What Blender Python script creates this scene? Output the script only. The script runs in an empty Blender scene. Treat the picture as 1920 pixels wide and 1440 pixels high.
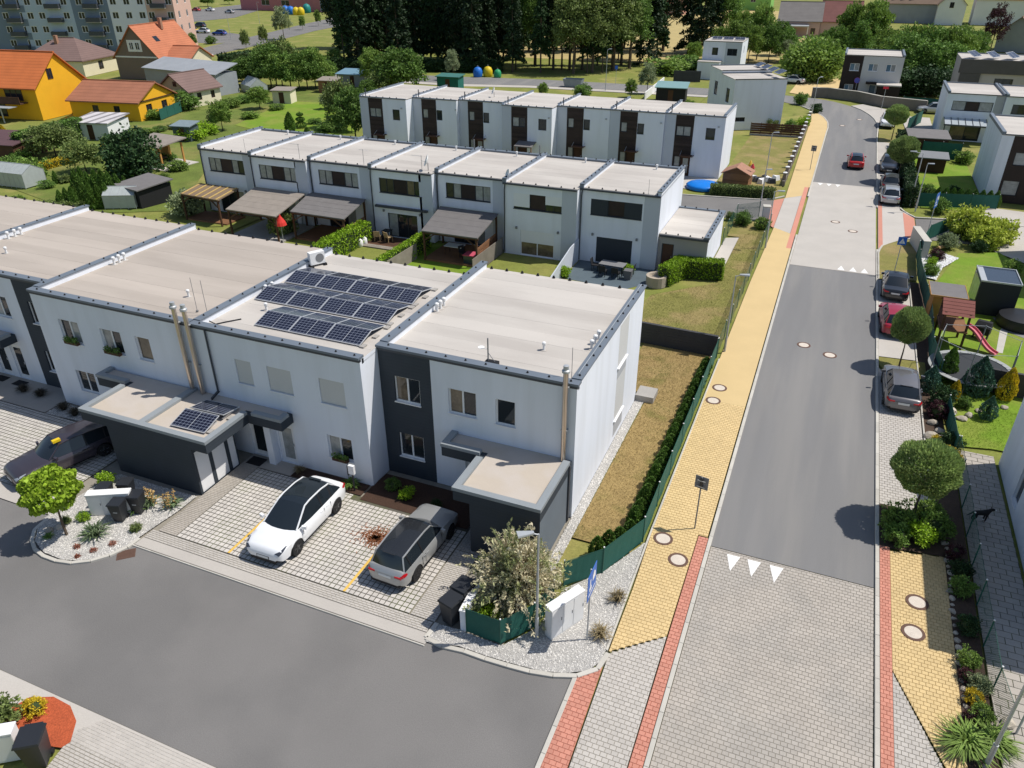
import bpy, bmesh, math, random
import numpy as np
from mathutils import Vector, Matrix, Euler
R = math.radians
rnd = random.Random(11)
S = bpy.context.scene
COL = S.collection
# ------------------------------------------------------------------ camera, sky, sun, exposure
CAM = Vector((7.480, -24.285, 21.0)); FPX = 1421.2; PITCH, YAW, ROLL = 0.51826, 0.39786, -0.00339
_fw = Vector((0, math.cos(PITCH), -math.sin(PITCH))); _up = Vector((0, math.sin(PITCH), math.cos(PITCH))); _rt = Vector((1, 0, 0))
_c, _s = math.cos(ROLL), math.sin(ROLL)
_rt, _up = _c * _rt + _s * _up, -_s * _rt + _c * _up
_my = Matrix.Rotation(YAW, 3, 'Z')
_rt, _up, _fw = _my @ _rt, _my @ _up, _my @ _fw
cd = bpy.data.cameras.new('camera'); cam = bpy.data.objects.new('camera', cd); COL.objects.link(cam)
cd.sensor_width = 36; cd.lens = FPX / 1920 * 36; cd.clip_end = 3000; cd.clip_start = 0.5
m3 = Matrix((_rt, _up, -_fw)).transposed()
cam.matrix_world = Matrix.Translation(CAM) @ m3.to_4x4()
S.camera = cam
SUN_EL, SUN_AZ = R(59), R(62)          # azimuth from +Y towards +X
W = bpy.data.worlds.new('World'); S.world = W; W.use_nodes = True
nt = W.node_tree; nt.nodes.clear()
sky = nt.nodes.new('ShaderNodeTexSky'); sky.sky_type = 'NISHITA'; sky.sun_disc = False
sky.sun_elevation = SUN_EL; sky.sun_rotation = SUN_AZ; sky.altitude = 300; sky.air_density = 1.0; sky.dust_density = 1.2
bg = nt.nodes.new('ShaderNodeBackground'); bg.inputs[1].default_value = 0.095
wo = nt.nodes.new('ShaderNodeOutputWorld')
nt.links.new(sky.outputs[0], bg.inputs[0]); nt.links.new(bg.outputs[0], wo.inputs[0])
sd = bpy.data.lights.new('sun', 'SUN'); sd.energy = 3.9; sd.angle = R(0.53); sd.color = (1.0, 0.955, 0.89)
sun = bpy.data.objects.new('sun', sd); COL.objects.link(sun)
sdir = Vector((math.sin(SUN_AZ) * math.cos(SUN_EL), math.cos(SUN_AZ) * math.cos(SUN_EL), math.sin(SUN_EL)))
sun.rotation_euler = sdir.to_track_quat('Z', 'Y').to_euler(); sun.location = (30, 10, 60)
S.view_settings.view_transform = 'Standard'; S.view_settings.look = 'None'; S.view_settings.gamma = 1
S.view_settings.exposure = 0.22; S.view_settings.use_curve_mapping = False
S.cycles.max_bounces = 6; S.cycles.diffuse_bounces = 3; S.cycles.glossy_bounces = 3
S.cycles.transparent_max_bounces = 6; S.cycles.use_denoising = True
S.cycles.caustics_reflective = False; S.cycles.caustics_refractive = False

# a survey point of the photograph (1920x1440 px) turned into a place on level z
def at(px, py, z=0.0):
    d = _rt * ((px - 960) / FPX) - _up * ((py - 720) / FPX) + _fw
    t = (z - CAM.z) / d.z
    return CAM + d * t
def g(px, py):
    p = at(px, py); return (p.x, p.y)
def hgt(px, py, top):
    b = at(px, py); lo, hi = 0.0, 20.6
    for _ in range(40):
        m = (lo + hi) / 2; d = b + Vector((0, 0, m)) - CAM
        if 720 - FPX * d.dot(_up) / d.dot(_fw) > top: lo = m
        else: hi = m
    return lo

# ------------------------------------------------------------------ mesh helpers
class MB:
    def __init__(s): s.v = []; s.f = []
    def add(s, vs, fs):
        n = len(s.v); s.v += [tuple(p) for p in vs]; s.f += [tuple(i + n for i in q) for q in fs]; return s
    def box(s, x0, x1, y0, y1, z0, z1):
        if x0 > x1: x0, x1 = x1, x0
        if y0 > y1: y0, y1 = y1, y0
        return s.add([(x0,y0,z0),(x1,y0,z0),(x1,y1,z0),(x0,y1,z0),(x0,y0,z1),(x1,y0,z1),(x1,y1,z1),(x0,y1,z1)],
                     [(3,2,1,0),(4,5,6,7),(0,1,5,4),(1,2,6,5),(2,3,7,6),(3,0,4,7)])
    def mbox(s, mat, sx, sy, sz, base=False):
        z0 = 0 if base else -sz / 2; z1 = sz if base else sz / 2
        P = [(-sx/2,-sy/2,z0),(sx/2,-sy/2,z0),(sx/2,sy/2,z0),(-sx/2,sy/2,z0),(-sx/2,-sy/2,z1),(sx/2,-sy/2,z1),(sx/2,sy/2,z1),(-sx/2,sy/2,z1)]
        return s.add([mat @ Vector(p) for p in P], [(3,2,1,0),(4,5,6,7),(0,1,5,4),(1,2,6,5),(2,3,7,6),(3,0,4,7)])
    def rbox(s, cx, cy, z0, sx, sy, sz, rz=0):
        return s.mbox(Matrix.Translation((cx, cy, z0)) @ Matrix.Rotation(rz, 4, 'Z'), sx, sy, sz, True)
    def bar(s, p, q, w, h=None):
        p, q = Vector(p), Vector(q); d = q - p; L = d.length
        if L < 1e-6: return s
        return s.mbox(Matrix.Translation((p + q) / 2) @ d.to_track_quat('X', 'Z').to_matrix().to_4x4(), L, w, h or w)
    def cyl(s, p, q, r, n=8, r2=None, cap=True):
        p, q = Vector(p), Vector(q); r2 = r if r2 is None else r2
        m = (q - p).to_track_quat('Z', 'Y').to_matrix()
        vs = []
        for c, rr in ((p, r), (q, r2)):
            for i in range(n):
                a = 2 * math.pi * i / n
                vs.append(c + m @ Vector((rr * math.cos(a), rr * math.sin(a), 0)))
        fs = [(i, (i + 1) % n, n + (i + 1) % n, n + i) for i in range(n)]
        if cap: fs += [tuple(range(n))[::-1], tuple(range(n, 2 * n))]
        return s.add(vs, fs)
    def tube(s, pts, r, n=6):
        for a, b in zip(pts[:-1], pts[1:]): s.cyl(a, b, r, n)
        return s
    def prism(s, poly, z0, z1):
        n = len(poly)
        vs = [(p[0], p[1], z0) for p in poly] + [(p[0], p[1], z1) for p in poly]
        return s.add(vs, [tuple(range(n))[::-1], tuple(range(n, 2 * n))] + [(i, (i + 1) % n, n + (i + 1) % n, n + i) for i in range(n)])
    def sheet(s, poly, z):
        return s.add([(p[0], p[1], z) for p in poly], [tuple(range(len(poly)))])
    def lathe(s, c, prof, n=12):
        vs = []; k = len(prof)
        for r, z in prof:
            for i in range(n):
                a = 2 * math.pi * i / n; vs.append((c[0] + r * math.cos(a), c[1] + r * math.sin(a), c[2] + z))
        fs = []
        for j in range(k - 1):
            for i in range(n):
                fs.append((j*n+i, j*n+(i+1)%n, (j+1)*n+(i+1)%n, (j+1)*n+i))
        fs += [tuple(range(n))[::-1], tuple((k-1)*n + i for i in range(n))]
        return s.add(vs, fs)
    def build(s, name, mat, parent=None, smooth=None, world=True):
        me = bpy.data.meshes.new(name); me.from_pydata(s.v, [], s.f); me.update()
        return link_mesh(name, me, mat, parent, smooth, world)
BASE = {}
def link_mesh(name, me, mat, parent=None, smooth=None, world=True):
    for mm in (mat if isinstance(mat, (list, tuple)) else [mat]): me.materials.append(mm)
    if smooth is not None:
        for p in me.polygons: p.use_smooth = True
        if smooth < 179: me.set_sharp_from_angle(angle=R(smooth))
    o = bpy.data.objects.new(name, me); COL.objects.link(o)
    if parent is not None:
        o.parent = parent
        if world: o.matrix_parent_inverse = BASE[parent.name] if parent.name in BASE else Matrix.Identity(4)
    return o
def thing(name, label, cat, loc=(0, 0, 0), rz=0, group=None):
    o = bpy.data.objects.new(name, None); COL.objects.link(o)
    o.empty_display_size = 0.3
    o.location = loc; o.rotation_euler = (0, 0, rz)
    BASE[o.name] = (Matrix.Translation(loc) @ Matrix.Rotation(rz, 4, 'Z')).inverted()
    return tag(o, label, cat, group)
def part(mb, name, mat, parent, smooth=None, world=False):
    return mb.build(name, mat, parent, smooth, world)
def tag(o, label=None, cat=None, group=None, kind=None):
    if label: o['label'] = label
    if cat: o['category'] = cat
    if group: o['group'] = group
    if kind: o['kind'] = kind
    return o
def struct(mb, name, mat, smooth=None):
    return tag(mb.build(name, mat, None, smooth), kind='structure')
def dup(root, loc, rz=0, label=None, scale=None, group=None):
    r = root.copy(); COL.objects.link(r); r.location = loc
    r.rotation_euler = (root.rotation_euler.x, root.rotation_euler.y, rz)
    if scale: r.scale = scale if isinstance(scale, (tuple, list)) else (scale,) * 3
    if label: r['label'] = label
    if group: r['group'] = group
    for ch in root.children:
        c = ch.copy(); COL.objects.link(c); c.parent = r
        for gc in ch.children:
            d = gc.copy(); COL.objects.link(d); d.parent = c
    return r
def child_copy(src, parent, loc=(0,0,0), rz=0, scale=None):
    c = src.copy(); COL.objects.link(c); c.parent = parent; c.location = loc; c.rotation_euler = (0, 0, rz)
    if scale: c.scale = scale
    return c

# ------------------------------------------------------------------ materials
MATS = {}
def lin(h):
    h = h.lstrip('#'); c = [int(h[i:i+2], 16) / 255 for i in (0, 2, 4)]
    return tuple(x / 12.92 if x <= 0.04045 else ((x + 0.055) / 1.055) ** 2.4 for x in c)
def M(name, col, rough=0.85, var=0.12, scale=2.0, fine=0.08, fscale=30.0, bump=0.0, bscale=60.0, metal=0.0, island=0.0, objr=0.0,
      spec=0.3, col2=None, c2scale=0.6, c2lo=0.45, c2hi=0.6, coat=0.0, stretch=None, seam=None, trans=0.0):
    if name in MATS: return MATS[name]
    m = bpy.data.materials.new(name); m.use_nodes = True; t = m.node_tree; N = t.nodes; L = t.links
    b = N['Principled BSDF']
    b.inputs['Roughness'].default_value = rough; b.inputs['Metallic'].default_value = metal
    b.inputs['Specular IOR Level'].default_value = spec
    if coat: b.inputs['Coat Weight'].default_value = coat; b.inputs['Coat Roughness'].default_value = 0.03
    geo = N.new('ShaderNodeNewGeometry')
    pos = geo.outputs['Position']
    if stretch:
        mp = N.new('ShaderNodeMapping'); mp.inputs['Scale'].default_value = stretch; L.new(pos, mp.inputs[0]); spos = mp.outputs[0]
    else: spos = pos
    def noise(sc, det=4, src=None):
        n = N.new('ShaderNodeTexNoise'); n.inputs['Scale'].default_value = sc; n.inputs['Detail'].default_value = det
        L.new(src or spos, n.inputs['Vector']); return n.outputs['Fac']
    def mul(a, k, off=1.0):   # off + (a-.5)*2*k
        q = N.new('ShaderNodeMath'); q.operation = 'MULTIPLY_ADD'; L.new(a, q.inputs[0]); q.inputs[1].default_value = 2 * k; q.inputs[2].default_value = off - k
        return q.outputs[0]
    c = N.new('ShaderNodeRGB'); c.outputs[0].default_value = (*col, 1); cout = c.outputs[0]
    if col2:
        mr = N.new('ShaderNodeMapRange'); mr.inputs[1].default_value = c2lo; mr.inputs[2].default_value = c2hi
        L.new(noise(c2scale, 6), mr.inputs[0])
        mx = N.new('ShaderNodeMix'); mx.data_type = 'RGBA'; L.new(mr.outputs[0], mx.inputs[0]); L.new(cout, mx.inputs[6]); mx.inputs[7].default_value = (*col2, 1); cout = mx.outputs[2]
    vals = []
    if var: vals.append(mul(noise(scale, 5), var * 2))
    if fine: vals.append(mul(noise(fscale, 3, pos), fine * 2, 1.0))
    if island: vals.append(mul(geo.outputs['Random Per Island'], island))
    if objr:
        oi = N.new('ShaderNodeObjectInfo'); vals.append(mul(oi.outputs['Random'], objr))
    if seam:   # (axis, period, width, darkness)
        sx = N.new('ShaderNodeSeparateXYZ'); L.new(pos, sx.inputs[0])
        a1 = N.new('ShaderNodeMath'); a1.operation = 'PINGPONG'; a1.inputs[1].default_value = seam[1] / 2; L.new(sx.outputs[seam[0]], a1.inputs[0])
        a2 = N.new('ShaderNodeMath'); a2.operation = 'LESS_THAN'; a2.inputs[1].default_value = seam[2]; L.new(a1.outputs[0], a2.inputs[0])
        a3 = N.new('ShaderNodeMath'); a3.operation = 'MULTIPLY_ADD'; a3.inputs[1].default_value = -seam[3]; a3.inputs[2].default_value = 1; L.new(a2.outputs[0], a3.inputs[0])
        vals.append(a3.outputs[0])
    v = None
    for x in vals:
        if v is None: v = x
        else:
            q = N.new('ShaderNodeMath'); q.operation = 'MULTIPLY'; L.new(v, q.inputs[0]); L.new(x, q.inputs[1]); v = q.outputs[0]
    if v is not None:
        hs = N.new('ShaderNodeHueSaturation'); L.new(v, hs.inputs['Value']); L.new(cout, hs.inputs['Color']); cout = hs.outputs[0]
    L.new(cout, b.inputs['Base Color'])
    if bump:
        bp = N.new('ShaderNodeBump'); bp.inputs['Strength'].default_value = bump; bp.inputs['Distance'].default_value = 0.02
        L.new(noise(bscale, 4, pos), bp.inputs['Height']); L.new(bp.outputs[0], b.inputs['Normal'])
    if trans:
        tr = N.new('ShaderNodeBsdfTranslucent'); L.new(cout, tr.inputs[0])
        ms = N.new('ShaderNodeMixShader'); ms.inputs[0].default_value = trans
        L.new(b.outputs[0], ms.inputs[1]); L.new(tr.outputs[0], ms.inputs[2]); L.new(ms.outputs[0], N['Material Output'].inputs[0])
    MATS[name] = m
    return m
def glass(name, col=(0.02, 0.025, 0.03), rough=0.04, var=0.0):
    return M(name, col, rough, var, 1.5, 0, spec=0.55)

asphalt = M('asphalt', (0.193, 0.190, 0.187), 0.9, 0.05, 0.9, 0.24, 38, 0.4, 110, col2=(0.225, 0.218, 0.208), c2scale=0.5, stretch=(1.3, 0.10, 1))
asphalt_side = M('asphalt_side', (0.188, 0.180, 0.171), 0.9, 0.06, 0.35, 0.22, 38, 0.4, 110, col2=(0.165, 0.159, 0.152), c2scale=0.22)
lawn_dry = M('lawn_dry', (0.315, 0.225, 0.092), 0.95, 0.10, 1.5, 0.22, 14, 0.6, 30, col2=(0.165, 0.155, 0.04), c2scale=0.6, c2lo=0.54, c2hi=0.72)
lawn = M('lawn', (0.185, 0.205, 0.042), 0.95, 0.12, 0.8, 0.20, 12, 0.6, 30, col2=(0.27, 0.245, 0.075), c2scale=0.22, c2lo=0.48, c2hi=0.66)
lawn_lush = M('lawn_lush', (0.150, 0.245, 0.018), 0.95, 0.10, 0.9, 0.16, 10, 0.5, 30, col2=(0.20, 0.25, 0.035), c2scale=0.35)
lawn_mixed = M('lawn_mixed', (0.205, 0.19, 0.052), 0.95, 0.12, 1.2, 0.22, 12, 0.6, 30, col2=(0.275, 0.215, 0.085), c2scale=0.35, c2lo=0.47, c2hi=0.6)
field_dry = M('field_dry', (0.42, 0.33, 0.14), 0.95, 0.12, 0.4, 0.15, 6, 0.3, 20)
soil = M('soil', (0.075, 0.05, 0.035), 0.95, 0.15, 2, 0.25, 25, 0.6, 40)
bark_mulch = M('bark_mulch', (0.06, 0.033, 0.022), 0.95, 0.1, 2, 0.3, 22, 0.8, 40)
red_mulch = M('red_mulch', (0.42, 0.09, 0.035), 0.95, 0.1, 2, 0.3, 22, 0.8, 40)
kerb_m = M('kerb_concrete', (0.50, 0.475, 0.42), 0.9, 0.08, 1.2, 0.08, 40, 0.15, 90, objr=0.08)
pave_grey = M('paver_grey', (0.400, 0.362, 0.315), 0.9, 0.06, 0.5, 0.08, 35, 0.12, 120, island=0.06, objr=0.06, col2=(0.37, 0.34, 0.30), c2scale=0.45)
pave_light = M('paver_light', (0.465, 0.432, 0.388), 0.9, 0.06, 0.5, 0.08, 35, 0.12, 120, island=0.06, objr=0.06)
pave_drive = M('paver_drive', (0.52, 0.485, 0.44), 0.9, 0.06, 0.7, 0.10, 35, 0.12, 120, island=0.08, objr=0.08)
pave_yellow = M('paver_yellow', (0.605, 0.450, 0.225), 0.9, 0.05, 0.5, 0.08, 35, 0.12, 120, island=0.06, objr=0.06)
pave_red = M('paver_red', (0.53, 0.235, 0.170), 0.9, 0.05, 0.6, 0.08, 35, 0.12, 120, island=0.08, objr=0.08)
joint = M('joint_sand', (0.27, 0.245, 0.20), 0.95, 0.1, 3, 0.2, 40)
joint_dark = M('joint_dark', (0.115, 0.105, 0.085), 0.95, 0.15, 2, 0.25, 30, col2=(0.10, 0.11, 0.045), c2scale=0.8)
joint_yellow = M('joint_yellow', (0.40, 0.29, 0.13), 0.95, 0.1, 3, 0.2, 40)
joint_red = M('joint_red', (0.36, 0.13, 0.085), 0.95, 0.1, 3, 0.2, 40)
white_paint = M('road_white', (0.78, 0.77, 0.74), 0.8, 0.06, 3, 0.14, 30)
yellow_paint = M('line_yellow', (0.70, 0.45, 0.10), 0.85, 0.06, 3, 0.16, 30)
gravel_m = M('gravel_white', (0.60, 0.575, 0.53), 0.9, 0.08, 1, 0.2, 26, 0.8, 45, island=0.28)
gravel_bed = M('gravel_bed', (0.40, 0.385, 0.36), 0.95, 0.1, 3, 0.35, 40, 0.8, 60)
render_white = M('render_white', (0.765, 0.795, 0.85), 0.88, 0.02, 0.5, 0.03, 55, 0.08, 130, col2=(0.69, 0.715, 0.755), c2scale=1.0, c2lo=0.42, c2hi=0.75, stretch=(1.4, 1.4, 0.16))
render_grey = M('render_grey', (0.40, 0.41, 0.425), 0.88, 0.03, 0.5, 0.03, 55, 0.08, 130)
render_bluegrey = M('render_bluegrey', (0.52, 0.55, 0.60), 0.88, 0.03, 0.5, 0.03, 55, 0.08, 130)
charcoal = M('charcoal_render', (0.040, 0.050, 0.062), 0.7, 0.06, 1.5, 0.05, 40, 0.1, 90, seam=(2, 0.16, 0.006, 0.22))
charcoal_sunlit = M('charcoal_sunlit_side', (0.15, 0.175, 0.20), 0.75, 0.05, 1.0, 0.05, 40, 0.1, 90)  # charcoal lightened in its colour to carry the sun on annex side walls
brown_clad = M('brown_cladding', (0.036, 0.024, 0.020), 0.7, 0.12, 1.5, 0.1, 20, 0.1, 60, objr=0.3)
coping_m = M('coping_metal', (0.145, 0.172, 0.205), 0.5, 0.06, 0.8, 0.04, 25, metal=0.0, spec=0.5)
coping_lt = M('coping_light', (0.26, 0.285, 0.30), 0.55, 0.06, 0.8, 0.04, 25, spec=0.5)
gutter_m = M('gutter_dark', (0.055, 0.062, 0.075), 0.5, 0.05, 2, 0, spec=0.4)
rubber = M('black_rubber', (0.018, 0.018, 0.02), 0.75, 0.05, 5, 0)
membrane = M('roof_membrane', (0.50, 0.465, 0.42), 0.9, 0.07, 0.22, 0.05, 30, 0.06, 80, col2=(0.445, 0.41, 0.37), c2scale=0.30, c2lo=0.46, c2hi=0.62, objr=0.06, stretch=(0.5, 1.6, 1))
membrane_tan = M('roof_membrane_tan', (0.45, 0.395, 0.34), 0.9, 0.08, 0.25, 0.05, 30, 0.06, 80, col2=(0.40, 0.35, 0.30), c2scale=0.5, c2lo=0.42, c2hi=0.62, objr=0.08, stretch=(0.35, 1.6, 1))
membrane_sand = M('roof_membrane_sand', (0.50, 0.445, 0.39), 0.9, 0.08, 0.6, 0.06, 30, col2=(0.46, 0.40, 0.33), c2scale=0.6)  # sandy membrane of the annex roof decks
white_pvc = M('white_pvc', (0.80, 0.80, 0.80), 0.45, 0.02, 1, 0)
anthracite = M('anthracite_frame', (0.028, 0.034, 0.042), 0.5, 0.04, 2, 0)
blind_m = M('blind_grey', (0.60, 0.60, 0.585), 0.7, 0.02, 1, 0, seam=(2, 0.055, 0.005, 0.14))
blind_white = M('blind_white', (0.78, 0.79, 0.80), 0.7, 0.02, 1, 0, seam=(2, 0.06, 0.005, 0.10))
blind_dark = M('blind_dark', (0.030, 0.038, 0.048), 0.6, 0.03, 1, 0, seam=(2, 0.06, 0.006, 0.3))
pane_m = glass('window_glass')
pane_curtain = M('window_curtain', (0.30, 0.31, 0.30), 0.08, 0.25, 2.2, 0.1, 9, spec=0.5)
pane_warm = M('window_warm', (0.16, 0.125, 0.085), 0.07, 0.35, 2.0, 0.2, 9, spec=0.5)
steel = M('brushed_steel', (0.62, 0.54, 0.46), 0.28, 0.05, 3, 0, metal=0.9)
galv = M('galvanised', (0.46, 0.48, 0.49), 0.5, 0.06, 4, 0, metal=0.4)
galv_dk = M('sign_back', (0.20, 0.205, 0.21), 0.6, 0.06, 4, 0)
white_plastic = M('white_plastic', (0.78, 0.78, 0.77), 0.5, 0.03, 2, 0)
wood_dark = M('wood_dark', (0.085, 0.042, 0.024), 0.8, 0.15, 1.5, 0.1, 25, objr=0.2)
wood_mid = M('wood_mid', (0.235, 0.115, 0.055), 0.8, 0.15, 1.5, 0.1, 25, objr=0.2)
wood_grey = M('wood_grey', (0.24, 0.21, 0.175), 0.85, 0.15, 1.5, 0.1, 25, objr=0.2)
wood_honey = M('wood_honey', (0.48, 0.25, 0.07), 0.8, 0.12, 1.5, 0.1, 25, objr=0.15)
shingle = M('shingle_grey', (0.165, 0.155, 0.15), 0.9, 0.08, 1.5, 0.12, 30, objr=0.1)
shingle_red = M('shingle_red', (0.20, 0.075, 0.06), 0.9, 0.08, 1.5, 0.12, 30)
mesh_green = M('fence_green', (0.02, 0.105, 0.082), 0.7, 0.08, 1.5, 0.15, 30)
post_green = M('post_green', (0.02, 0.10, 0.075), 0.5, 0.05, 3, 0)
black_plastic = M('black_plastic', (0.022, 0.024, 0.028), 0.42, 0.06, 4, 0, spec=0.45)
blue_sign = M('sign_blue', (0.03, 0.14, 0.50), 0.45, 0.03, 3, 0)
red_sign = M('sign_red', (0.62, 0.03, 0.05), 0.45, 0.03, 3, 0)
concrete = M('concrete', (0.36, 0.34, 0.31), 0.9, 0.1, 0.8, 0.1, 30, 0.2, 60)
concrete_dk = M('concrete_dark', (0.055, 0.055, 0.058), 0.9, 0.1, 1.2, 0.12, 20, 0.2, 50)
stone_m = M('rock', (0.42, 0.37, 0.30), 0.9, 0.2, 2, 0.15, 15, 0.3, 30, objr=0.25)
def leaf(name, col, island=0.42, trans=0.28, var=0.10, objr=0.16, col2=None, rough=0.6):
    return M(name, col, rough, var, 0.9, 0, island=island, objr=objr, trans=trans, spec=0.25, col2=col2, c2scale=1.2)
lf_green = leaf('leaf_green', (0.195, 0.295, 0.058))
lf_mid = leaf('leaf_mid', (0.145, 0.246, 0.051))
lf_dark = leaf('leaf_dark', (0.035, 0.074, 0.024), trans=0.12)
lf_forest = leaf('leaf_forest', (0.026, 0.051, 0.019), trans=0.1)
lf_olive = leaf('leaf_olive', (0.184, 0.240, 0.072))
lf_silver = leaf('leaf_silver', (0.269, 0.319, 0.169), objr=0.1)
lf_bright = leaf('leaf_bright', (0.255, 0.37, 0.03))
lf_lime = leaf('leaf_lime', (0.429, 0.494, 0.072))
lf_ball = leaf('leaf_ball', (0.285, 0.375, 0.125))
lf_thuja = leaf('leaf_thuja', (0.109, 0.200, 0.035), trans=0.15)
lf_gold = leaf('leaf_gold', (0.552, 0.420, 0.026), trans=0.2)
lf_variegated = leaf('leaf_variegated', (0.86, 0.77, 0.53), 0.30, 0.25, col2=(0.42, 0.46, 0.20))
lf_purple = leaf('leaf_purple', (0.075, 0.028, 0.034), trans=0.15)
lf_blue = leaf('leaf_bluegreen', (0.078, 0.163, 0.111), trans=0.12)
lf_hedge = leaf('leaf_hedge', (0.259, 0.413, 0.024))
bark = M('bark', (0.115, 0.085, 0.06), 0.9, 0.15, 3, 0.2, 30)
# ------------------------------------------------------------------ ground, roads, paving
def inside(x, y, poly):
    c = False; j = len(poly) - 1
    for i in range(len(poly)):
        xi, yi = poly[i][0], poly[i][1]; xj, yj = poly[j][0], poly[j][1]
        if (yi > y) != (yj > y) and x < (xj - xi) * (y - yi) / (yj - yi) + xi: c = not c
        j = i
    return c
def rect(x0, x1, y0, y1): return [(x0, y0), (x1, y0), (x1, y1), (x0, y1)]
gm = MB()
gm.sheet(rect(-900, 900, -200, 1500), -0.05)
struct(gm, 'ground', lawn)
def sheet(name, poly, z, mat): return struct(MB().sheet(poly, z), name, mat)
# --- carriageways
sheet('main_road', [(5.8, 0.5), (11.95, 0.5), (11.95, 35.0), (5.8, 35.0)], 0.0, asphalt)
sheet('main_road_bend', [(5.85, 61.0), (11.95, 61.0), (11.95, 88), (12.1, 95.5), (11.6, 100), (11.0, 103), (9.8, 107), (8.24, 110), (6.9, 112), (5.45, 113.7), (2.7, 115.7), (-2, 117), (-14, 119.6), (-14, 112.6), (-2, 110.5), (1.5, 107), (3.7, 102.7), (5.0, 99), (5.75, 95), (5.95, 91)], 0.0, asphalt)
sheet('parking_street', [(-90, -14.87), (2.72, -14.87), (2.72, -7.2), (-2.75, -7.6), (-2.75, -8.45), (-90, -8.45)], -0.002, asphalt_side)
sheet('lane_between_rows', [(-60, 45.2), (2.75, 45.2), (2.8, 52.5), (1.0, 52.0), (-2.2, 51.5), (-5.7, 51.0), (-60, 51.0)], -0.004, asphalt_side)
sheet('side_street', [(15.15, 45.3), (18, 45.4), (40, 46.5), (40, 52.6), (18.2, 52.0), (15.2, 51.2)], -0.004, asphalt_side)
sheet('cross_street', [(-130, 107.0), (-75, 108.0), (-58.7, 108.5), (-45, 111.7), (-30, 112.3), (-14, 112.6), (-14, 119.8), (-48, 119.1), (-65, 116.4), (-85, 114.5), (-130, 114.0)], -0.006, asphalt)
sheet('cross_street_path', [(-14, 110.2), (-30, 109.7), (-45, 108.9), (-58, 105.8), (-75, 105.4), (-75, 107.6), (-58.7, 108.2), (-45, 111.3), (-30, 111.9), (-14, 112.2)], 0.02, pave_light)
sheet('village_road', [g(300, 112), g(360, 95), g(430, 78), g(500, 62), g(570, 45), g(640, 30), g(720, 18), g(800, 14), g(800, 22), g(660, 44), g(590, 58), g(520, 76), g(460, 90), g(400, 103), g(330, 122), g(300, 130)], 0.0, asphalt_side)
sheet('village_path', [g(300, 128), g(330, 120), g(400, 101), g(400, 105), g(330, 125), g(300, 140)], 0.03, pave_light)
sheet('parking_lot', [g(350, 42), g(440, 33), g(490, 18), g(650, 14), g(700, 6), g(480, 5), g(340, 22)], -0.012, asphalt_side)
sheet('parking_pad', [g(350, 62), g(420, 60), g(465, 66), g(470, 75), g(400, 82), g(345, 78)], -0.018, asphalt_side)
sheet('forecourt', rect(-60, 0.02, -8.44, 0.5), -0.02, joint)
# --- lawns and yards with a tone of their own
sheet('side_lawn', [(0.45, -1.2), (2.9, -1.2), (3.15, 0.5), (3.2, 17.2), (-1.2, 17.4), (-1.2, 10.9), (0.55, 10.9)], 0.03, lawn_dry)
sheet('upper_lawn', [(-2.2, 17.9), (3.2, 17.6), (3.3, 44.5), (2.6, 45), (0.2, 44.2), (0.3, 40), (1.3, 40), (1.3, 29), (-2.6, 25.0), (-3.4, 20)], 0.035, lawn_mixed)
for k, (x0, x1) in enumerate(((-9.5, -3.6), (-15.5, -9.7), (-21.7, -15.8), (-27.4, -21.9), (-33.6, -27.6), (-39.4, -33.8), (-45.5, -39.6))):
    sheet('garden_lawn', rect(x0, x1, 11.2, 29.0), 0.03 + 0.002 * k, lawn if k != 2 else lawn_lush)
sheet('corner_garden', [(-3.4, 53.2), (3.0, 53.6), (3.4, 88.0), (-3.2, 88.0)], 0.03, lawn_mixed)
sheet('verge_lawn', [(-62, 98), (-14, 104), (-14, 109.8), (-45, 108.5), (-62, 105)], 0.03, lawn)
sheet('village_green', [g(400, 65), g(560, 42), g(640, 62), g(660, 110), g(640, 180), g(560, 130), g(460, 118), g(440, 108)], -0.035, lawn)
sheet('village_meadow', [g(355, 44), g(640, 20), g(630, 30), g(560, 43), g(470, 62), g(350, 60)], -0.03, lawn)
sheet('village_gardens', [g(-40, 330), g(-40, 250), g(130, 232), g(330, 205), g(400, 160), g(640, 165), g(665, 270), g(400, 300), g(330, 395), g(150, 400)], -0.01, M('garden_green', (0.125, 0.165, 0.03), 0.95, 0.2, 0.5, 0.25, 6, 0.6, 20, col2=(0.19, 0.19, 0.05), c2scale=0.18, c2lo=0.48, c2hi=0.62))
sheet('orchard_lawn', [g(440, 235), g(540, 190), g(660, 195), g(668, 250), g(560, 262)], 0.02, lawn_lush)
sheet('dry_field', [(-75, 150), (-10, 150), (25, 330), (-120, 330)], -0.025, field_dry)
sheet('paved_yard', [g(1480, 174), g(1522, 181), g(1577, 164), g(1577, 148), g(1515, 145), g(1500, 150)], 0.03, pave_yellow)
sheet('courtyard', [(-10.0, 53.4), (-3.5, 53.4), (-3.5, 58.4), (-10.0, 58.4)], 0.025, pave_light)
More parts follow.
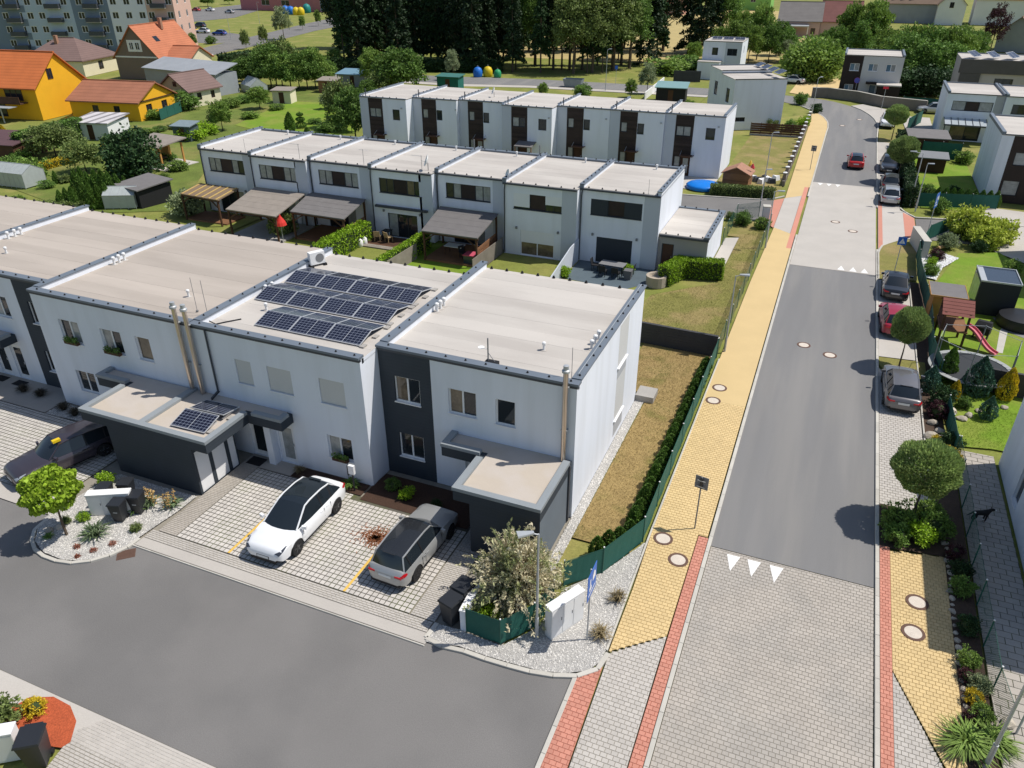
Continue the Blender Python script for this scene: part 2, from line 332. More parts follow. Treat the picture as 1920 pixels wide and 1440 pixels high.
# --- pavement blocks: real blocks near, one tone sheet under them
BLOCKN = {}
def pave(parent_name, poly, bx, by, gap, mat, jmat, z, bond=0.5, cut=None, indiv=300, ang=0.0):
    root = struct(MB().sheet(poly, z - 0.012), parent_name, jmat)
    xs = [p[0] for p in poly]; ys = [p[1] for p in poly]
    cells = []
    j = 0; y = min(ys)
    while y < max(ys) - .02:
        off = (bond * bx * (j % 2)) if bond else 0; ye = min(y + by, max(ys)); cy = (y + ye) / 2; X = []
        for i in range(len(poly)):
            (xa, ya), (xb, yb) = poly[i - 1][:2], poly[i][:2]
            if (ya > cy) != (yb > cy): X.append(xa + (xb - xa) * (cy - ya) / (yb - ya))
        X.sort()
        for xl, xr in zip(X[::2], X[1::2]):
            x = min(xs) - off + math.floor((xl - min(xs) + off) / bx) * bx
            while x < xr - .01:
                a, b = max(x, xl), min(x + bx, xr); cx = (a + b) / 2
                if b - a > .035 and (cut is None or cut(cx, cy)): cells.append((cx, cy, b - a, ye - y))
                x += bx
        y += by; j += 1
    cells.sort(key=lambda c: (c[0] - CAM.x) ** 2 + (c[1] - CAM.y) ** 2)
    full = [c for c in cells if c[2] > bx - .005 and c[3] > by - .005][:indiv]; fs_ = set(full); rest = [c for c in cells if c not in fs_]
    def blk(cx, cy, dz, w=bx, d=by):
        hx, hy = (w - gap) / 2, (d - gap) / 2; e = min(0.006, gap)
        t = [(cx-hx+e, cy-hy+e, dz), (cx+hx-e, cy-hy+e, dz), (cx+hx-e, cy+hy-e, dz), (cx-hx+e, cy+hy-e, dz)]
        l = [(cx-hx, cy-hy, dz-0.03), (cx+hx, cy-hy, dz-0.03), (cx+hx, cy+hy, dz-0.03), (cx-hx, cy+hy, dz-0.03)]
        return t + l, [(0,1,2,3), (4,5,1,0), (5,6,2,1), (6,7,3,2), (7,4,0,3)]
    first = None
    for c in full:
        if first is None:
            mb = MB(); mb.add(*blk(0, 0, 0)); first = o = mb.build('paving_block', mat, root, None, False)
        else:
            o = first.copy(); COL.objects.link(o)
        o.location = (c[0], c[1], z + rnd.uniform(-0.002, 0.002))
    if rest:
        mb = MB()
        for c in rest: mb.add(*blk(c[0], c[1], z + rnd.uniform(-0.002, 0.002), c[2], c[3]))
        tag(mb.build('paving_blocks', mat, root, None, False), kind='stuff')
    return root
pave('speed_table', rect(5.82, 11.93, -12.5, 0.46), 0.20, 0.165, 0.009, pave_grey, joint, 0.012)
sheet('speed_table_apron', rect(5.82, 11.93, -24, -12.5), 0.008, pave_grey)
sheet('far_speed_table', rect(5.82, 11.93, 35.0, 61.0), 0.012, pave_light)
# west pavement
pave('west_pavement', [(3.5, -6.3), (5.2, -4.85), (5.22, 0.9), (5.6, 0.9), (5.6, 12.0), (3.42, 12.0), (3.4, 0.3), (3.5, -3)], 0.20, 0.165, 0.010, pave_yellow, joint_yellow, 0.06, indiv=260)
sheet('west_pavement_far', [(3.42, 12.0), (5.6, 12.0), (5.6, 38.6), (5.2, 38.6), (5.2, 42.5), (3.72, 43.7), (3.5, 30)], 0.06, pave_yellow)
sheet('west_pavement_end', [(3.75, 53.5), (5.35, 55.1), (5.35, 58.4), (5.7, 58.4), (5.75, 91), (5.55, 95), (4.8, 99), (3.5, 102.6), (3.0, 102.0), (3.3, 97), (3.45, 80)], 0.06, pave_yellow)
pave('pavement_ramp', [(3.55, -6.85), (3.45, -6.45), (5.2, -4.9), (5.22, -12.0), (3.65, -12.0)], 0.20, 0.165, 0.009, pave_light, joint, 0.055, indiv=200)
pave('red_edge_strip', rect(5.24, 5.64, -12.0, 0.85), 0.20, 0.165, 0.009, pave_red, joint_red, 0.058, indiv=140)
pave('red_warning_strip', [(2.83, -7.7), (3.1, -7.55), (3.5, -7.0), (3.62, -12.0), (2.85, -12.0)], 0.20, 0.165, 0.009, pave_red, joint_red, 0.05, indiv=140)
sheet('red_strip_far', rect(5.2, 5.6, 38.6, 58.4), 0.062, pave_red)
sheet('red_strip_lane', [(2.8, 45.0), (3.68, 43.6), (3.68, 53.4), (2.83, 52.4)], 0.056, pave_red)
sheet('grey_crossing', [(3.7, 43.75), (5.18, 42.55), (5.18, 55.0), (3.7, 53.45)], 0.052, pave_light)
# east pavement and parking bays
pave('east_red_strip', rect(12.12, 12.5, -8.0, 3.1), 0.19, 0.165, 0.009, pave_red, joint_red, 0.058, indiv=140)
pave('east_pavement', [(12.5, -3.4), (14.5, -8.0), (14.5, 3.3), (12.5, 2.9)], 0.20, 0.165, 0.011, pave_yellow, joint_yellow, 0.058, indiv=260)
pave('east_pavement_ramp', [(12.5, -3.5), (12.5, -8.0), (14.4, -8.0)], 0.20, 0.165, 0.009, pave_light, joint, 0.055, indiv=100)
pave('parking_bay', [(12.12, 6.0), (14.1, 6.0), (14.1, 18.7), (12.5, 18.7), (12.12, 19.4)], 0.22, 0.20, 0.012, pave_light, joint, 0.05, bond=0.5, indiv=260)
sheet('parking_bay_mid', [(12.12, 21.0), (14.1, 21.2), (14.1, 34.6), (12.12, 34.1)], 0.045, pave_light)
sheet('crossing_apron', [(12.1, 41.0), (12.45, 42.4), (13.9, 44.5), (15.1, 45.2), (15.1, 51.2), (14.4, 52.7), (13.9, 53.5), (12.1, 53.5)], 0.045, pave_light)
sheet('red_strip_east', [(12.12, 41.2), (12.45, 42.45), (12.45, 56), (12.12, 56)], 0.051, pave_red)
sheet('red_strip_side', [(14.2, 44.75), (15.1, 45.25), (15.1, 51.2), (14.2, 52.7)], 0.051, pave_red)
sheet('parking_bay_far', [(12.12, 53.5), (14.0, 53.5), (14.0, 84), (12.12, 84)], 0.045, pave_light)
sheet('east_pavement_far', [(12.12, 95), (14.2, 95), (14.2, 108), (10.0, 112.5), (8.4, 110.4), (10.0, 107.2), (11.2, 103.2), (11.8, 100)], 0.045, pave_light)
sheet('verge_east', [(12.12, 19.9), (12.5, 18.9), (14.6, 18.9), (14.6, 21.1), (12.12, 20.9)], 0.055, lawn_mixed)
sheet('verge_island', [(12.12, 34.3), (14.7, 34.9), (14.9, 40), (15.3, 45), (13.95, 44.4), (12.5, 42.3), (12.12, 40.6)], 0.055, lawn_mixed)
sheet('verge_far', [(12.2, 84.0), (16.0, 84.0), (15.2, 91.5), (12.2, 91.5)], 0.05, lawn_mixed)
sheet('planting_strip', [(14.12, 6.0), (15.2, 6.0), (15.0, 34.5), (14.12, 34.5)], 0.03, soil)
sheet('planting_strip_far', [(14.1, 55), (15.6, 55), (15.3, 84), (14.1, 84)], 0.03, soil)
sheet('shrub_bed', [(12.12, 3.0), (14.5, 3.35), (14.5, 6.0), (12.12, 6.0)], 0.05, soil)
sheet('flower_bed', [(14.5, -8.5), (15.35, -8.5), (15.35, 12), (14.5, 12)], 0.06, soil)
# driveways
GRID = dict(bx=0.22, by=0.22, gap=0.028, bond=0)
pave('driveway', rect(-14.7, -3.7, -7.42, -2.25), mat=pave_drive, jmat=joint_dark, z=0.05, indiv=300, cut=lambda x, y: y < -2.6 or x < -9.4, **GRID)
pave('driveway_west', rect(-38.0, -21.4, -7.6, -2.6), mat=pave_drive, jmat=joint_dark, z=0.05, indiv=300, **GRID)
pave('driveway_path', rect(-15.65, -14.72, -7.42, -1.4), 0.20, 0.10, 0.012, pave_grey, joint, 0.05, indiv=200)
pave('driveway_path_east', rect(-3.66, -2.66, -7.42, -3.7), 0.20, 0.10, 0.012, pave_light, joint, 0.05, indiv=200)
pave('driveway_apron', rect(-15.9, -2.7, -7.96, -7.45), 0.20, 0.10, 0.012, pave_light, joint, 0.05, indiv=260)
pave('carport_paving', rect(-3.66, -0.2, -3.68, -0.1), 0.20, 0.10, 0.012, pave_grey, joint, 0.045, indiv=60)
sheet('drive_slab', rect(-15.9, -2.5, -8.45, -7.98), 0.045, pave_light)
sheet('drive_slab_west', rect(-60, -20.6, -8.45, -7.62), 0.045, pave_light)
sheet('porch_paving', rect(-15.65, -9.5, -2.2, -1.36), 0.042, pave_grey)
sheet('porch_paving_west', rect(-38, -28.3, -2.55, -0.36), 0.042, pave_grey)
sheet('drive_far_side', [(-90, -15.9), (-4, -15.9), (-4, -14.9), (-90, -14.9)], 0.045, pave_light)
pave('south_pavement', [(-10.5, -17.6), (-6.2, -17.6), (-4.4, -14.95), (-10.4, -14.95), (-10.9, -15.6)], 0.20, 0.10, 0.012, pave_light, joint, 0.055, indiv=220)
pave('south_driveway', [(-10.7, -18.5), (-7.8, -18.5), (-8.0, -17.6), (-10.5, -17.6), (-10.6, -16.3)], mat=pave_drive, jmat=joint_dark, z=0.054, indiv=120, **GRID)
# planting beds by the houses
sheet('mulch_bed', [(-9.0, -1.3), (-9.0, -2.45), (-3.75, -2.45), (-3.75, -0.35), (-8.9, -0.35)], 0.055, bark_mulch)
sheet('mulch_bed_small', [(-12.9, -1.4), (-9.1, -1.4), (-9.1, -2.2), (-12.9, -2.2)], 0.052, bark_mulch)
sheet('red_mulch_bed', [(-13.6, -16.1), (-13.3, -15.3), (-12.6, -14.98), (-11.8, -15.02), (-11.15, -15.35), (-10.7, -15.95), (-10.8, -16.2), (-12, -16.5)], 0.06, red_mulch)
# gravel beds with pebbles
def pebbles(name, poly, z, dens, mat, r0=0.018, r1=0.042, bed=None):
    root = struct(MB().sheet(poly, z), name, bed or gravel_bed)
    xs = [p[0] for p in poly]; ys = [p[1] for p in poly]; mb = MB()
    A = (max(xs) - min(xs)) * (max(ys) - min(ys)); rr = random.Random(5)
    for _ in range(int(A * dens)):
        x, y = rr.uniform(min(xs), max(xs)), rr.uniform(min(ys), max(ys))
        if not inside(x, y, poly): continue
        r = rr.uniform(r0, r1); a = rr.uniform(0, 6.28); e = rr.uniform(0.6, 1); h = r * rr.uniform(0.4, 0.8)
        ca, sa = math.cos(a), math.sin(a)
        vs = [(x + r*ca, y + r*sa, z + h*0.3), (x - r*e*sa, y + r*e*ca, z + h*0.35), (x - r*ca, y - r*sa, z + h*0.25), (x + r*e*sa, y - r*e*ca, z + h*0.3), (x + rr.uniform(-.3,.3)*r, y + rr.uniform(-.3,.3)*r, z + h)]
        mb.add(vs, [(0,1,4), (1,2,4), (2,3,4), (3,0,4)])
    tag(mb.build('pebbles', mat, root, None, False), kind='stuff')
    return root
bed_e = [(-2.55, -8.35), (-2.6, -7.5), (-1.6, -7.4), (-1.4, -7.45), (0, -7.5), (0.9, -6.2), (1.1, -4.1), (2.2, -2.7), (3.3, -0.4), (3.4, -6.3), (3.35, -6.85), (3.1, -7.35), (2.4, -7.75), (1.6, -7.98), (0.66, -8.05), (-0.3, -8.1), (-1.36, -8.08), (-2.2, -8.3)]
pebbles('gravel_bed_corner', bed_e, 0.06, 420, gravel_m)
bed_w = [(-20.4, -9.3), (-19.8, -9.9), (-18.9, -10.22), (-17.9, -10.25), (-17.2, -10.05), (-16.5, -9.5), (-16.1, -8.7), (-16.05, -8.05), (-15.8, -6.0), (-15.8, -5.05), (-17.4, -5.1), (-20.3, -5.1), (-20.6, -6.2), (-20.75, -8.7)]
pebbles('gravel_bed_island', bed_w, 0.06, 420, gravel_m)
pebbles('gravel_bed_west', [(-28.2, -2.6), (-28.2, -1.5), (-24, -1.5), (-24.0, -2.4)], 0.05, 260, gravel_m)
pebbles('gravel_strip', [(0.02, -3.4), (0.42, -3.4), (0.50, 10.6), (0.02, 10.6)], 0.04, 420, gravel_m, 0.02, 0.045)
pebbles('gravel_garden', [(15.05, 36), (16.0, 35.6), (16.6, 38.5), (17.9, 41.2), (17.0, 42.0), (15.3, 41)], 0.06, 200, white_plastic, 0.04, 0.09, gravel_m)
# --- kerbs, laid stone by stone
def kerb(name, pts, w=0.15, z0=-0.02, z1=0.085, L=1.0, mat=None):
    root = tag(bpy.data.objects.new(name, None), kind='structure'); COL.objects.link(root)
    P = [Vector((p[0], p[1], 0)) for p in pts]
    acc = [P[0]]; cur = P[0]; need = L; i = 1
    while i < len(P):
        d = (P[i] - cur).length
        if d < need: need -= d; cur = P[i]; i += 1
        else: cur = cur + (P[i] - cur).normalized() * need; acc.append(cur); need = L
    if (P[-1] - acc[-1]).length > 0.05: acc.append(P[-1])
    for a, b in zip(acc[:-1], acc[1:]):
        m = (a + b) / 2; d = b - a; ln = d.length - 0.008
        mb = MB(); h = z1 - z0; c = 0.012
        hx, hy = ln / 2, w / 2
        mb.add([(-hx,-hy,z0),(hx,-hy,z0),(hx,hy,z0),(-hx,hy,z0),(-hx,-hy,z1-c),(hx,-hy,z1-c),(hx,hy,z1-c),(-hx,hy,z1-c),(-hx+c,-hy+c,z1),(hx-c,-hy+c,z1),(hx-c,hy-c,z1),(-hx+c,hy-c,z1)],
               [(0,1,5,4),(1,2,6,5),(2,3,7,6),(3,0,4,7),(4,5,9,8),(5,6,10,9),(6,7,11,10),(7,4,8,11),(8,9,10,11)])
        o = mb.build('kerbstone', mat or kerb_m, root, None, False)
        o.location = (m.x, m.y, 0); o.rotation_euler = (0, 0, math.atan2(d.y, d.x))
    return root
kerb('kerb_west', [(5.73, -24), (5.73, 42.4)])
kerb('kerb_west_far', [(5.76, 55.0), (5.82, 88), (5.85, 91), (5.65, 95), (4.9, 99), (3.6, 102.7), (1.2, 107.2)], L=1.5)
kerb('kerb_east', [(12.03, -24), (12.03, 41.0)])
kerb('kerb_east_far', [(12.03, 53.5), (12.03, 88), (12.18, 95.5), (11.7, 100), (11.1, 103.1), (9.9, 107.1), (8.34, 110.1)], L=1.5)
kerb('kerb_corner', [(-2.55, -7.45), (-2.7, -7.75), (-2.68, -8.1), (-2.45, -8.38), (-1.9, -8.3), (-1.36, -8.2), (-0.3, -8.22), (0.66, -8.18), (1.6, -8.1), (2.47, -7.86), (3.0, -7.6), (3.3, -7.35), (3.48, -6.85), (3.5, -6.35)], w=0.17, L=0.8)
kerb('kerb_red', [(2.77, -7.75), (2.77, -24)], z1=0.06)
kerb('kerb_pavement', [(3.42, -6.3), (3.36, 0.3), (3.42, 17)], w=0.08, z1=0.09)
kerb('kerb_island', [(-20.6, -8.7), (-20.55, -9.3), (-19.9, -10.0), (-19.3, -10.28), (-18.9, -10.38), (-17.86, -10.38), (-17.24, -10.2), (-16.48, -9.66), (-16.05, -8.75), (-16.0, -8.1)], w=0.15, L=0.7)
kerb('kerb_drive', [(-16.0, -8.5), (-2.5, -8.5)], w=0.06, z1=0.047)
kerb('kerb_lane', [(-20, 51.1), (-5.7, 51.06), (-2.2, 51.55), (1.0, 52.05), (2.0, 52.3), (2.78, 53.0), (3.6, 54.2)])
kerb('kerb_side_street', [(14.0, 54.2), (14.4, 52.85), (15.2, 51.5), (18.2, 52.1), (30, 52.3)])
kerb('kerb_verge', [(12.1, 34.2), (12.1, 40.6), (12.45, 42.4), (13.95, 44.5), (15.2, 45.3)])
kerb('kerb_bay', [(14.18, 6.0), (14.18, 34)], w=0.08)
# --- markings and ironwork
def tri_mark(x, y, up):
    mb = MB(); mb.sheet([(x - 0.26, y), (x + 0.26, y), (x, y - 0.95)] if up else [(x + 0.26, y), (x - 0.26, y), (x, y + 0.95)], 0.017)
    return mb
for k, x in enumerate((6.75, 7.55, 8.4)):
    tag(tri_mark(x, 0.25, True).build('yield_triangle', white_paint), ('white painted triangle on the near speed table closest to the yellow pavement', 'middle white painted triangle on the near speed table', 'white painted triangle on the near speed table closest to the road centre')[k], 'road marking', 'triangles painted on the near speed table')
for k, x in enumerate((9.5, 10.35, 11.15)):
    tag(tri_mark(x, 35.2, False).build('yield_triangle', white_paint), ('white triangle on the far speed table edge nearest the road centre', 'middle white triangle on the far speed table edge', 'white triangle on the far speed table edge beside the verge kerb')[k], 'road marking', 'triangles painted on the far speed table')
for k, x in enumerate((6.6, 7.45, 8.3)):
    tag(tri_mark(x, 60.8, True).build('yield_triangle', white_paint), 'small white triangle on the far table edge near the red moving car', 'road marking', 'triangles at the distant end of the far speed table')
for k, x in enumerate((-12.0, -6.53)):
    tag(MB().box(x - 0.055, x + 0.055, -7.4, -3.6, 0.052, 0.056).build('bay_line', yellow_paint), ('yellow painted bay line under the white car', 'yellow painted bay line beside the grey estate car')[k], 'road marking')
rust = M('iron_rust', (0.13, 0.075, 0.055), 0.85, 0.1, 6, 0.1, 30)
cover_m = M('cover_concrete', (0.60, 0.53, 0.45), 0.9, 0.08, 6, 0.1, 30)
def manhole(x, y, z, label):
    t = thing('manhole_cover', label, 'manhole', (x, y, z), 0, 'round manhole covers')
    part(MB().lathe((0, 0, 0), [(0.40, -0.01), (0.40, 0.012), (0.385, 0.016), (0.30, 0.016), (0.295, 0.009)], 24), 'rim', rust, t)
    part(MB().lathe((0, 0, 0), [(0.292, -0.01), (0.292, 0.012), (0.27, 0.0145)], 24), 'lid', cover_m, t)
for x, y, z, lb in ((3.93, 0.11, .06, 'manhole by the sign post, at the end of the hedge fence on the yellow pavement'), (4.76, -0.90, .06, 'manhole on the yellow pavement beside the start of the red strip'),
                    (4.01, 13.54, .06, 'farther of two manholes close together on the yellow pavement by the fence'), (3.92, 12.02, .06, 'closer of two manholes close together on the yellow pavement by the fence'),
                    (7.89, 20.93, 0, 'manhole in the asphalt nearer the yellow pavement'), (9.43, 20.11, 0, 'manhole in the asphalt nearer the parked cars'),
                    (13.39, 0.25, .06, 'manhole on the east yellow pavement half under the house shadow'), (13.20, -1.38, .06, 'manhole on the sunny east yellow pavement beside the shadow edge'),
                    (8.6, 47.5, .012, 'manhole on the far speed table, nearer the yellow pavement'), (10.1, 45.3, .012, 'manhole on the far speed table, nearer the parked silver car'),
                    (7.6, 93.5, 0, 'manhole in the road bend near the curved yellow pavement'), (9.7, 99.0, 0, 'manhole in the road bend near the far wall')):
    manhole(x, y, z, lb)
t = thing('storm_drain', 'rusty rectangular storm drain grate at the gravel island kerb', 'drain', (-15.8, -9.0, 0.0), R(42))
part(MB().box(-.35, .35, -.27, .27, -.02, .006), 'grate_frame', rust, t)
for k in range(9): part(MB().box(-.32, .32, -.24 + k * .056, -.21 + k * .056, .006, .016), 'grate_bar', rust, t)
# ------------------------------------------------------------------ houses: walls with real openings
def sbox(mb, side, plane, a0, a1, d0, d1, z0, z1):
    if side == 'S': return mb.box(a0, a1, plane + d0, plane + d1, z0, z1)
    if side == 'N': return mb.box(a0, a1, plane - d1, plane - d0, z0, z1)
    if side == 'E': return mb.box(plane - d1, plane - d0, a0, a1, z0, z1)
    return mb.box(plane + d0, plane + d1, a0, a1, z0, z1)
def spt(side, plane, a, d, z):
    return {'S': (a, plane + d, z), 'N': (a, plane - d, z), 'E': (plane - d, a, z), 'W': (plane + d, a, z)}[side]
def facade(mb, side, plane, a0, a1, z0, z1, ops=(), depth=0.14):
    A = sorted({a0, a1} | {o[0] for o in ops} | {o[1] for o in ops}); Zs = sorted({z0, z1} | {o[2] for o in ops} | {o[3] for o in ops})
    for i in range(len(A) - 1):
        for j in range(len(Zs) - 1):
            ca, cz = (A[i] + A[i+1]) / 2, (Zs[j] + Zs[j+1]) / 2
            if any(o[0] < ca < o[1] and o[2] < cz < o[3] for o in ops): continue
            q = [(A[i], Zs[j]), (A[i+1], Zs[j]), (A[i+1], Zs[j+1]), (A[i], Zs[j+1])]
            if side in 'NW': q = q[::-1]
            mb.add([spt(side, plane, a, 0, z) for a, z in q], [(0, 1, 2, 3)])
    for o in ops:
        for p, q in (((o[0], o[2]), (o[1], o[2])), ((o[1], o[2]), (o[1], o[3])), ((o[1], o[3]), (o[0], o[3])), ((o[0], o[3]), (o[0], o[2]))):
            mb.add([spt(side, plane, p[0], 0, p[1]), spt(side, plane, q[0], 0, q[1]), spt(side, plane, q[0], depth, q[1]), spt(side, plane, p[0], depth, p[1])], [(0, 1, 2, 3)])
def window(par, side, plane, a0, a1, z0, z1, panes=2, frame=None, mats=None, sill=None, depth=0.14, blind=None, fw=0.065, sill_out=0.05, bar=None, name='window'):
    frame = frame or white_pvc; mats = mats or [pane_m]
    mb = MB(); d0, d1 = depth - 0.05, depth + 0.02
    sbox(mb, side, plane, a0, a1, d0, d1, z0, z0 + fw); sbox(mb, side, plane, a0, a1, d0, d1, z1 - fw, z1)
    sbox(mb, side, plane, a0, a0 + fw, d0, d1, z0 + fw, z1 - fw); sbox(mb, side, plane, a1 - fw, a1, d0, d1, z0 + fw, z1 - fw)
    w = (a1 - a0) / panes
    for k in range(1, panes): sbox(mb, side, plane, a0 + k * w - fw * .6, a0 + k * w + fw * .6, d0, d1, z0 + fw, z1 - fw)
    if bar:
        for b in bar: sbox(mb, side, plane, a0 + fw, a1 - fw, d0 + .004, d1, z0 + (z1 - z0) * b - .02, z0 + (z1 - z0) * b + .02)
    wo = mb.build(name, frame, par)
    for k in range(panes):
        mt = mats[k % len(mats)]
        if mt is None: continue
        part(sbox(MB(), side, plane, a0 + k * w + (fw if k == 0 else fw * .6), a0 + (k + 1) * w - (fw if k == panes - 1 else fw * .6), depth - .015, depth + .01, z0 + fw, z1 - fw), 'pane', mt, wo, None, True)
    if sill: part(sbox(MB(), side, plane, a0 - .03, a1 + .03, -sill_out, depth - .052, z0 - .035, z0 + .012), 'sill', sill, wo, None, True)
    if blind:
        bm, frac = blind
        part(sbox(MB(), side, plane, a0 + .012, a1 - .012, d0 - .05, d0 - .006, z1 - (z1 - z0) * frac, z1 - .004), 'blind', bm, wo, None, True)
    return wo
def door(par, side, plane, a0, a1, z0, z1, mat, frame=None, depth=0.12, glazed=None, name='door'):
    mb = MB(); fw = .06
    sbox(mb, side, plane, a0, a1, depth - .03, depth + .03, z0, z1)
    o = mb.build(name, mat, par)
    fm = MB()
    sbox(fm, side, plane, a0 - .0, a0 + fw, depth - .06, depth - .031, z0, z1); sbox(fm, side, plane, a1 - fw, a1, depth - .06, depth - .031, z0, z1); sbox(fm, side, plane, a0 + fw, a1 - fw, depth - .06, depth - .031, z1 - fw, z1)
    part(fm, 'frame', frame or mat, o, None, True)
    if glazed: part(sbox(MB(), side, plane, a0 + .18, a1 - .18, depth - .05, depth - .032, z0 + .25, z1 - .22), 'pane', glazed, o, None, True)
    part(sbox(MB(), side, plane, a1 - .16, a1 - .13, depth - .10, depth - .033, z0 + .98, z0 + 1.12), 'handle', galv, o, None, True)
    return o
def fixings(par, pts, r=0.055, h=0.075, mat=None):
    mb = MB()
    for p in pts: mb.cyl(p, (p[0], p[1], p[2] + h), r, 7, r * .45)
    tag(mb.build('roof_fixings', mat or rubber, par), kind='stuff')
def roof_strips(par, x0, x1, y0, y1, z, w=1.0, mat=None, z2=None):
    y = y0; k = 0; z2 = z if z2 is None else z2
    while y < y1 - .05:
        ye = min(y + w, y1); dz = 0.002 * (k % 2)
        za = z + (z2 - z) * (y - y0) / (y1 - y0) + dz; zb = z + (z2 - z) * (ye - y0) / (y1 - y0) + dz
        e = .003
        mb = MB().add([(x0, y + e, za - .02), (x1, y + e, za - .02), (x1, ye - e, zb - .02), (x0, ye - e, zb - .02), (x0, y + e, za), (x1, y + e, za), (x1, ye - e, zb), (x0, ye - e, zb)],
                      [(3,2,1,0),(4,5,6,7),(0,1,5,4),(1,2,6,5),(2,3,7,6),(3,0,4,7)])
        mb.build('roof_strip', mat or membrane, par)
        y = ye; k += 1
def flower_box(par, side, plane, a0, a1, z, label=None):
    o = part(sbox(MB(), side, plane, a0, a1, -.22, -.02, z, z + .16), 'planter', wood_dark, par, None, True)
    return o
ZT = 6.44
def near_house(label, x0, x1, yf, yb, wins, strip=None, right=False, side_ops=(), doors=(), left=True, rm=None):
    t = thing('townhouse', label, 'house', (x0, yf, 0), 0, 'white townhouses along the parking street')
    ops = [w[:4] for w in wins] + [d[:4] for d in doors]
    mb = MB(); a = x0
    if strip:
        s0, s1 = strip
        so = [o for o in ops if s0 <= o[0] and o[1] <= s1]
        sm = MB(); facade(sm, 'S', yf, s0, s1, 0.0, ZT, so)
        part(sm, 'facade_panel', charcoal, t, None, True)
        ops = [o for o in ops if o not in so]
        if s0 > x0: facade(mb, 'S', yf, x0, s0, 0, ZT, [o for o in ops if o[1] <= s0])
        if s1 < x1: facade(mb, 'S', yf, s1, x1, 0, ZT, [o for o in ops if o[0] >= s1])
    else: facade(mb, 'S', yf, x0, x1, 0, ZT, ops)
    facade(mb, 'E', x1, yf, yb, 0, ZT, side_ops, 0.10); facade(mb, 'W', x0, yf, yb, 0, ZT); facade(mb, 'N', yb, x0, x1, 0, 6.2)
    mb.add([(x0, yf, 6.2), (x1, yf, 6.2), (x1, yb, 6.2), (x0, yb, 6.2)], [(0, 1, 2, 3)])
    # parapet walls standing above the roof
    mb.box(x0, x1, yf + .16, yf + .30, 6.2, ZT + .02)
    if left: mb.box(x0 + .004, x0 + .30, yf + .302, yb + .02, 6.2, ZT + .10)
    if right: mb.box(x1 - .30, x1 - .15, yf + .302, yb + .02, 6.2, ZT + .10)
    part(mb, 'wall', render_white, t, None, True)
    part(MB().box(x0 + .3, x1 - (.3 if right else .005), yf + .3, yb + .06, 6.205, 6.245), 'roof', concrete, t, None, True)
    roof_strips(t, x0 + .3, x1 - (.3 if right else .0), yf + .3, yb + .05, 6.27, 1.0, rm)
    pts = []
    part(MB().box(x0 - .02 if not left else x0 - .05, x1 + (.07 if right else 0), yf - .07, yf + .33, ZT + .02, ZT + .125), 'coping', coping_m, t, None, True)
    part(MB().box(x0 - .01, x1 + (.03 if right else 0), yf - .035, yf + .10, ZT - .10, ZT + .018), 'drip_edge', gutter_m, t, None, True)
    nx = int((x1 - x0) / 0.95)
    pts += [(x0 + .5 + k * (x1 - x0 - .8) / nx, yf + .12, ZT + .12) for k in range(nx + 1)]
    ny = int((yb - yf) / 0.95)
    if left:
        part(MB().box(x0 - .05, x0 + .34, yf + .332, yb + .10, ZT + .10, ZT + .17), 'coping', coping_m, t, None, True)
        pts += [(x0 + .14, yf + .8 + k * (yb - yf - .9) / ny, ZT + .165) for k in range(ny + 1)]
    if right:
        part(MB().box(x1 - .34, x1 + .07, yf + .332, yb + .10, ZT + .10, ZT + .17), 'coping', coping_m, t, None, True)
        pts += [(x1 - .1, yf + .6 + k * (yb - yf - .7) / ny, ZT + .165) for k in range(ny + 1)]
        part(MB().tube([(x1 - .16, yf + .6, ZT + .24), (x1 - .16, yb - .1, ZT + .24)], .012, 5), 'lightning_rail', galv, t, None, True)
    fixings(t, pts)
    fixings(t, [(x0 + .6 + k * (x1 - x0 - 1) / 9, yb, 6.27) for k in range(10)], .09, .13)
    for w in wins:
        window(t, 'S', yf, *w[:4], **w[4])
    for d in doors: door(t, 'S', yf, *d[:4], **d[4])
    return t
ws = dict(sill=white_pvc)
HC = near_house('end townhouse with charcoal facade panel, antenna roof and sunlit white side wall', -8.94, 0, 0, 10.6,
    [(-8.25, -7.0, 3.93, 5.2, dict(ws, mats=[pane_warm, pane_m])), (-8.25, -7.0, 1.03, 2.3, dict(ws, mats=[pane_m])),
     (-5.64, -4.34, 3.93, 5.16, dict(ws, mats=[pane_warm, pane_m])), (-3.47, -2.58, 3.9, 5.13, dict(ws, panes=1))],
    strip=(-8.94, -6.43), right=True, side_ops=[(6.2, 7.8, 4.12, 6.3), (6.2, 7.8, 1.2, 3.5)], doors=[(-4.95, -3.95, .05, 2.15, dict(mat=white_pvc, glazed=pane_m))])
for z0, z1 in ((4.12, 6.3), (1.2, 3.5)):
    w = window(HC, 'E', 0, 6.2, 7.8, z0, z1, 2, white_pvc, [pane_curtain], white_pvc, 0.10, (blind_m, 0.97), sill_out=.09)
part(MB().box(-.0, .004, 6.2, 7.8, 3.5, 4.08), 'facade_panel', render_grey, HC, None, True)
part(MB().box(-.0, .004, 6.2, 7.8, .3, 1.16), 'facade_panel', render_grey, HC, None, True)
part(MB().box(.02, 1.0, 10.5, 11.6, .02, .38), 'garden_step', concrete, HC, None, True)
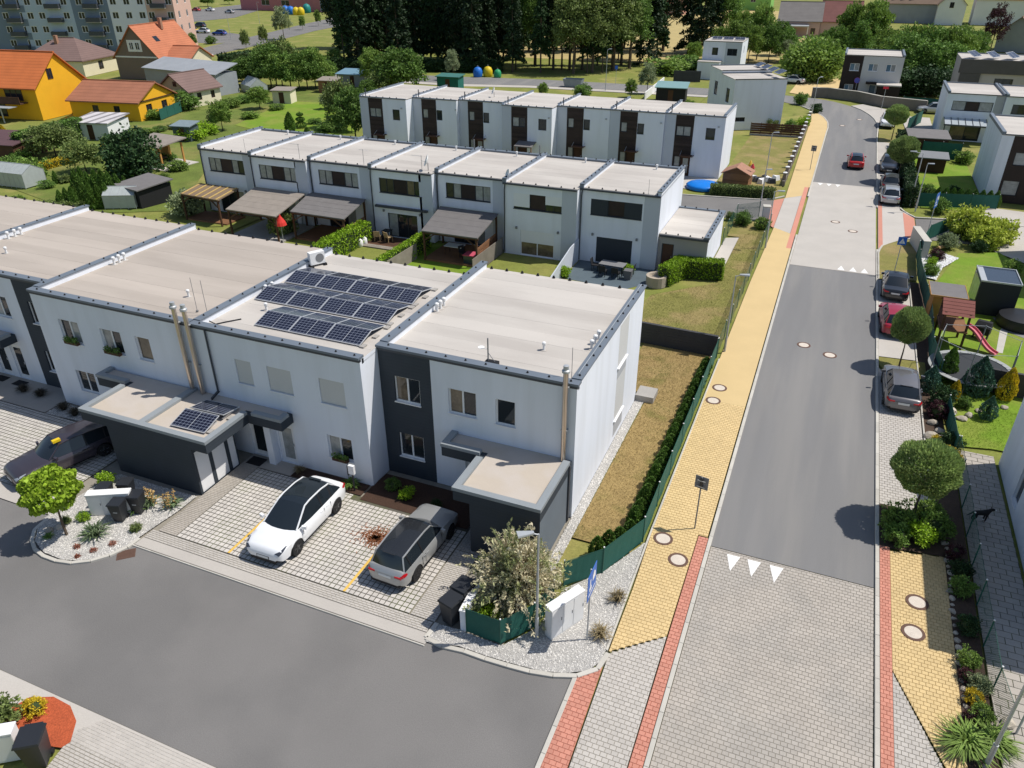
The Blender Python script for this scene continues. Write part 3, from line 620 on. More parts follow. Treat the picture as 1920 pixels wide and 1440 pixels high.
HB = near_house('townhouse with the big solar array on its roof and closed grey blinds', -17.9, -8.95, -1.35, 9.3,
    [(-15.68, -14.8, 3.93, 5.18, dict(ws, panes=1, blind=(blind_m, .96))), (-13.92, -12.64, 3.92, 5.17, dict(ws, panes=1, blind=(blind_m, .96))),
     (-11.18, -9.9, 3.91, 5.16, dict(ws, panes=1, blind=(blind_m, .96))), (-11.17, -9.88, 1.05, 2.26, dict(ws, mats=[pane_curtain, pane_m]))],
    doors=[(-15.6, -14.6, .05, 2.2, dict(mat=white_pvc, glazed=pane_m)), (-13.95, -13.05, .05, 2.2, dict(mat=white_pvc, glazed=pane_curtain))])
part(MB().box(-14.4, -14.05, -1.75, -1.36, .04, 2.1), 'porch_pier', render_white, HB, None, True)
HA = near_house('townhouse with flower boxes and two steel flues on its facade', -28.2, -17.91, -1.30, 9.8,
    [(-26.72, -25.39, 3.95, 5.2, dict(ws, mats=[pane_m, pane_curtain])), (-23.95, -22.61, 3.92, 5.18, dict(ws, mats=[pane_curtain, pane_m])),
     (-21.68, -20.78, 3.92, 5.17, dict(ws, panes=1, mats=[pane_warm])), (-26.65, -25.36, 1.1, 2.32, dict(ws))], doors=[(-24.3, -23.3, .05, 2.2, dict(mat=white_pvc, glazed=pane_m))], rm=membrane_tan)
H0 = near_house('townhouse with charcoal strip beside the entrance canopy at the picture edge', -37.5, -28.22, -0.36, 10.2,
    [(-30.1, -28.85, 3.93, 5.2, ws), (-30.1, -28.85, 1.05, 2.3, ws), (-33.0, -31.75, 3.9, 5.15, dict(ws, mats=[pane_curtain, pane_m])), (-35.9, -34.7, 3.9, 5.15, ws)],
    strip=(-30.8, -28.22), doors=[(-34.3, -33.4, .05, 2.2, dict(mat=white_pvc, glazed=pane_m)), (-32.9, -32.0, .05, 2.2, dict(mat=white_pvc, glazed=pane_m))], rm=membrane_tan)
H00 = near_house('townhouse of which only the pale flat roof shows, by the thuja row', -46.8, -37.52, -1.3, 10.4, [(-40, -38.8, 3.9, 5.15, ws)], rm=membrane_tan)
# --- flat roofed annexes in front of the houses
def annex(label, wx0, wx1, wy0, wy1, rx0, rx1, ry0, ext, doors=(), zt=3.10, zb=2.48, split=None, yb=None):
    t = thing('entrance_annex', label, 'annex', (wx0, wy0, 0), 0, 'flat roofed entrance annexes')
    mb = MB(); facade(mb, 'S', wy0, wx0, wx1, 0, zb); facade(mb, 'W', wx0, wy0, wy1, 0, zb); 
    part(mb, 'wall', charcoal, t, None, True)
    eo = [d for d in doors]
    mb = MB(); facade(mb, 'E', wx1, wy0, wy1, 0, zb, eo, .06); part(mb, 'side_wall', charcoal_sunlit if not doors else charcoal, t, None, True)
    for d in doors:
        part(sbox(MB(), 'E', wx1, d[0], d[1], .03, .06, d[2], d[3]), 'door', white_pvc, t, None, True)
    # roof outline: body rectangle plus one low canopy arm along the house front
    ex0, ex1, ey = ext
    ex0 = min(ex0, rx0); ex1 = max(ex1, rx1)
    poly = [(rx0, ry0), (rx1, ry0)] + ([(rx1, ey), (ex1, ey)] if ex1 > rx1 + .01 else []) + [(ex1, yb), (ex0, yb)] + ([(ex0, ey), (rx0, ey)] if ex0 < rx0 - .01 else [])
    part(MB().prism(poly, zb, zt - .16), 'roof_slab', charcoal, t, None, True)
    c = .26
    inner = MB()
    inner.box(rx0 + c, rx1 - c, ry0 + c, yb, zt - .158, zt - .13)
    if ex1 > rx1 + .01: inner.box(rx1 - c, ex1 - c, ey + c, yb, zt - .157, zt - .129)
    if ex0 < rx0 - .01: inner.box(ex0 + c, rx0 + c, ey + c, yb, zt - .157, zt - .129)
    part(inner, 'roof', membrane_sand, t, None, True)
    n = len(poly)
    for i in range(n):
        a, b = Vector((*poly[i], 0)), Vector((*poly[(i + 1) % n], 0))
        if abs(a.y - yb) < .01 and abs(b.y - yb) < .01: continue
        d = (b - a).normalized(); nrm = Vector((-d.y, d.x, 0))
        # extend outer corners so neighbouring pieces butt
        pv = Vector((*poly[i - 1], 0)); nx = Vector((*poly[(i + 2) % n], 0))
        convex_b = d.cross((nx - b)).z > 0; convex_a = (a - pv).cross(d).z > 0
        a2 = a - d * .03 if convex_a else a + d * c
        b2 = b - d * c if convex_b else b - d * .03 * 0
        q = [a2 - nrm * .03, b2 - nrm * .03, b2 + nrm * c, a2 + nrm * c]
        if not convex_b: q[1] = b - nrm * .03; q[2] = b + nrm * c
        part(MB().prism([(p.x, p.y) for p in q], zt - .15, zt), 'coping', coping_lt, t, None, True)
    if split: part(MB().box(split - .17, split + .17, ry0 + c, yb, zt - .12, zt - .003), 'dividing_coping', coping_lt, t, None, True)
    return t
AN1 = annex('charcoal double annex with white doors and small solar panels', -20.55, -15.7, -4.82, -2.3, -22.0, -14.75, -4.85, (-23.9, -12.9, -2.2), [(-4.7, -3.95, .05, 2.2), (-3.75, -2.95, .05, 2.2), (-2.75, -2.35, .05, 2.2)], split=-18.5, yb=-1.36)
AN2 = annex('charcoal annex with sandy flat roof at the end townhouse', -3.05, -0.12, -3.55, -0.02, -3.72, -0.1, -3.6, (-5.5, -3.72, -1.1), yb=-0.012)
part(MB().box(-.16, -.05, -.35, -.24, .05, 2.9), 'downpipe', gutter_m, AN2, None, True)
AN3 = annex('dark entrance canopy over two white doors at the picture edge', -41, -37.9, -3.2, -0.5, -41, -35.0, -3.3, (-41, -32.0, -1.3), yb=-0.37)
# --- flues, downpipes, roof ventilators
def flue(x, y, z0, z1, label):
    t = thing('chimney_flue', label, 'flue', (x, y, z0), 0, 'steel chimney flues on the facades')
    part(MB().cyl((0, 0, 0), (0, 0, z1 - z0 - .18), .105, 14), 'pipe', steel, t, 40)
    part(MB().lathe((0, 0, z1 - z0 - .2), [(.105, 0), (.16, .03), (.16, .12), (.11, .16), (.11, .32), (.07, .33)], 14), 'cap', galv, t, 40)
    for k in (.33, .8): part(MB().box(-.14, .14, -.02, .17, (z1 - z0) * k, (z1 - z0) * k + .04), 'bracket', galv, t)
flue(-0.42, -0.17, 3.02, 7.25, 'steel flue on the end townhouse facade, above the sandy annex roof')
flue(-18.5, -1.48, 2.98, 7.4, 'steel flue on the facade, the one nearer the flower boxes')
flue(-17.86, -1.52, 2.98, 7.4, 'steel flue on the facade, the one beside the dark downpipe')
tag(MB().tube([(-17.0, -1.42, 6.4), (-17.0, -1.42, 3.25), (-17.0, -1.9, 3.1)], .045, 8).build('downpipe', gutter_m), 'dark downpipe on the white facade beside the twin flues', 'downpipe')
vent0 = thing('roof_vent', 'white roof vent in the open on the antenna roof', 'roof vent', (-2.4, 2.74, 6.27), 0, 'white plastic roof ventilators')
part(MB().cyl((0, 0, 0), (0, 0, .30), .055, 10), 'pipe', white_plastic, vent0, 40)
part(MB().lathe((0, 0, .24), [(.075, 0), (.085, .02), (.085, .12), (.05, .15)], 12), 'cap', white_plastic, vent0, 40)
part(MB().cyl((0, 0, 0), (0, 0, .015), .16, 12), 'flange', membrane, vent0)
for x, y, lb in ((-0.55, 3.6, 'white roof vent at the sunlit edge coping, first of three by the corner'), (-0.55, 4.1, 'white roof vent at the sunlit edge coping, middle of three'), (-0.55, 4.6, 'white roof vent at the sunlit edge coping, last of three'),
                 (-8.45, 4.55, 'white roof vent beside the parapet by the solar array, lowest of three'), (-8.45, 4.9, 'white roof vent beside the parapet by the solar array, middle of three'), (-8.45, 5.25, 'white roof vent beside the parapet by the solar array, top of three'),
                 (-17.45, 3.4, 'white roof vent squeezed between parapet and solar array, first of two'), (-17.4, 3.85, 'white roof vent squeezed between parapet and solar array, second of two'), (-16.0, 1.6, 'white roof vent beside the shortest solar row'),
                 (-27.6, 3.4, 'white roof vent at the parapet of the flower box house, first of three'), (-27.6, 3.75, 'white roof vent at the parapet of the flower box house, middle of three'), (-27.6, 4.1, 'white roof vent at the parapet of the flower box house, last of three'),
                 (-20.6, 1.46, 'white roof vent in the open behind the twin flues'), (-36.9, 4.2, 'white roof vent at the edge roof parapet, first of three'), (-36.9, 4.65, 'white roof vent at the edge roof parapet, middle of three'), (-36.9, 5.05, 'white roof vent at the edge roof parapet, last of three'), (-34.7, 2.4, 'white roof vent standing alone on the edge roof')):
    dup(vent0, (x, y, 6.27), 0, lb, 1.15 if 'three' in lb else 1.0)
# --- solar panels
def cell_mat():
    m = bpy.data.materials.new('solar_cells'); m.use_nodes = True; t = m.node_tree; N = t.nodes; L = t.links; b = N['Principled BSDF']
    b.inputs['Roughness'].default_value = 0.12; b.inputs['Specular IOR Level'].default_value = 0.5
    tc = N.new('ShaderNodeTexCoord'); sx = N.new('ShaderNodeSeparateXYZ'); L.new(tc.outputs['Object'], sx.inputs[0])
    vs = []
    for ax, per, w in ((0, 0.092 * 2, 0.007), (1, 0.155, 0.009)):
        p = N.new('ShaderNodeMath'); p.operation = 'PINGPONG'; p.inputs[1].default_value = per / 2; L.new(sx.outputs[ax], p.inputs[0])
        q = N.new('ShaderNodeMath'); q.operation = 'LESS_THAN'; q.inputs[1].default_value = w; L.new(p.outputs[0], q.inputs[0]); vs.append(q.outputs[0])
    mx = N.new('ShaderNodeMath'); mx.operation = 'MAXIMUM'; L.new(vs[0], mx.inputs[0]); L.new(vs[1], mx.inputs[1])
    c = N.new('ShaderNodeMix'); c.data_type = 'RGBA'; L.new(mx.outputs[0], c.inputs[0]); c.inputs[6].default_value = (0.010, 0.012, 0.026, 1); c.inputs[7].default_value = (0.20, 0.22, 0.28, 1)
    L.new(c.outputs[2], b.inputs['Base Color']); return m
cells = cell_mat(); alu = M('aluminium', (0.66, 0.67, 0.68), 0.4, 0.03, 3, 0, metal=0.5)
_pf = MB(); _pf.box(-.925, .925, -.545, -.515, -.02, .018); _pf.box(-.925, .925, .515, .545, -.02, .018); _pf.box(-.925, -.895, -.515, .515, -.02, .018); _pf.box(.895, .925, -.515, .515, -.02, .018); _pf.box(-.012, .012, -.515, .515, .0125, .0145)
_pc = MB().box(-.9, .9, -.52, .52, -.012, .012); PANEL = []
def panel(par, loc, tilt, rz=0, sc=1.0):
    if not PANEL:
        a = _pf.build('solar_panel', alu, par, None, False); b = _pc.build('cell_sheet', cells, a, None, False); PANEL.extend((a, b))
    else:
        a = PANEL[0].copy(); b = PANEL[1].copy(); COL.objects.link(a); COL.objects.link(b); a.parent = par; b.parent = a
    a.location = loc; a.rotation_euler = (tilt, 0, rz); a.scale = (sc,) * 3
for nm, n, xs, yb0 in (('far', 4, -17.35, 4.75), ('middle', 4, -17.35, 2.40), ('near', 3, -15.4, 0.02)):
    t = thing('solar_array', '%s row of %d paired solar panels on the townhouse roof' % (nm, n), 'solar array', (xs, yb0, 6.27), 0, 'solar rows on the townhouse roof')
    for k in range(n):
        panel(t, (.925 + k * 1.87, .50, .20), R(15)); panel(t, (.925 + k * 1.87, 1.56, .20), R(-12))
        part(MB().bar((.05 + k * 1.87, 0, .02), (.05 + k * 1.87, 2.1, .02), .05).bar((.05 + k * 1.87, 1.03, .02), (.05 + k * 1.87, 1.03, .3), .04), 'mount_rail', alu, t)
    part(MB().box(n * 1.87 - .0, n * 1.87 + .22, -.1, .2, .0, .07).box(n * 1.87, n * 1.87 + .22, .9, 1.2, 0, .07).box(n * 1.87, n * 1.87 + .22, 1.9, 2.2, 0, .07), 'ballast', concrete, t)
for x, y, tl, lb in ((-16.25, -3.75, 14, 'single solar panel at the front of the double annex roof'), (-16.2, -2.55, -10, 'single dark solar panel at the rear of the double annex roof')):
    t = thing('solar_array', lb, 'solar array', (x, y, 2.97), 0, 'single solar panels on the annex roof'); panel(t, (0, 0, .21), R(tl), R(2))
    part(MB().box(-.8, -.74, -.45, .45, 0, .1).box(.74, .8, -.45, .45, 0, .1), 'mount_rail', alu, t); part(MB().box(.95, 1.15, -.4, -.1, 0, .08), 'ballast', concrete, t)
# --- roof equipment
t = thing('air_conditioner', 'white air conditioning unit on the solar roof beside the parapet', 'air conditioner', (-17.3, 7.5, 6.27), R(60))
part(MB().box(-.42, .42, -.17, .17, .12, .78), 'casing', white_plastic, t); fg = part(MB().lathe((0, 0, 0), [(.24, 0), (.24, .01)], 16), 'fan_grille', galv_dk, t)
fg.rotation_euler = (R(90), 0, 0); fg.location = (.12, -.172, .45)
part(MB().box(-.45, -.3, -.3, .3, 0, .12).box(.3, .45, -.3, .3, 0, .12), 'feet', rubber, t)
t = thing('roof_antenna', 'thin mast with small white antenna on the end townhouse roof', 'antenna', (-4.1, 0.75, 6.27))
part(MB().cyl((0, 0, 0), (0, 0, 1.15), .03, 8), 'mast', galv_dk, t); part(MB().box(-.1, .45, -.12, .12, 0, .14), 'weight', rubber, t)
part(MB().lathe((-.3, 0, .62), [(.02, 0), (.13, .05), (.14, .07)], 12).bar((-.3, 0, .65), (0, 0, .65), .02), 'reflector', white_plastic, t); part(MB().bar((0, 0, .5), (.3, 0, .12), .02), 'brace', galv_dk, t)
def rod(x, y, z, h, label):
    tag(MB().cyl((x, y, z), (x, y, z + h), .012, 6).cyl((x, y, z), (x, y, z + .06), .06, 8).build('lightning_rod', galv_dk), label, 'lightning rod', 'thin lightning rods on the roofs')
rod(-0.42, 0.55, 6.3, 1.5, 'thin lightning rod beside the flue at the end townhouse corner')
rod(-18.9, 0.2, 6.3, 1.7, 'thin lightning rod by the twin flues, farther from the solar array'); rod(-18.2, 0.1, 6.3, 1.7, 'thin lightning rod by the twin flues, nearer the solar array')
cable = M('cable_grey', (0.55, 0.53, 0.5), 0.6, 0.05, 3, 0)
tag(MB().tube([(-16.4, .3, 6.31), (-16.9, -.3, 6.31), (-17.1, -.6, 6.31), (-17.3, -.75, 6.5)], .025, 6).build('solar_cable', rubber), 'black cable looping from the solar array to the roof edge', 'cable')
tag(MB().tube([(-17.0, -1.3, 3.2), (-16.9, -2.2, 3.03), (-16.7, -2.6, 3.03), (-16.8, -2.9, 3.05)], .03, 6).build('annex_cable', rubber), 'black cable from the downpipe to the annex solar panels', 'cable')
# wall lamps, charger, mats
tag(MB().box(-5.35, -5.1, -.16, -.0, 2.1, 2.22).build('wall_lamp', gutter_m), 'small dark wall lamp under the end townhouse canopy', 'lamp')
t = thing('car_charger', 'white wallbox charger on a black post behind the white car', 'charger', (-9.55, -2.0, .05))
part(MB().cyl((0, 0, 0), (0, 0, 1.25), .04, 8), 'post', black_plastic, t); part(MB().box(-.14, .14, -.09, .05, .95, 1.4), 'housing', white_plastic, t); part(MB().box(-.2, -.14, -.09, .02, .85, 1.38), 'cable_holder', black_plastic, t)
tag(MB().box(-15.5, -14.7, -2.15, -1.55, .046, .062).build('door_mat', rubber), 'black door mat at the charcoal annex entrance', 'mat')
for x, lb in ((-34.2, 'black door mat at the edge house, nearer the picture edge'), (-32.7, 'black door mat at the edge house, nearer the grass clumps')): tag(MB().box(x, x + .8, -1.1, -.6, .046, .062).build('door_mat', rubber), lb, 'mat')
# ------------------------------------------------------------------ middle terrace (garden side) and back terrace
ORD = ['first', 'second', 'third', 'fourth', 'fifth', 'sixth', 'seventh']
MID = [(-45.7, -39.72, 29.4, 'cur', 'pergola with yellow ribbed roof'), (-39.7, -33.82, 28.95, 'cur', 'brown felt pergola'), (-33.8, -27.62, 29.4, 'cur', 'grey pergola and red parasol'), (-27.6, -21.82, 29.05, 'dark', 'bare terrace with two wicker chairs'),
       (-21.8, -15.62, 29.75, 'cur', 'dark hut with toy box'), (-15.6, -9.62, 29.05, 'half', 'half lowered white shutters'), (-9.6, -3.5, 29.75, 'shut', 'closed dark shutters and grey terrace')]
ZM = 5.66
def band_window(t, side, plane, a0, a1, z0, z1, style, frame):
    mb = MB(); fw = .05; d0, d1 = .06, .13
    for q in ((a0, a1, z0, z0 + fw), (a0, a1, z1 - fw, z1), (a0, a0 + fw, z0 + fw, z1 - fw), (a1 - fw, a1, z0 + fw, z1 - fw)): sbox(mb, side, plane, q[0], q[1], d0, d1, q[2], q[3])
    L = a1 - a0; cuts = [a0 + fw, a0 + L * .17, a0 + L * .34, a0 + L * .66, a0 + L * .83, a1 - fw]
    for c in cuts[1:-1]: sbox(mb, side, plane, c - .03, c + .03, d0, d1, z0 + fw, z1 - fw)
    o = mb.build('window', frame, t)
    fills = {'cur': [pane_curtain, pane_curtain, None, pane_curtain, pane_curtain], 'dark': [pane_m, pane_m, None, pane_warm, pane_m], 'half': [pane_m] * 5, 'shut': [pane_m] * 5}[style]
    fills = list(fills)
    if style == 'cur' and rnd.random() < .6: fills[0 if rnd.random() < .5 else 4] = pane_m
    for k in range(5):
        nm, mt = ('pane', fills[k]) if k != 2 else ('infill_panel', brown_clad)
        part(sbox(MB(), side, plane, cuts[k] + .03 * (k > 0), cuts[k + 1] - .03 * (k < 4), .09, .115, z0 + fw, z1 - fw), nm, mt or brown_clad, o, None, True)
    if style == 'half':
        part(sbox(MB(), side, plane, a0, cuts[2] - .02, .005, .05, z0 + (z1 - z0) * .14, z1), 'blind', blind_white, o, None, True); part(sbox(MB(), side, plane, cuts[3] + .02, a1, .005, .05, z0 + (z1 - z0) * .45, z1), 'blind', blind_white, o, None, True)
    if style == 'shut':
        part(sbox(MB(), side, plane, a0, cuts[2] - .02, .005, .05, z0, z1), 'blind', blind_dark, o, None, True); part(sbox(MB(), side, plane, cuts[3] + .02, a1, .005, .05, z0, z1), 'blind', blind_dark, o, None, True)
    part(sbox(MB(), side, plane, a0 - .02, a1 + .02, -.06, .055, z0 - .03, z0 + .012), 'sill', gutter_m, o, None, True)
def mid_house(k, x0, x1, yf, style, what, yb=38.0):
    t = thing('terraced_house', 'white terraced house in the middle row with %s' % what, 'house', (x0, yf, 0), 0, 'white terraced houses of the middle row')
    gx0 = x1 - 1.2
    bw = (x0 + .85, x0 + 4.78, 3.74, 4.95); dw = (x0 + 1.42, x0 + 4.22, .06, 2.08)
    mb = MB(); facade(mb, 'S', yf, x0, gx0, 0, ZM, [bw, dw], .13)
    facade(mb, 'E', x1, yf, yb, 0, ZM); facade(mb, 'W', x0, yf, yb, 0, ZM); facade(mb, 'N', yb, x0, x1, 0, ZM)
    mb.box(x0 + .002, x0 + .26, yf, yb, ZM, ZM + .30)
    if k == 6: mb.box(x1 - .26, x1, yf, yb, ZM, ZM + .30)
    part(mb, 'wall', render_white, t, None, True)
    sm = MB(); facade(sm, 'S', yf, gx0, x1, 0, ZM); part(sm, 'facade_panel', render_bluegrey, t, None, True)
    part(MB().box(x0, x1, yf - .05, yb + .08, ZM - .04, ZM + .02), 'roof', concrete, t, None, True)
    roof_strips(t, x0 + .26, x1 - (.26 if k == 6 else 0), yf + .02, yb, ZM + .05, 1.0)
    part(MB().box(x0 + .02, x1 - .02, yf - .16, yf - .055, ZM - .1, ZM + .03), 'gutter', gutter_m, t, None, True)
    part(MB().box(x0 - .06, x0 + .32, yf - .1, yb + .1, ZM + .302, ZM + .36), 'coping', coping_m, t, None, True)
    part(MB().box(x0 - .05, x0 + .26, yf - .12, yf - .01, ZM - .12, ZM + .30), 'coping_end', coping_m, t, None, True)
    pts = [(x0 + .13, yf + .3 + j * (yb - yf - .5) / 8, ZM + .355) for j in range(9)]
    if k == 6:
        part(MB().box(x1 - .32, x1 + .06, yf - .1, yb + .1, ZM + .302, ZM + .36), 'coping', coping_m, t, None, True)
        pts += [(x1 - .13, yf + .3 + j * (yb - yf - .5) / 8, ZM + .355) for j in range(9)]
    part(MB().box(x0 + .3, x1, yb - .25, yb + .1, ZM + .06, ZM + .2), 'coping', coping_m, t, None, True)
    pts += [(x0 + .6 + j * (x1 - x0 - .9) / 5, yf + .1, ZM + .05) for j in range(6)] + [(x0 + .6 + j * (x1 - x0 - .9) / 5, yb - .08, ZM + .19) for j in range(6)]
    fixings(t, pts, .07, .1)
    band_window(t, 'S', yf, *bw, style, anthracite)
    gm2 = {'cur': [pane_m, pane_m, pane_curtain], 'dark': [pane_curtain, pane_m, pane_m], 'half': [pane_warm], 'shut': [pane_m]}[style]
    dd = window(t, 'S', yf, *dw, panes=3 if style != 'half' else 2, frame=anthracite if style != 'half' else white_pvc, mats=gm2, depth=.13, name='terrace_door',
                blind={'half': (blind_white, .48), 'shut': (blind_dark, .99)}.get(style))
    part(MB().tube([(x0 + .16, yf - .1, ZM - .1), (x0 + .10, yf - .07, ZM - .55), (x0 + .10, yf - .07, .1)], .05, 6), 'downpipe', gutter_m, t, None, True)
    for xx in (x0 + 1.1, x0 + 4.55): part(MB().box(xx - .07, xx + .07, yf - .12, yf, 2.15, 2.33), 'wall_lamp', galv_dk, t, None, True)
    # roof vents
    part(MB().cyl((x0 + 4.0, yb - .9, ZM), (x0 + 4.0, yb - .9, ZM + .42), .07, 8).cyl((x0 + 4.0, yb - .9, ZM + .3), (x0 + 4.0, yb - .9, ZM + .45), .1, 8), 'roof_vent', white_plastic, t, None, True)
    if k in (3, 4): part(MB().cyl((x1 - .3, yb - .3, ZM), (x1 - .3, yb - .3, ZM + 1.0), .05, 8), 'roof_pipe', galv_dk, t, None, True)
    return t
for k, (x0, x1, yf, st, wh) in enumerate(MID): mid_house(k, x0, x1, yf, st, wh)
# end house annex
t = thing('garage_annex', 'low flat roofed annex with dark door beside the hedge', 'annex', (-3.48, 30.1, 0))
mb = MB(); facade(mb, 'S', 30.1, -3.48, .15, 0, 2.75, [(-3.2, -2.3, .05, 2.1)], .1); part(mb, 'wall', M('annex_taupe', (0.36, 0.335, 0.305), .88, .03, .5, .03, 55), t, None, True)
mb = MB(); facade(mb, 'E', .15, 30.1, 37.2, 0, 2.75); facade(mb, 'N', 37.2, -3.48, .15, 0, 2.75); part(mb, 'side_wall', render_white, t, None, True)
door(t, 'S', 30.1, -3.2, -2.3, .05, 2.1, wood_dark, gutter_m)
part(MB().box(-3.48, .2, 30.05, 37.25, 2.75, 2.80), 'roof', concrete, t, None, True); roof_strips(t, -3.45, -.1, 30.1, 37.0, 2.83)
part(MB().box(-.16, .24, 30.0, 37.3, 2.81, 2.95), 'coping', coping_m, t, None, True); part(MB().box(-3.47, -.17, 37.02, 37.3, 2.81, 2.93), 'coping', coping_m, t, None, True)
part(MB().box(-3.4, .2, 29.95, 30.04, 2.62, 2.78), 'gutter', gutter_m, t, None, True)
fixings(t, [(.04, 30.4 + j * .85, 2.95) for j in range(8)] + [(-3.0 + j * .9, 30.2, 2.83) for j in range(4)] + [(-3.0 + j * .9, 37.15, 2.93) for j in range(4)], .07, .1)
# small things on the middle roofs
dish0 = thing('satellite_dish', 'white satellite dish beside the parapet on the roof above the bare terrace', 'satellite dish', (-21.95 - .6, 29.9, ZM + .05), R(-60), 'white satellite dishes on the roofs')
part(MB().cyl((0, 0, 0), (0, 0, .6), .03, 8), 'mast', galv_dk, dish0)
dm = MB().lathe((0, 0, 0), [(.02, 0), (.25, .03), (.42, .10), (.48, .16), (.47, .17), (.40, .12), (.2, .05)], 18); d_o = part(dm, 'reflector', white_plastic, dish0, 40); d_o.location = (0, 0, .75); d_o.rotation_euler = (R(70), 0, 0)
part(MB().bar((0, 0, .65), (0, -.55, .8), .025), 'feed_arm', galv, dish0)
dup(dish0, (-15.35, 29.5, ZM + .05), R(-50), 'small white satellite dish at the parapet above the shuttered house', .7)
dup(dish0, (-30.5, 61.0, 6.28), R(-60), 'white satellite dish on a back row roof beyond the middle row', .9)
def yagi(x, y, z, label, w=.9):
    t = thing('tv_antenna', label, 'antenna', (x, y, z), 0, 'thin television antennas on the middle row')
    part(MB().cyl((0, 0, 0), (0, 0, 1.3), .018, 6), 'mast', galv_dk, t); part(MB().bar((-w, 0, 1.25), (.1, 0, 1.25), .015), 'boom', galv, t)
    for j in range(5): part(MB().bar((-w + j * .2, -.14, 1.25), (-w + j * .2, .14, 1.25), .01), 'element', galv, t)
yagi(-22.9, 29.5, ZM, 'thin television antenna near the satellite dish'); yagi(-34.6, 29.3, ZM, 'thin television antenna above the brown felt pergola'); yagi(-28.4, 29.6, ZM, 'thin television antenna above the grey pergola', .35)
rod(-40.6, 29.6, ZM, 1.2, 'thin rod on the roof above the yellow ribbed pergola'); rod(-4.5, 29.9, ZM, 1.1, 'thin rod on the roof above the closed dark shutters')
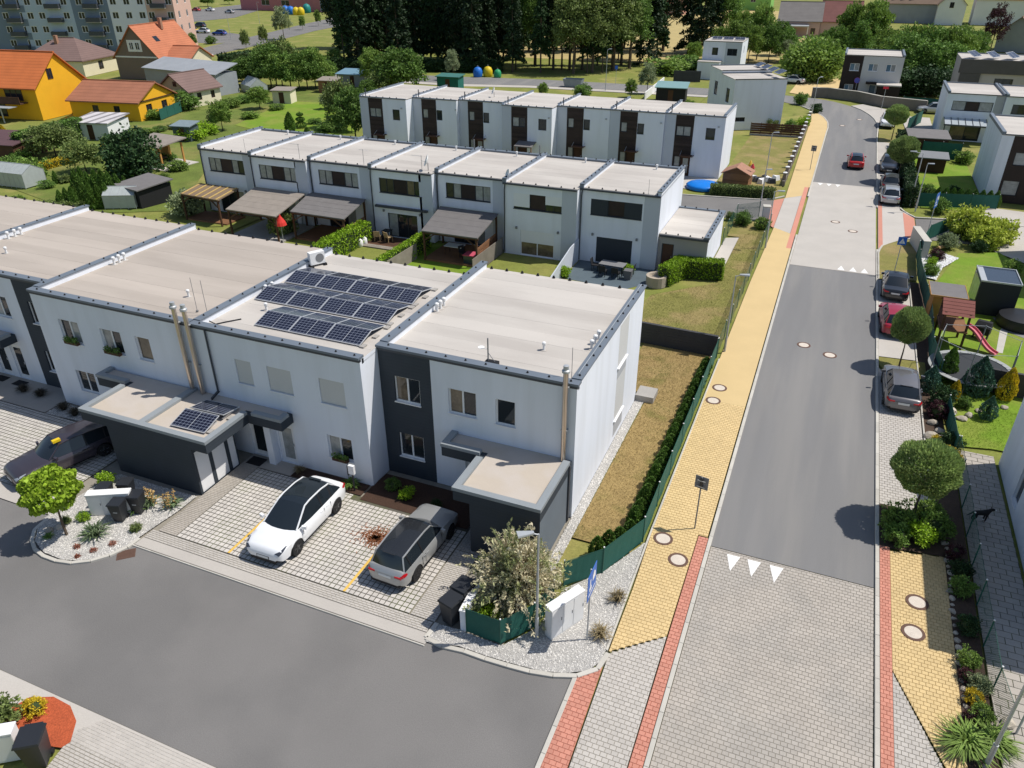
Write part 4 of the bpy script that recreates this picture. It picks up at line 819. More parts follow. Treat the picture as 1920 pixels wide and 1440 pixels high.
# --- back terrace
ZB = 6.25
BACK = [(-45.5, -39.3, 55.7, 2, 0), (-39.28, -33.6, 57.3, 1, 0), (-33.58, -27.65, 57.9, 1, 0), (-27.63, -21.72, 56.6, 2, 1), (-21.7, -15.7, 58.3, 1, 0), (-15.68, -9.75, 58.3, 1, 0), (-9.73, -3.5, 58.5, 2, 0)]
for k, (x0, x1, yf, wt, can) in enumerate(BACK):
    yb = 65.8
    t = thing('terraced_house', '%s house of the back row counted from the leafy garden end' % ORD[k], 'house', (x0, yf, 0), 0, 'white terraced houses of the back row')
    s0, s1 = x0 + 1.15, x0 + 3.05
    ops_s = [(s0 + .1, s0 + (1.65 if wt == 2 else .8), 4.08, 5.1), (s0 + .15, s0 + .8, .9, 2.0), (s1 - .95, s1 - .05, .05, 2.05)]
    ops_w = [(x0 + 4.35, x0 + 5.3, 3.9, 5.1)] if wt == 2 else [(s1 + .02, s1 + .75, 3.95, 5.08)]
    mb = MB(); facade(mb, 'S', yf, s1, x1, 0, ZB, ops_w); facade(mb, 'E', x1, yf, yb, 0, ZB); facade(mb, 'W', x0, yf, yb, 0, ZB); facade(mb, 'N', yb, x0, x1, 0, ZB)
    mb.box(x0 + .004, x0 + .22, yf + .1, yb, ZB, ZB + .22)
    if k == 6: mb.box(x1 - .22, x1, yf + .1, yb, ZB, ZB + .22)
    part(mb, 'wall', render_white, t, None, True)
    sm = MB(); facade(sm, 'S', yf, x0, s0, 0, ZB); part(sm, 'facade_panel', render_bluegrey, t, None, True)
    cm = MB(); facade(cm, 'S', yf - .0, s0, s1, 0, ZB, ops_s); part(cm, 'cladding_panel', brown_clad, t, None, True)
    bl = MB().box(s0, s1, yf - .02, yf - .002, 0, .01)
    for j in range(26):   # cladding boards left clear of the openings
        z0 = j * .24
        segs = [(s0, s1)]
        for o in ops_s:
            if o[2] - .04 < z0 + .22 and o[3] + .04 > z0:
                ns = []
                for a, b in segs:
                    if o[0] - .03 > a: ns.append((a, min(b, o[0] - .03)))
                    if o[1] + .03 < b: ns.append((max(a, o[1] + .03), b))
                segs = ns
        for a, b in segs:
            if b - a > .05 and z0 + .22 < ZB: part(MB().box(a, b, yf - .022, yf - .003, z0, z0 + .225), 'cladding_board', brown_clad, t, None, True)
    for i, o in enumerate(ops_s):
        if i < 2: window(t, 'S', yf, *o, panes=2 if (i == 0 and wt == 2) else 1, frame=anthracite, mats=[pane_curtain, pane_m] if k % 2 else [pane_curtain], depth=.12)
        else: door(t, 'S', yf, *o, wood_dark, wood_dark, glazed=pane_curtain if k in (2, 6) else None)
    for o in ops_w: window(t, 'S', yf, *o, panes=1, frame=anthracite, mats=[pane_m], depth=.12)
    part(MB().box(x0, x1, yf - .05, yb + .05, ZB - .05, ZB), 'roof', concrete, t, None, True)
    roof_strips(t, x0 + .22, x1 - (.22 if k == 6 else 0), yf + .1, yb, ZB + .03, 1.2)
    part(MB().box(x0 - .02, x1 + .02, yf - .09, yf + .12, ZB + .001, ZB + .10), 'coping', coping_m, t, None, True)
    part(MB().box(x0 - .05, x0 + .27, yf + .125, yb + .1, ZB + .222, ZB + .28), 'coping', coping_m, t, None, True)
    if k == 6: part(MB().box(x1 - .27, x1 + .05, yf + .125, yb + .1, ZB + .222, ZB + .28), 'coping', coping_m, t, None, True)
    fixings(t, [(x0 + .5 + j * .9, yf + .02, ZB + .1) for j in range(6)] + [(x0 + .1, yf + .7 + j * .9, ZB + .28) for j in range(7)], .08, .1)
    part(MB().cyl((x0 + .5, yf + .6, ZB), (x0 + .5, yf + .6, ZB + .85), .06, 8), 'flue', gutter_m, t, None, True)
    # entrance canopy
    if can:
        c = part(MB().add([(s1 - 1.0, yf - 1.5, 2.25), (s1 + 1.1, yf - 1.5, 2.25), (s1 + 1.1, yf - .02, 2.55), (s1 - 1.0, yf - .02, 2.55), (s1 - 1.0, yf - 1.5, 2.33), (s1 + 1.1, yf - 1.5, 2.33), (s1 + 1.1, yf - .02, 2.63), (s1 - 1.0, yf - .02, 2.63)], [(3,2,1,0),(4,5,6,7),(0,1,5,4),(1,2,6,5),(2,3,7,6),(3,0,4,7)]), 'canopy', shingle, t, None, True)
        for xx in (s1 - .9, s1 + 1.0): part(MB().box(xx - .05, xx + .05, yf - 1.42, yf - 1.32, 0, 2.26), 'canopy_post', wood_mid, t, None, True)
    else: part(MB().box(s1 - 1.1, s1 + .35, yf - .9, yf - .02, 2.18, 2.24), 'canopy', wood_dark, t, None, True); part(MB().bar((s1 + .3, yf - .85, 2.2), (s1 + .3, yf - .05, 2.6), .03).bar((s1 - 1.0, yf - .85, 2.2), (s1 - 1.0, yf - .05, 2.6), .03), 'canopy_tie', galv, t, None, True)
    part(MB().box(x0 + 5.5, x0 + 5.7, yf - .1, yf, 5.2, 5.35), 'security_lamp', galv, t, None, True)
# --- detached modern houses
def wins(t, side, plane, lst, frame=None, **kw):
    for w in lst: window(t, side, plane, *w[:4], frame=frame or anthracite, **dict(kw, **(w[4] if len(w) > 4 else {})))
def cube_house(label, x0, x1, y0, y1, h, S_=(), E_=(), W_=(), mat=None, frame=None, par='EW', rz=0, s_panels=(), zdeck=None, base=0, group=None, wmats=None, clad=None):
    t = thing('modern_house', label, 'house', ((x0 + x1) / 2, (y0 + y1) / 2, 0), 0, group)
    mat = mat or render_white
    mb = MB()
    segs = [(x0, x1, mat, 'wall')]
    for p in s_panels:
        ns = []
        for a, b, m_, nm in segs:
            if p[0] >= a and p[1] <= b:
                if p[0] > a: ns.append((a, p[0], m_, nm))
                ns.append((p[0], p[1], p[2], 'facade_panel'))
                if p[1] < b: ns.append((p[1], b, m_, nm))
            else: ns.append((a, b, m_, nm))
        segs = ns
    for a, b, m_, nm in segs:
        so = [w[:4] for w in S_ if w[0] >= a - .001 and w[1] <= b + .001]
        if nm == 'wall': facade(mb, 'S', y0, a, b, base, h, so)
        else:
            sm = MB(); facade(sm, 'S', y0, a, b, base, h, so); part(sm, nm, m_, t, None, True)
    facade(mb, 'E', x1, y0, y1, base, h, [w[:4] for w in E_]); facade(mb, 'W', x0, y0, y1, base, h, [w[:4] for w in W_]); facade(mb, 'N', y1, x0, x1, base, h)
    part(mb, 'wall', mat, t, None, True)
    wins(t, 'S', y0, S_, frame, mats=wmats); wins(t, 'E', x1, E_, frame, mats=wmats); wins(t, 'W', x0, W_, frame, mats=wmats)
    part(MB().box(x0 - .03, x1 + .03, y0 - .03, y1 + .03, h - .01, h + .04), 'roof', concrete, t, None, True)
    roof_strips(t, x0 + .25 * ('W' in par), x1 - .25 * ('E' in par), y0 + .06, y1 - .06, h + .06, 1.2)
    if 'W' in par: part(MB().box(x0 - .06, x0 + .25, y0 - .05, y1 + .05, h + .041, h + .32), 'coping', coping_m, t, None, True)
    if 'E' in par: part(MB().box(x1 - .25, x1 + .06, y0 - .05, y1 + .05, h + .041, h + .32), 'coping', coping_m, t, None, True)
    part(MB().box(x0 + .26 * ('W' in par), x1 - .26 * ('E' in par), y0 - .08, y0 + .05, h + .042, h + .12), 'roof_edge', gutter_m, t, None, True)
    part(MB().box(x0 + .26 * ('W' in par), x1 - .26 * ('E' in par), y1 - .05, y1 + .08, h + .042, h + .2), 'roof_edge', coping_m, t, None, True)
    return t
# ------------------------------------------------------------------ detached modern houses
dk = anthracite
D1 = cube_house('white house with two stepped flat roofs and tall dark side windows, behind the brown fence', -9.2, -2.2, 85.55, 91.1, 6.35, S_=[(-8.6, -7.2, 1.1, 1.65)], W_=[(87.2, 88.6, 3.2, 5.0)], par='')
D2 = cube_house('rear half of the stepped white house with solar roof edge', -9.2, -2.2, 91.12, 96.15, 6.75, W_=[(92.4, 93.8, 3.4, 5.2)], par='')
for h in (D1, D2):
    c = Vector((-5.7, 90.85, 0)); q = Matrix.Rotation(R(27), 4, 'Z'); h.location = c + (q @ (h.location - c)); h.rotation_euler = (0, 0, R(27))
for k in range(4):
    t = thing('solar_array', '%s tilted solar panel on the stepped white house roof' % ORD[k], 'solar array', Vector((-5.7, 90.85, 6.9)) + Matrix.Rotation(R(27), 3, 'Z') @ Vector((2.7, -4.4 + k * 2.5, 0)), R(27), 'solar panels on the stepped house'); panel(t, (0, 0, .3), R(22), R(-90))
E1 = cube_house('small white house with solar panels among the far trees', -19.3, -12.2, 133, 141, 6.3, S_=[(-17.6, -16.5, 4.0, 5.3), (-14.8, -13.0, 4.0, 5.2)], E_=[(136, 136.6, 4.2, 5.4)], par='', s_panels=[(-15.2, -12.2, render_bluegrey)])
for k in range(3):
    t = thing('solar_array', '%s tilted solar panel on the small white house roof' % ORD[k], 'solar array', (-17.4 + k * 2.1, 136.5, 6.38), 0, 'solar panels on the small white house'); panel(t, (0, 0, .3), R(20))
part(MB().box(-19.6, -15.6, 130.4, 132.9, 0, 3.0), 'side_extension', render_white, E1, None, True); part(MB().box(-19.7, -15.5, 130.3, 132.95, 3.0, 3.12), 'extension_roof', membrane, E1, None, True)
F1 = cube_house('grey house with dark clad corner and white windows behind the curved wall', 5.9, 14.7, 118.2, 127, 6.4, mat=M('render_warm', (0.56, 0.55, 0.53), .88, .03, .5, .03, 40), frame=white_pvc,
    S_=[(6.95, 8.35, 4.15, 5.25, dict(sill=white_pvc)), (6.7, 8.0, 1.0, 2.1, dict(sill=white_pvc)), (9.7, 11.1, 4.2, 5.3, dict(sill=white_pvc)), (12.3, 13.7, 4.2, 5.3, dict(sill=white_pvc)), (10.4, 11.4, .1, 2.2, dict(panes=1))], s_panels=[(5.9, 8.8, brown_clad)], wmats=[M('window_sky', (0.10, 0.18, 0.24), .06, .2, 2, 0, spec=.5), pane_curtain])
part(MB().box(11.6, 14.9, 115.6, 118.19, 0, 2.4), 'porch', brown_clad, F1, None, True); part(MB().box(11.4, 15.0, 115.4, 118.19, 2.42, 2.6), 'porch_roof', membrane, F1, None, True); part(MB().box(9.8, 11.4, 117.2, 118.19, 2.35, 2.65), 'canopy', brown_clad, F1, None, True)
G1 = cube_house('beige house with brown upper cladding and a row of solar panels', 22.2, 33.0, 113, 122, 6.9, mat=M('render_beige', (0.46, 0.41, 0.38), .88, .04, .5, .03, 40), S_=[(27.0, 29.4, 3.2, 4.6)], par='')
part(MB().box(22.0, 33.1, 112.7, 112.98, 5.2, 7.1), 'cladding_panel', M('clad_grey', (.10, .09, .085), .8, .1, 1, .1, 20), G1, None, True); part(MB().box(22.3, 25.0, 112.75, 112.96, 0, 5.18), 'cladding_panel', M('clad_grey', (0, 0, 0)), G1, None, True)
for k in range(4):
    t = thing('solar_array', '%s steep solar panel on the beige house roof' % ORD[k], 'solar array', (23.8 + k * 2.5, 115.5, 7.0), 0, 'solar panels on the beige house'); panel(t, (0, 0, .6), R(28), R(60), 1.3)
R1 = cube_house('white house with glass canopy terrace near the ball trees', 19.0, 25.3, 88.6, 98, 5.55, S_=[(19.75, 24.2, 3.6, 4.75, dict(panes=3, mats=[pane_curtain, brown_clad, pane_curtain])), (20.2, 23.6, .1, 2.3, dict(panes=2, mats=[pane_warm, pane_m]))], s_panels=[(24.3, 25.3, render_grey)])
R1b = cube_house('white house continuing past the picture edge beside the canopy terrace', 25.33, 31.5, 88.2, 97.6, 5.55, S_=[(26.2, 30.4, 3.6, 4.75, dict(panes=3))])
t = thing('terrace_canopy', 'glazed metal terrace canopy on the white house by the ball trees', 'canopy', (21.5, 87.2, 0))
part(MB().add([(-2.3, -1.4, 2.35), (2.4, -1.4, 2.35), (2.4, 1.35, 2.75), (-2.3, 1.35, 2.75)], [(0, 1, 2, 3)]), 'glazing', M('canopy_glass', (.42, .46, .48), .15, .05, 1, 0), t)
for k in range(7): part(MB().bar((-2.3 + k * .783, -1.4, 2.38), (-2.3 + k * .783, 1.35, 2.78), .06), 'rafter', gutter_m, t)
for x in (-2.25, 2.35): part(MB().box(x - .06, x + .06, -1.4, -1.28, 0, 2.36), 'post', gutter_m, t)
part(MB().box(-2.4, 2.5, -1.5, -1.4, 2.25, 2.42), 'gutter', gutter_m, t)
R2 = cube_house('white walled house with dark brown clad front beside the lush lawn', 21.4, 30, 59.9, 70, 6.15, S_=[(22.9, 25.2, 3.5, 4.7, dict(panes=2, mats=[pane_curtain, pane_m])), (22.6, 24.0, .7, 2.1, dict(panes=1, mats=[pane_curtain])), (25.2, 26.2, .1, 2.1, dict(panes=1))], s_panels=[(22.4, 30, brown_clad)])
for k in range(14): part(MB().box(22.42, 30, 59.86, 59.896, .05 + k * .43, .44 + k * .43), 'cladding_board', brown_clad, R2, None, True) if False else None
R3 = cube_house('white house casting its shadow over the east yellow pavement', 17.3, 26, 0.0, 11.4, 6.5, W_=[(7.1, 8.0, .5, 2.3, dict(panes=1, sill=white_pvc)), (3.0, 4.2, .9, 2.2, dict(sill=white_pvc))], frame=white_pvc)
part(MB().box(17.27, 17.298, 6.6, 9.2, .1, 3.0), 'facade_panel', M('render_blue', (.10, .16, .24), .85, .04, .6, .03, 40), R3, None, True) if False else None
R4 = cube_house('white house beyond the garden office at the picture edge', 24.4, 32, 36, 46, 6.3)
sheet('east_garden_lawn', [(15.4, 12.2), (17.2, 12.6), (24, 12.6), (24, 36), (21, 44.0), (18.0, 42.5), (16.0, 35.0), (15.3, 30), (15.0, 20)], 0.04, lawn_lush)
sheet('far_east_lawn', [(15.8, 55), (21.3, 56), (21.3, 84), (15.8, 84)], 0.03, lawn_lush)
pave('east_path', [(15.4, 11.9), (17.15, 11.9), (17.2, -10), (15.45, -10)], 0.5, 0.32, 0.016, pave_grey, joint_dark, 0.05, indiv=220)
sheet('lane_forecourt', [(20.6, 44.2), (24.2, 40), (32, 46), (32, 56), (21.6, 57.5), (20.4, 53)], 0.035, pave_light)
sheet('carport_forecourt', [(15.6, 92.5), (19, 90.5), (19, 104), (15.2, 104)], 0.04, pave_light)
# ------------------------------------------------------------------ village houses
def tile_mat(name, col, per=.34): return M(name, col, .85, .10, .5, .10, 14, .15, 40, seam=(2, per, .03, .22), objr=.05)
roof_orange = tile_mat('tiles_orange', (0.55, 0.155, 0.048)); roof_red = tile_mat('tiles_red', (0.47, 0.17, 0.088)); roof_rust = tile_mat('tiles_rust', (0.35, 0.145, 0.085)); roof_brown = tile_mat('tiles_brown', (0.19, 0.125, 0.11), .3); roof_grey = tile_mat('tiles_grey', (0.20, 0.185, 0.175))
yellow_wall = M('wall_yellow', (0.80, 0.42, 0.02), .9, .05, .6, .04, 20); cream_wall = M('wall_cream', (0.72, 0.66, 0.48), .9, .05, .6, .04, 20); taupe_wall = M('wall_taupe', (0.20, 0.155, 0.12), .9, .05, .6, .04, 20)
pink_wall = M('wall_pink', (0.50, 0.19, 0.19), .9, .05, .6, .04, 20); green_wall = M('wall_green', (0.22, 0.46, 0.12), .9, .05, .6, .04, 20); grey_wall = M('wall_greyblue', (0.30, 0.32, 0.34), .9, .08, .6, .05, 20); white_wall = M('wall_white', (0.76, 0.76, 0.74), .9, .04, .6, .04, 20)
def gable_house(label, c, lx, ly, rz, eave, ridge, axis, wall, roof, S_=(), E_=(), over=.4, gwall=None, hip=0.0, chim=None, group='houses of the old village', frame=None, tint=None):
    t = thing('village_house', label, 'house', (c[0], c[1], 0), rz, group)
    x0, x1, y0, y1 = -lx / 2, lx / 2, -ly / 2, ly / 2
    ws_ = MB(); facade(ws_, 'S', y0, x0, x1, 0, eave, [w[:4] for w in S_]); facade(ws_, 'E', x1, y0, y1, 0, eave, [w[:4] for w in E_]); facade(ws_, 'W', x0, y0, y1, 0, eave); facade(ws_, 'N', y1, x0, x1, 0, eave)
    hz = hip
    if axis == 'x':
        gm_ = MB()
        if not hip: gm_.add([(x1, y0, eave), (x1, y1, eave), (x1, 0, ridge)], [(0, 1, 2)]); part(MB().add([(x0, y1, eave), (x0, y0, eave), (x0, 0, ridge)], [(0, 1, 2)]), 'gable', gwall or wall, t)
        sl = (ridge - eave) / (ly / 2); ze = eave - over * sl
        rx0, rx1 = x0 - over, x1 + over
        A = [[(rx0, y0 - over, ze), (rx1, y0 - over, ze), (rx1 - hz, 0, ridge + .02), (rx0 + hz, 0, ridge + .02)], [(rx1, y1 + over, ze), (rx0, y1 + over, ze), (rx0 + hz, 0, ridge + .02), (rx1 - hz, 0, ridge + .02)]]
        if hip: A += [[(rx1, y0 - over, ze), (rx1, y1 + over, ze), (rx1 - hz, 0, ridge + .02)], [(rx0, y1 + over, ze), (rx0, y0 - over, ze), (rx0 + hz, 0, ridge + .02)]]
    else:
        gm_ = MB()
        if not hip: gm_.add([(x0, y0, eave), (x1, y0, eave), (0, y0, ridge)], [(0, 1, 2)]); part(MB().add([(x1, y1, eave), (x0, y1, eave), (0, y1, ridge)], [(0, 1, 2)]), 'gable', gwall or wall, t)
        sl = (ridge - eave) / (lx / 2); ze = eave - over * sl
        ry0, ry1 = y0 - over, y1 + over
        A = [[(x1 + over, ry0, ze), (x1 + over, ry1, ze), (0, ry1 - hz, ridge + .02), (0, ry0 + hz, ridge + .02)], [(x0 - over, ry1, ze), (x0 - over, ry0, ze), (0, ry0 + hz, ridge + .02), (0, ry1 - hz, ridge + .02)]]
        if hip: A += [[(x0 - over, ry0, ze), (x1 + over, ry0, ze), (0, ry0 + hz, ridge + .02)], [(x1 + over, ry1, ze), (x0 - over, ry1, ze), (0, ry1 - hz, ridge + .02)]]
    part(ws_, 'wall', wall, t)
    if gm_.f: part(gm_, 'gable', gwall or wall, t)
    for a in A:
        up = [(p[0], p[1], p[2] + .16) for p in a]; n = len(a)
        part(MB().add(a + up, [tuple(range(n))[::-1], tuple(range(n, 2 * n))] + [(i, (i + 1) % n, n + (i + 1) % n, n + i) for i in range(n)]), 'roof_slope', roof, t)
    if axis == 'x': part(MB().bar((x0 - over + hz, 0, ridge + .19), (x1 + over - hz, 0, ridge + .19), .26, .12), 'ridge_cap', roof, t)
    else: part(MB().bar((0, y0 - over + hz, ridge + .19), (0, y1 + over - hz, ridge + .19), .26, .12), 'ridge_cap', roof, t)
    for side, pl, lst in (('S', y0, S_), ('E', x1, E_)):
        for w in lst:
            kw = dict(frame=frame or wood_dark, mats=[pane_m], depth=.12); kw.update(w[4] if len(w) > 4 else {})
            o = window(t, side, pl, *w[:4], **kw)
            o.matrix_parent_inverse = Matrix.Identity(4)
    for ch in (chim or ()): part(MB().box(ch[0] - .3, ch[0] + .3, ch[1] - .3, ch[1] + .3, ch[2], ch[3]), 'chimney', M('chimney_brick', (.36, .2, .13), .9, .1, 2, .1, 20), t)
    return t
def wall_window(t, side, pl, a0, a1, z0, z1, frame=None, mats=None, panes=2):
    o = window(t, side, pl, a0, a1, z0, z1, panes=panes, frame=frame or wood_dark, mats=mats or [pane_m], depth=-.015); o.matrix_parent_inverse = Matrix.Identity(4); return o
Y1 = gable_house('big bright yellow house with orange tiled roof', (-106.7, 58.6), 14, 9.6, R(8), 4.5, 8.5, 'x', yellow_wall, roof_orange)
wall_window(Y1, 'E', 7.0, -1.9, -.9, 5.2, 6.6)
part(MB().box(-7, 5.2, -6.2, -4.81, 2.3, 2.45), 'balcony', wood_dark, Y1); part(MB().box(-7, 5.2, -6.25, -6.17, 2.45, 3.3), 'balcony_rail', wood_dark, Y1); part(MB().box(-7, 4.6, -7.8, -6.27, 2.0, 2.08), 'awning', galv, Y1)
wall_window(Y1, 'S', -4.8, 1.6, 4.6, 2.6, 4.2, panes=3); wall_window(Y1, 'S', -4.8, -2.5, 1.0, .3, 2.1, panes=2)
for x in (-3.0, 3.0): part(MB().box(x - .06, x + .06, -7.7, -7.58, 0, 2.0), 'awning_post', galv, Y1)
Y2 = gable_house('low yellow house with rust coloured roof beside the big yellow one', (-91.5, 62.8), 11.2, 8.6, R(10), 2.6, 4.6, 'x', yellow_wall, roof_rust, E_=[(-2.6, -1.3, .7, 2.0), (1.0, 2.3, .7, 2.0)], S_=[(1.5, 2.5, .1, 2.0), (-2, -1, .9, 2.0)])
part(MB().box(5.62, 5.75, -4.3, 4.3, 2.5, 2.62), 'gable_ledge', wood_dark, Y2)
RD = gable_house('tall house with red half hipped roof and taupe gable', (-118.5, 97.5), 9.4, 13, R(9), 4.0, 9.2, 'y', taupe_wall, roof_red, S_=[(2.5, 3.5, .8, 2.2)], frame=white_pvc, gwall=taupe_wall, chim=[(1.0, 1.0, 8.2, 10.2)])
wall_window(RD, 'S', -6.5, -1.1, -.2, 5.2, 6.5, white_pvc); wall_window(RD, 'S', -6.5, .2, 1.1, 5.2, 6.5, white_pvc)
part(MB().box(-1.5, 1.5, -6.53, -6.502, 4.9, 6.9), 'gable_panel', white_wall, RD); part(MB().box(-4.7, 4.7, -6.56, -6.502, 3.85, 4.1), 'cornice', white_wall, RD)
part(MB().add([(1.9, -3.5, 7.3), (1.9, -2.2, 7.3), (2.7, -2.2, 6.42), (2.7, -3.5, 6.42)], [(0, 1, 2, 3)]), 'roof_window', pane_m, RD)
EXT = gable_house('red roofed side wing of the taupe gabled house', (-111.2, 97.6), 5.0, 7.5, R(9), 3.4, 5.4, 'x', cream_wall, roof_red)
CR = gable_house('small cream house with brown roof beside the vegetable garden', (-89.3, 74.0), 6.4, 6.4, R(-4), 2.5, 4.6, 'y', cream_wall, roof_brown, S_=[], E_=[(-1.6, -.7, .9, 2.0), (1.2, 2.0, .9, 2.0)], gwall=M('wall_sage', (.42, .40, .27), .9, .05, .6, .04, 20))
wall_window(CR, 'S', -3.2, .2, .9, 3.0, 3.7)
GW = thing('long_barn', 'long low barn with blank grey side wall and slate roof', 'barn', (-99.5, 83.5, 0), R(-8), 'houses of the old village')
part(MB().box(-9, 9.5, -1, 3.5, 0, 3.4), 'wall', grey_wall, GW); part(MB().add([(-9.3, -1.3, 3.3), (9.8, -1.3, 3.3), (9.8, 3.8, 4.6), (-9.3, 3.8, 4.6), (-9.3, -1.3, 3.42), (9.8, -1.3, 3.42), (9.8, 3.8, 4.72), (-9.3, 3.8, 4.72)], [(3,2,1,0),(4,5,6,7),(0,1,5,4),(1,2,6,5),(2,3,7,6),(3,0,4,7)]), 'roof_slope', grey_wall, GW)
BR = gable_house('cream house with brown hipped roof and chimney below the flats', (-138.0, 93.5), 13, 11.5, R(14), 3.0, 6.3, 'x', cream_wall, roof_brown, S_=[(2.5, 3.5, .9, 2.3)], E_=[(-1, .5, .8, 2.4)], hip=5.0, chim=[(-1, -1.5, 5.2, 7.0)])
GRH = gable_house('bright green house with grey roof beyond the dark spruces', (-40, 336), 24, 12, R(0), 8, 12, 'x', green_wall, roof_grey, S_=[(-3, -.5, 3, 5), (4, 6, 3, 5)], frame=white_pvc)
PK = gable_house('long pink building with white doors behind the recycling banks', (-205, 268), 62, 14, R(0), 7, 10, 'x', pink_wall, roof_rust, S_=[(9, 16, .2, 4.5, dict(panes=4, mats=[pane_curtain])), (-20, -16, 2, 4), (-10, -6, 2, 4), (22, 26, .2, 4.5)], frame=white_pvc)
T1 = gable_house('old house with moss grey roof and pergola beyond the big hedge', (-9, 226), 11, 11, R(4), 4.2, 8.5, 'x', M('wall_rose', (.50, .37, .33), .9, .05, .6, .04, 20), roof_grey, S_=[(3.2, 4.4, .9, 2.4)])
T1b = gable_house('old house with dark red roof next to the moss grey one', (1.5, 228), 10, 11, R(4), 4.2, 8.8, 'x', M('wall_rose', (0, 0, 0)), tile_mat('tiles_wine', (0.20, 0.085, 0.075)), S_=[(-2, -1, .9, 2.2)])
part(MB().box(-5.6, 2.6, -9.5, -5.6, 2.9, 3.2), 'porch_roof', galv, T1); 
for x in (-5.4, -1.5, 2.4): part(MB().box(x - .12, x + .12, -9.4, -9.2, 0, 2.9), 'porch_post', white_wall, T1)
T2 = gable_house('house with brown roof carrying a block of solar panels, top of the picture', (21, 290), 17, 14, R(0), 6, 13, 'x', grey_wall, tile_mat('tiles_tan', (0.235, 0.165, 0.12)))
t = thing('solar_array', 'block of three solar panels on the brown roof', 'solar array', (20, 285.8, 10.3), 0)
for k in range(3): panel(t, (-2.3 + k * 2.6, 0, 0), R(45), R(90), 1.35)
T3 = gable_house('white gabled house beside the solar brown roof', (33, 285), 8, 12, R(0), 6.0, 10, 'y', white_wall, tile_mat('tiles_tan', (0, 0, 0)), S_=[(-.7, .5, 4.5, 6.0)] and [], E_=[])
wall_window(T3, 'S', -6, -.8, .4, 5.0, 6.6)
T4 = gable_house('long white building with orange roof at the far corner', (62, 288), 44, 12, R(-2), 7.5, 10.5, 'x', white_wall, roof_red, S_=[(-17, -13.5, 2.5, 5), (-3, .5, 2.5, 5), (8, 11, 2.5, 5)], frame=galv_dk)
T5 = gable_house('small pale blue gabled house with tan roof near the purple tree', (43, 205), 8, 11, R(-18), 4, 7.5, 'y', grey_wall, tile_mat('tiles_tan', (0, 0, 0)))
T6 = gable_house('pink apartment house showing between the far spruces', (-62, 300), 12, 12, R(0), 16, 18, 'x', M('wall_salmon', (.55, .30, .24), .9, .05, .6, .04, 20), roof_grey, S_=[(-3, -1, 4, 6), (-3, -1, 8, 10), (2, 4, 4, 6)], frame=white_pvc)
# --- blocks of flats
def flats(label, c, lx, ly, rz, h, cols, wallm, floors, bal, step=3.0, z0=1.2):
    t = thing('apartment_block', label, 'apartment block', (c[0], c[1], 0), rz, 'blocks of flats'); ops = []
    x0, x1, y0, y1 = -lx / 2, lx / 2, -ly / 2, ly / 2
    for f in range(floors):
        for cx in cols: ops.append((cx - .75, cx + .75, z0 + f * step, z0 + 1.5 + f * step))
    mb = MB(); facade(mb, 'S', y0, x0, x1, 0, h, ops); facade(mb, 'W', x0, y0, y1, 0, h); facade(mb, 'N', y1, x0, x1, 0, h)
    eops = [(a - .6, a + .6, z0 + f * step, z0 + 1.5 + f * step) for f in range(floors) for a in (-ly * .25, ly * .2)]
    facade(mb, 'E', x1, y0, y1, 0, h, eops)
    mb.add([(x0, y0, h), (x1, y0, h), (x1, y1, h), (x0, y1, h)], [(0, 1, 2, 3)])
    part(mb, 'wall', wallm, t)
    for sd, pl, ls in (('S', y0, ops), ('E', x1, eops)):
        for o in ls:
            w = MB(); sbox(w, sd, pl, o[0] + .1, o[1] - .1, .08, .11, o[2] + .1, o[3] - .1)
            fr = MB()
            for q in ((o[0], o[1], o[2], o[2] + .1), (o[0], o[1], o[3] - .1, o[3]), (o[0], o[0] + .1, o[2] + .1, o[3] - .1), (o[1] - .1, o[1], o[2] + .1, o[3] - .1), ((o[0] + o[1]) / 2 - .05, (o[0] + o[1]) / 2 + .05, o[2] + .1, o[3] - .1)): sbox(fr, sd, pl, q[0], q[1], .05, .12, q[2], q[3])
            wo_ = part(fr, 'window', white_pvc, t); part(w, 'pane', pane_m, wo_)
    for f in range(floors):
        for bx in bal:
            b = part(MB().box(bx - 1.7, bx + 1.7, y0 - 1.2, y0 - .001, z0 - .75 + f * step, z0 - .6 + f * step), 'balcony', concrete, t); part(MB().box(bx - 1.7, bx + 1.7, y0 - 1.22, y0 - 1.16, z0 - .6 + f * step, z0 + .35 + f * step).box(bx - 1.72, bx - 1.66, y0 - 1.15, y0 - .01, z0 - .6 + f * step, z0 + .35 + f * step).box(bx + 1.66, bx + 1.72, y0 - 1.15, y0 - .01, z0 - .6 + f * step, z0 + .35 + f * step), 'balustrade', gutter_m, b)
    return t
apt_b = M('flats_blue', (0.42, 0.50, 0.60), .9, .04, .2, .03, 15); apt_d = M('flats_slate', (0.18, 0.23, 0.30), .9, .04, .2, .03, 15); apt_w = M('flats_white', (0.72, 0.74, 0.78), .9, .03, .2, .03, 15); apt_p = M('flats_pink', (0.62, 0.42, 0.34), .9, .03, .2, .03, 15)
def flat_run(label, P, Q, dep, *a):
    P, Q = Vector((*P, 0)), Vector((*Q, 0)); d = Q - P; c = (P + Q) / 2 + Vector((-d.y, d.x, 0)).normalized() * dep / 2
    return flats(label, (c.x, c.y), d.length - .02, dep, math.atan2(d.y, d.x), *a)
fp = [(-193.9, 110.4), (-179.3, 116.9), (-168.15, 121.9), (-160.1, 125.4), (-152.0, 129.05), (-146.0, 131.75)]
flat_run('slate blue block of flats at the picture corner', fp[0], fp[1], 14, 21, [-9, -5, -1, 4, 8.2], apt_d, 6, [-3, 6.2])
flat_run('light blue block of flats with dark balconies', fp[1], fp[2], 14, 21, [-4.2, -1.4, 4.4], apt_b, 6, [1.8])
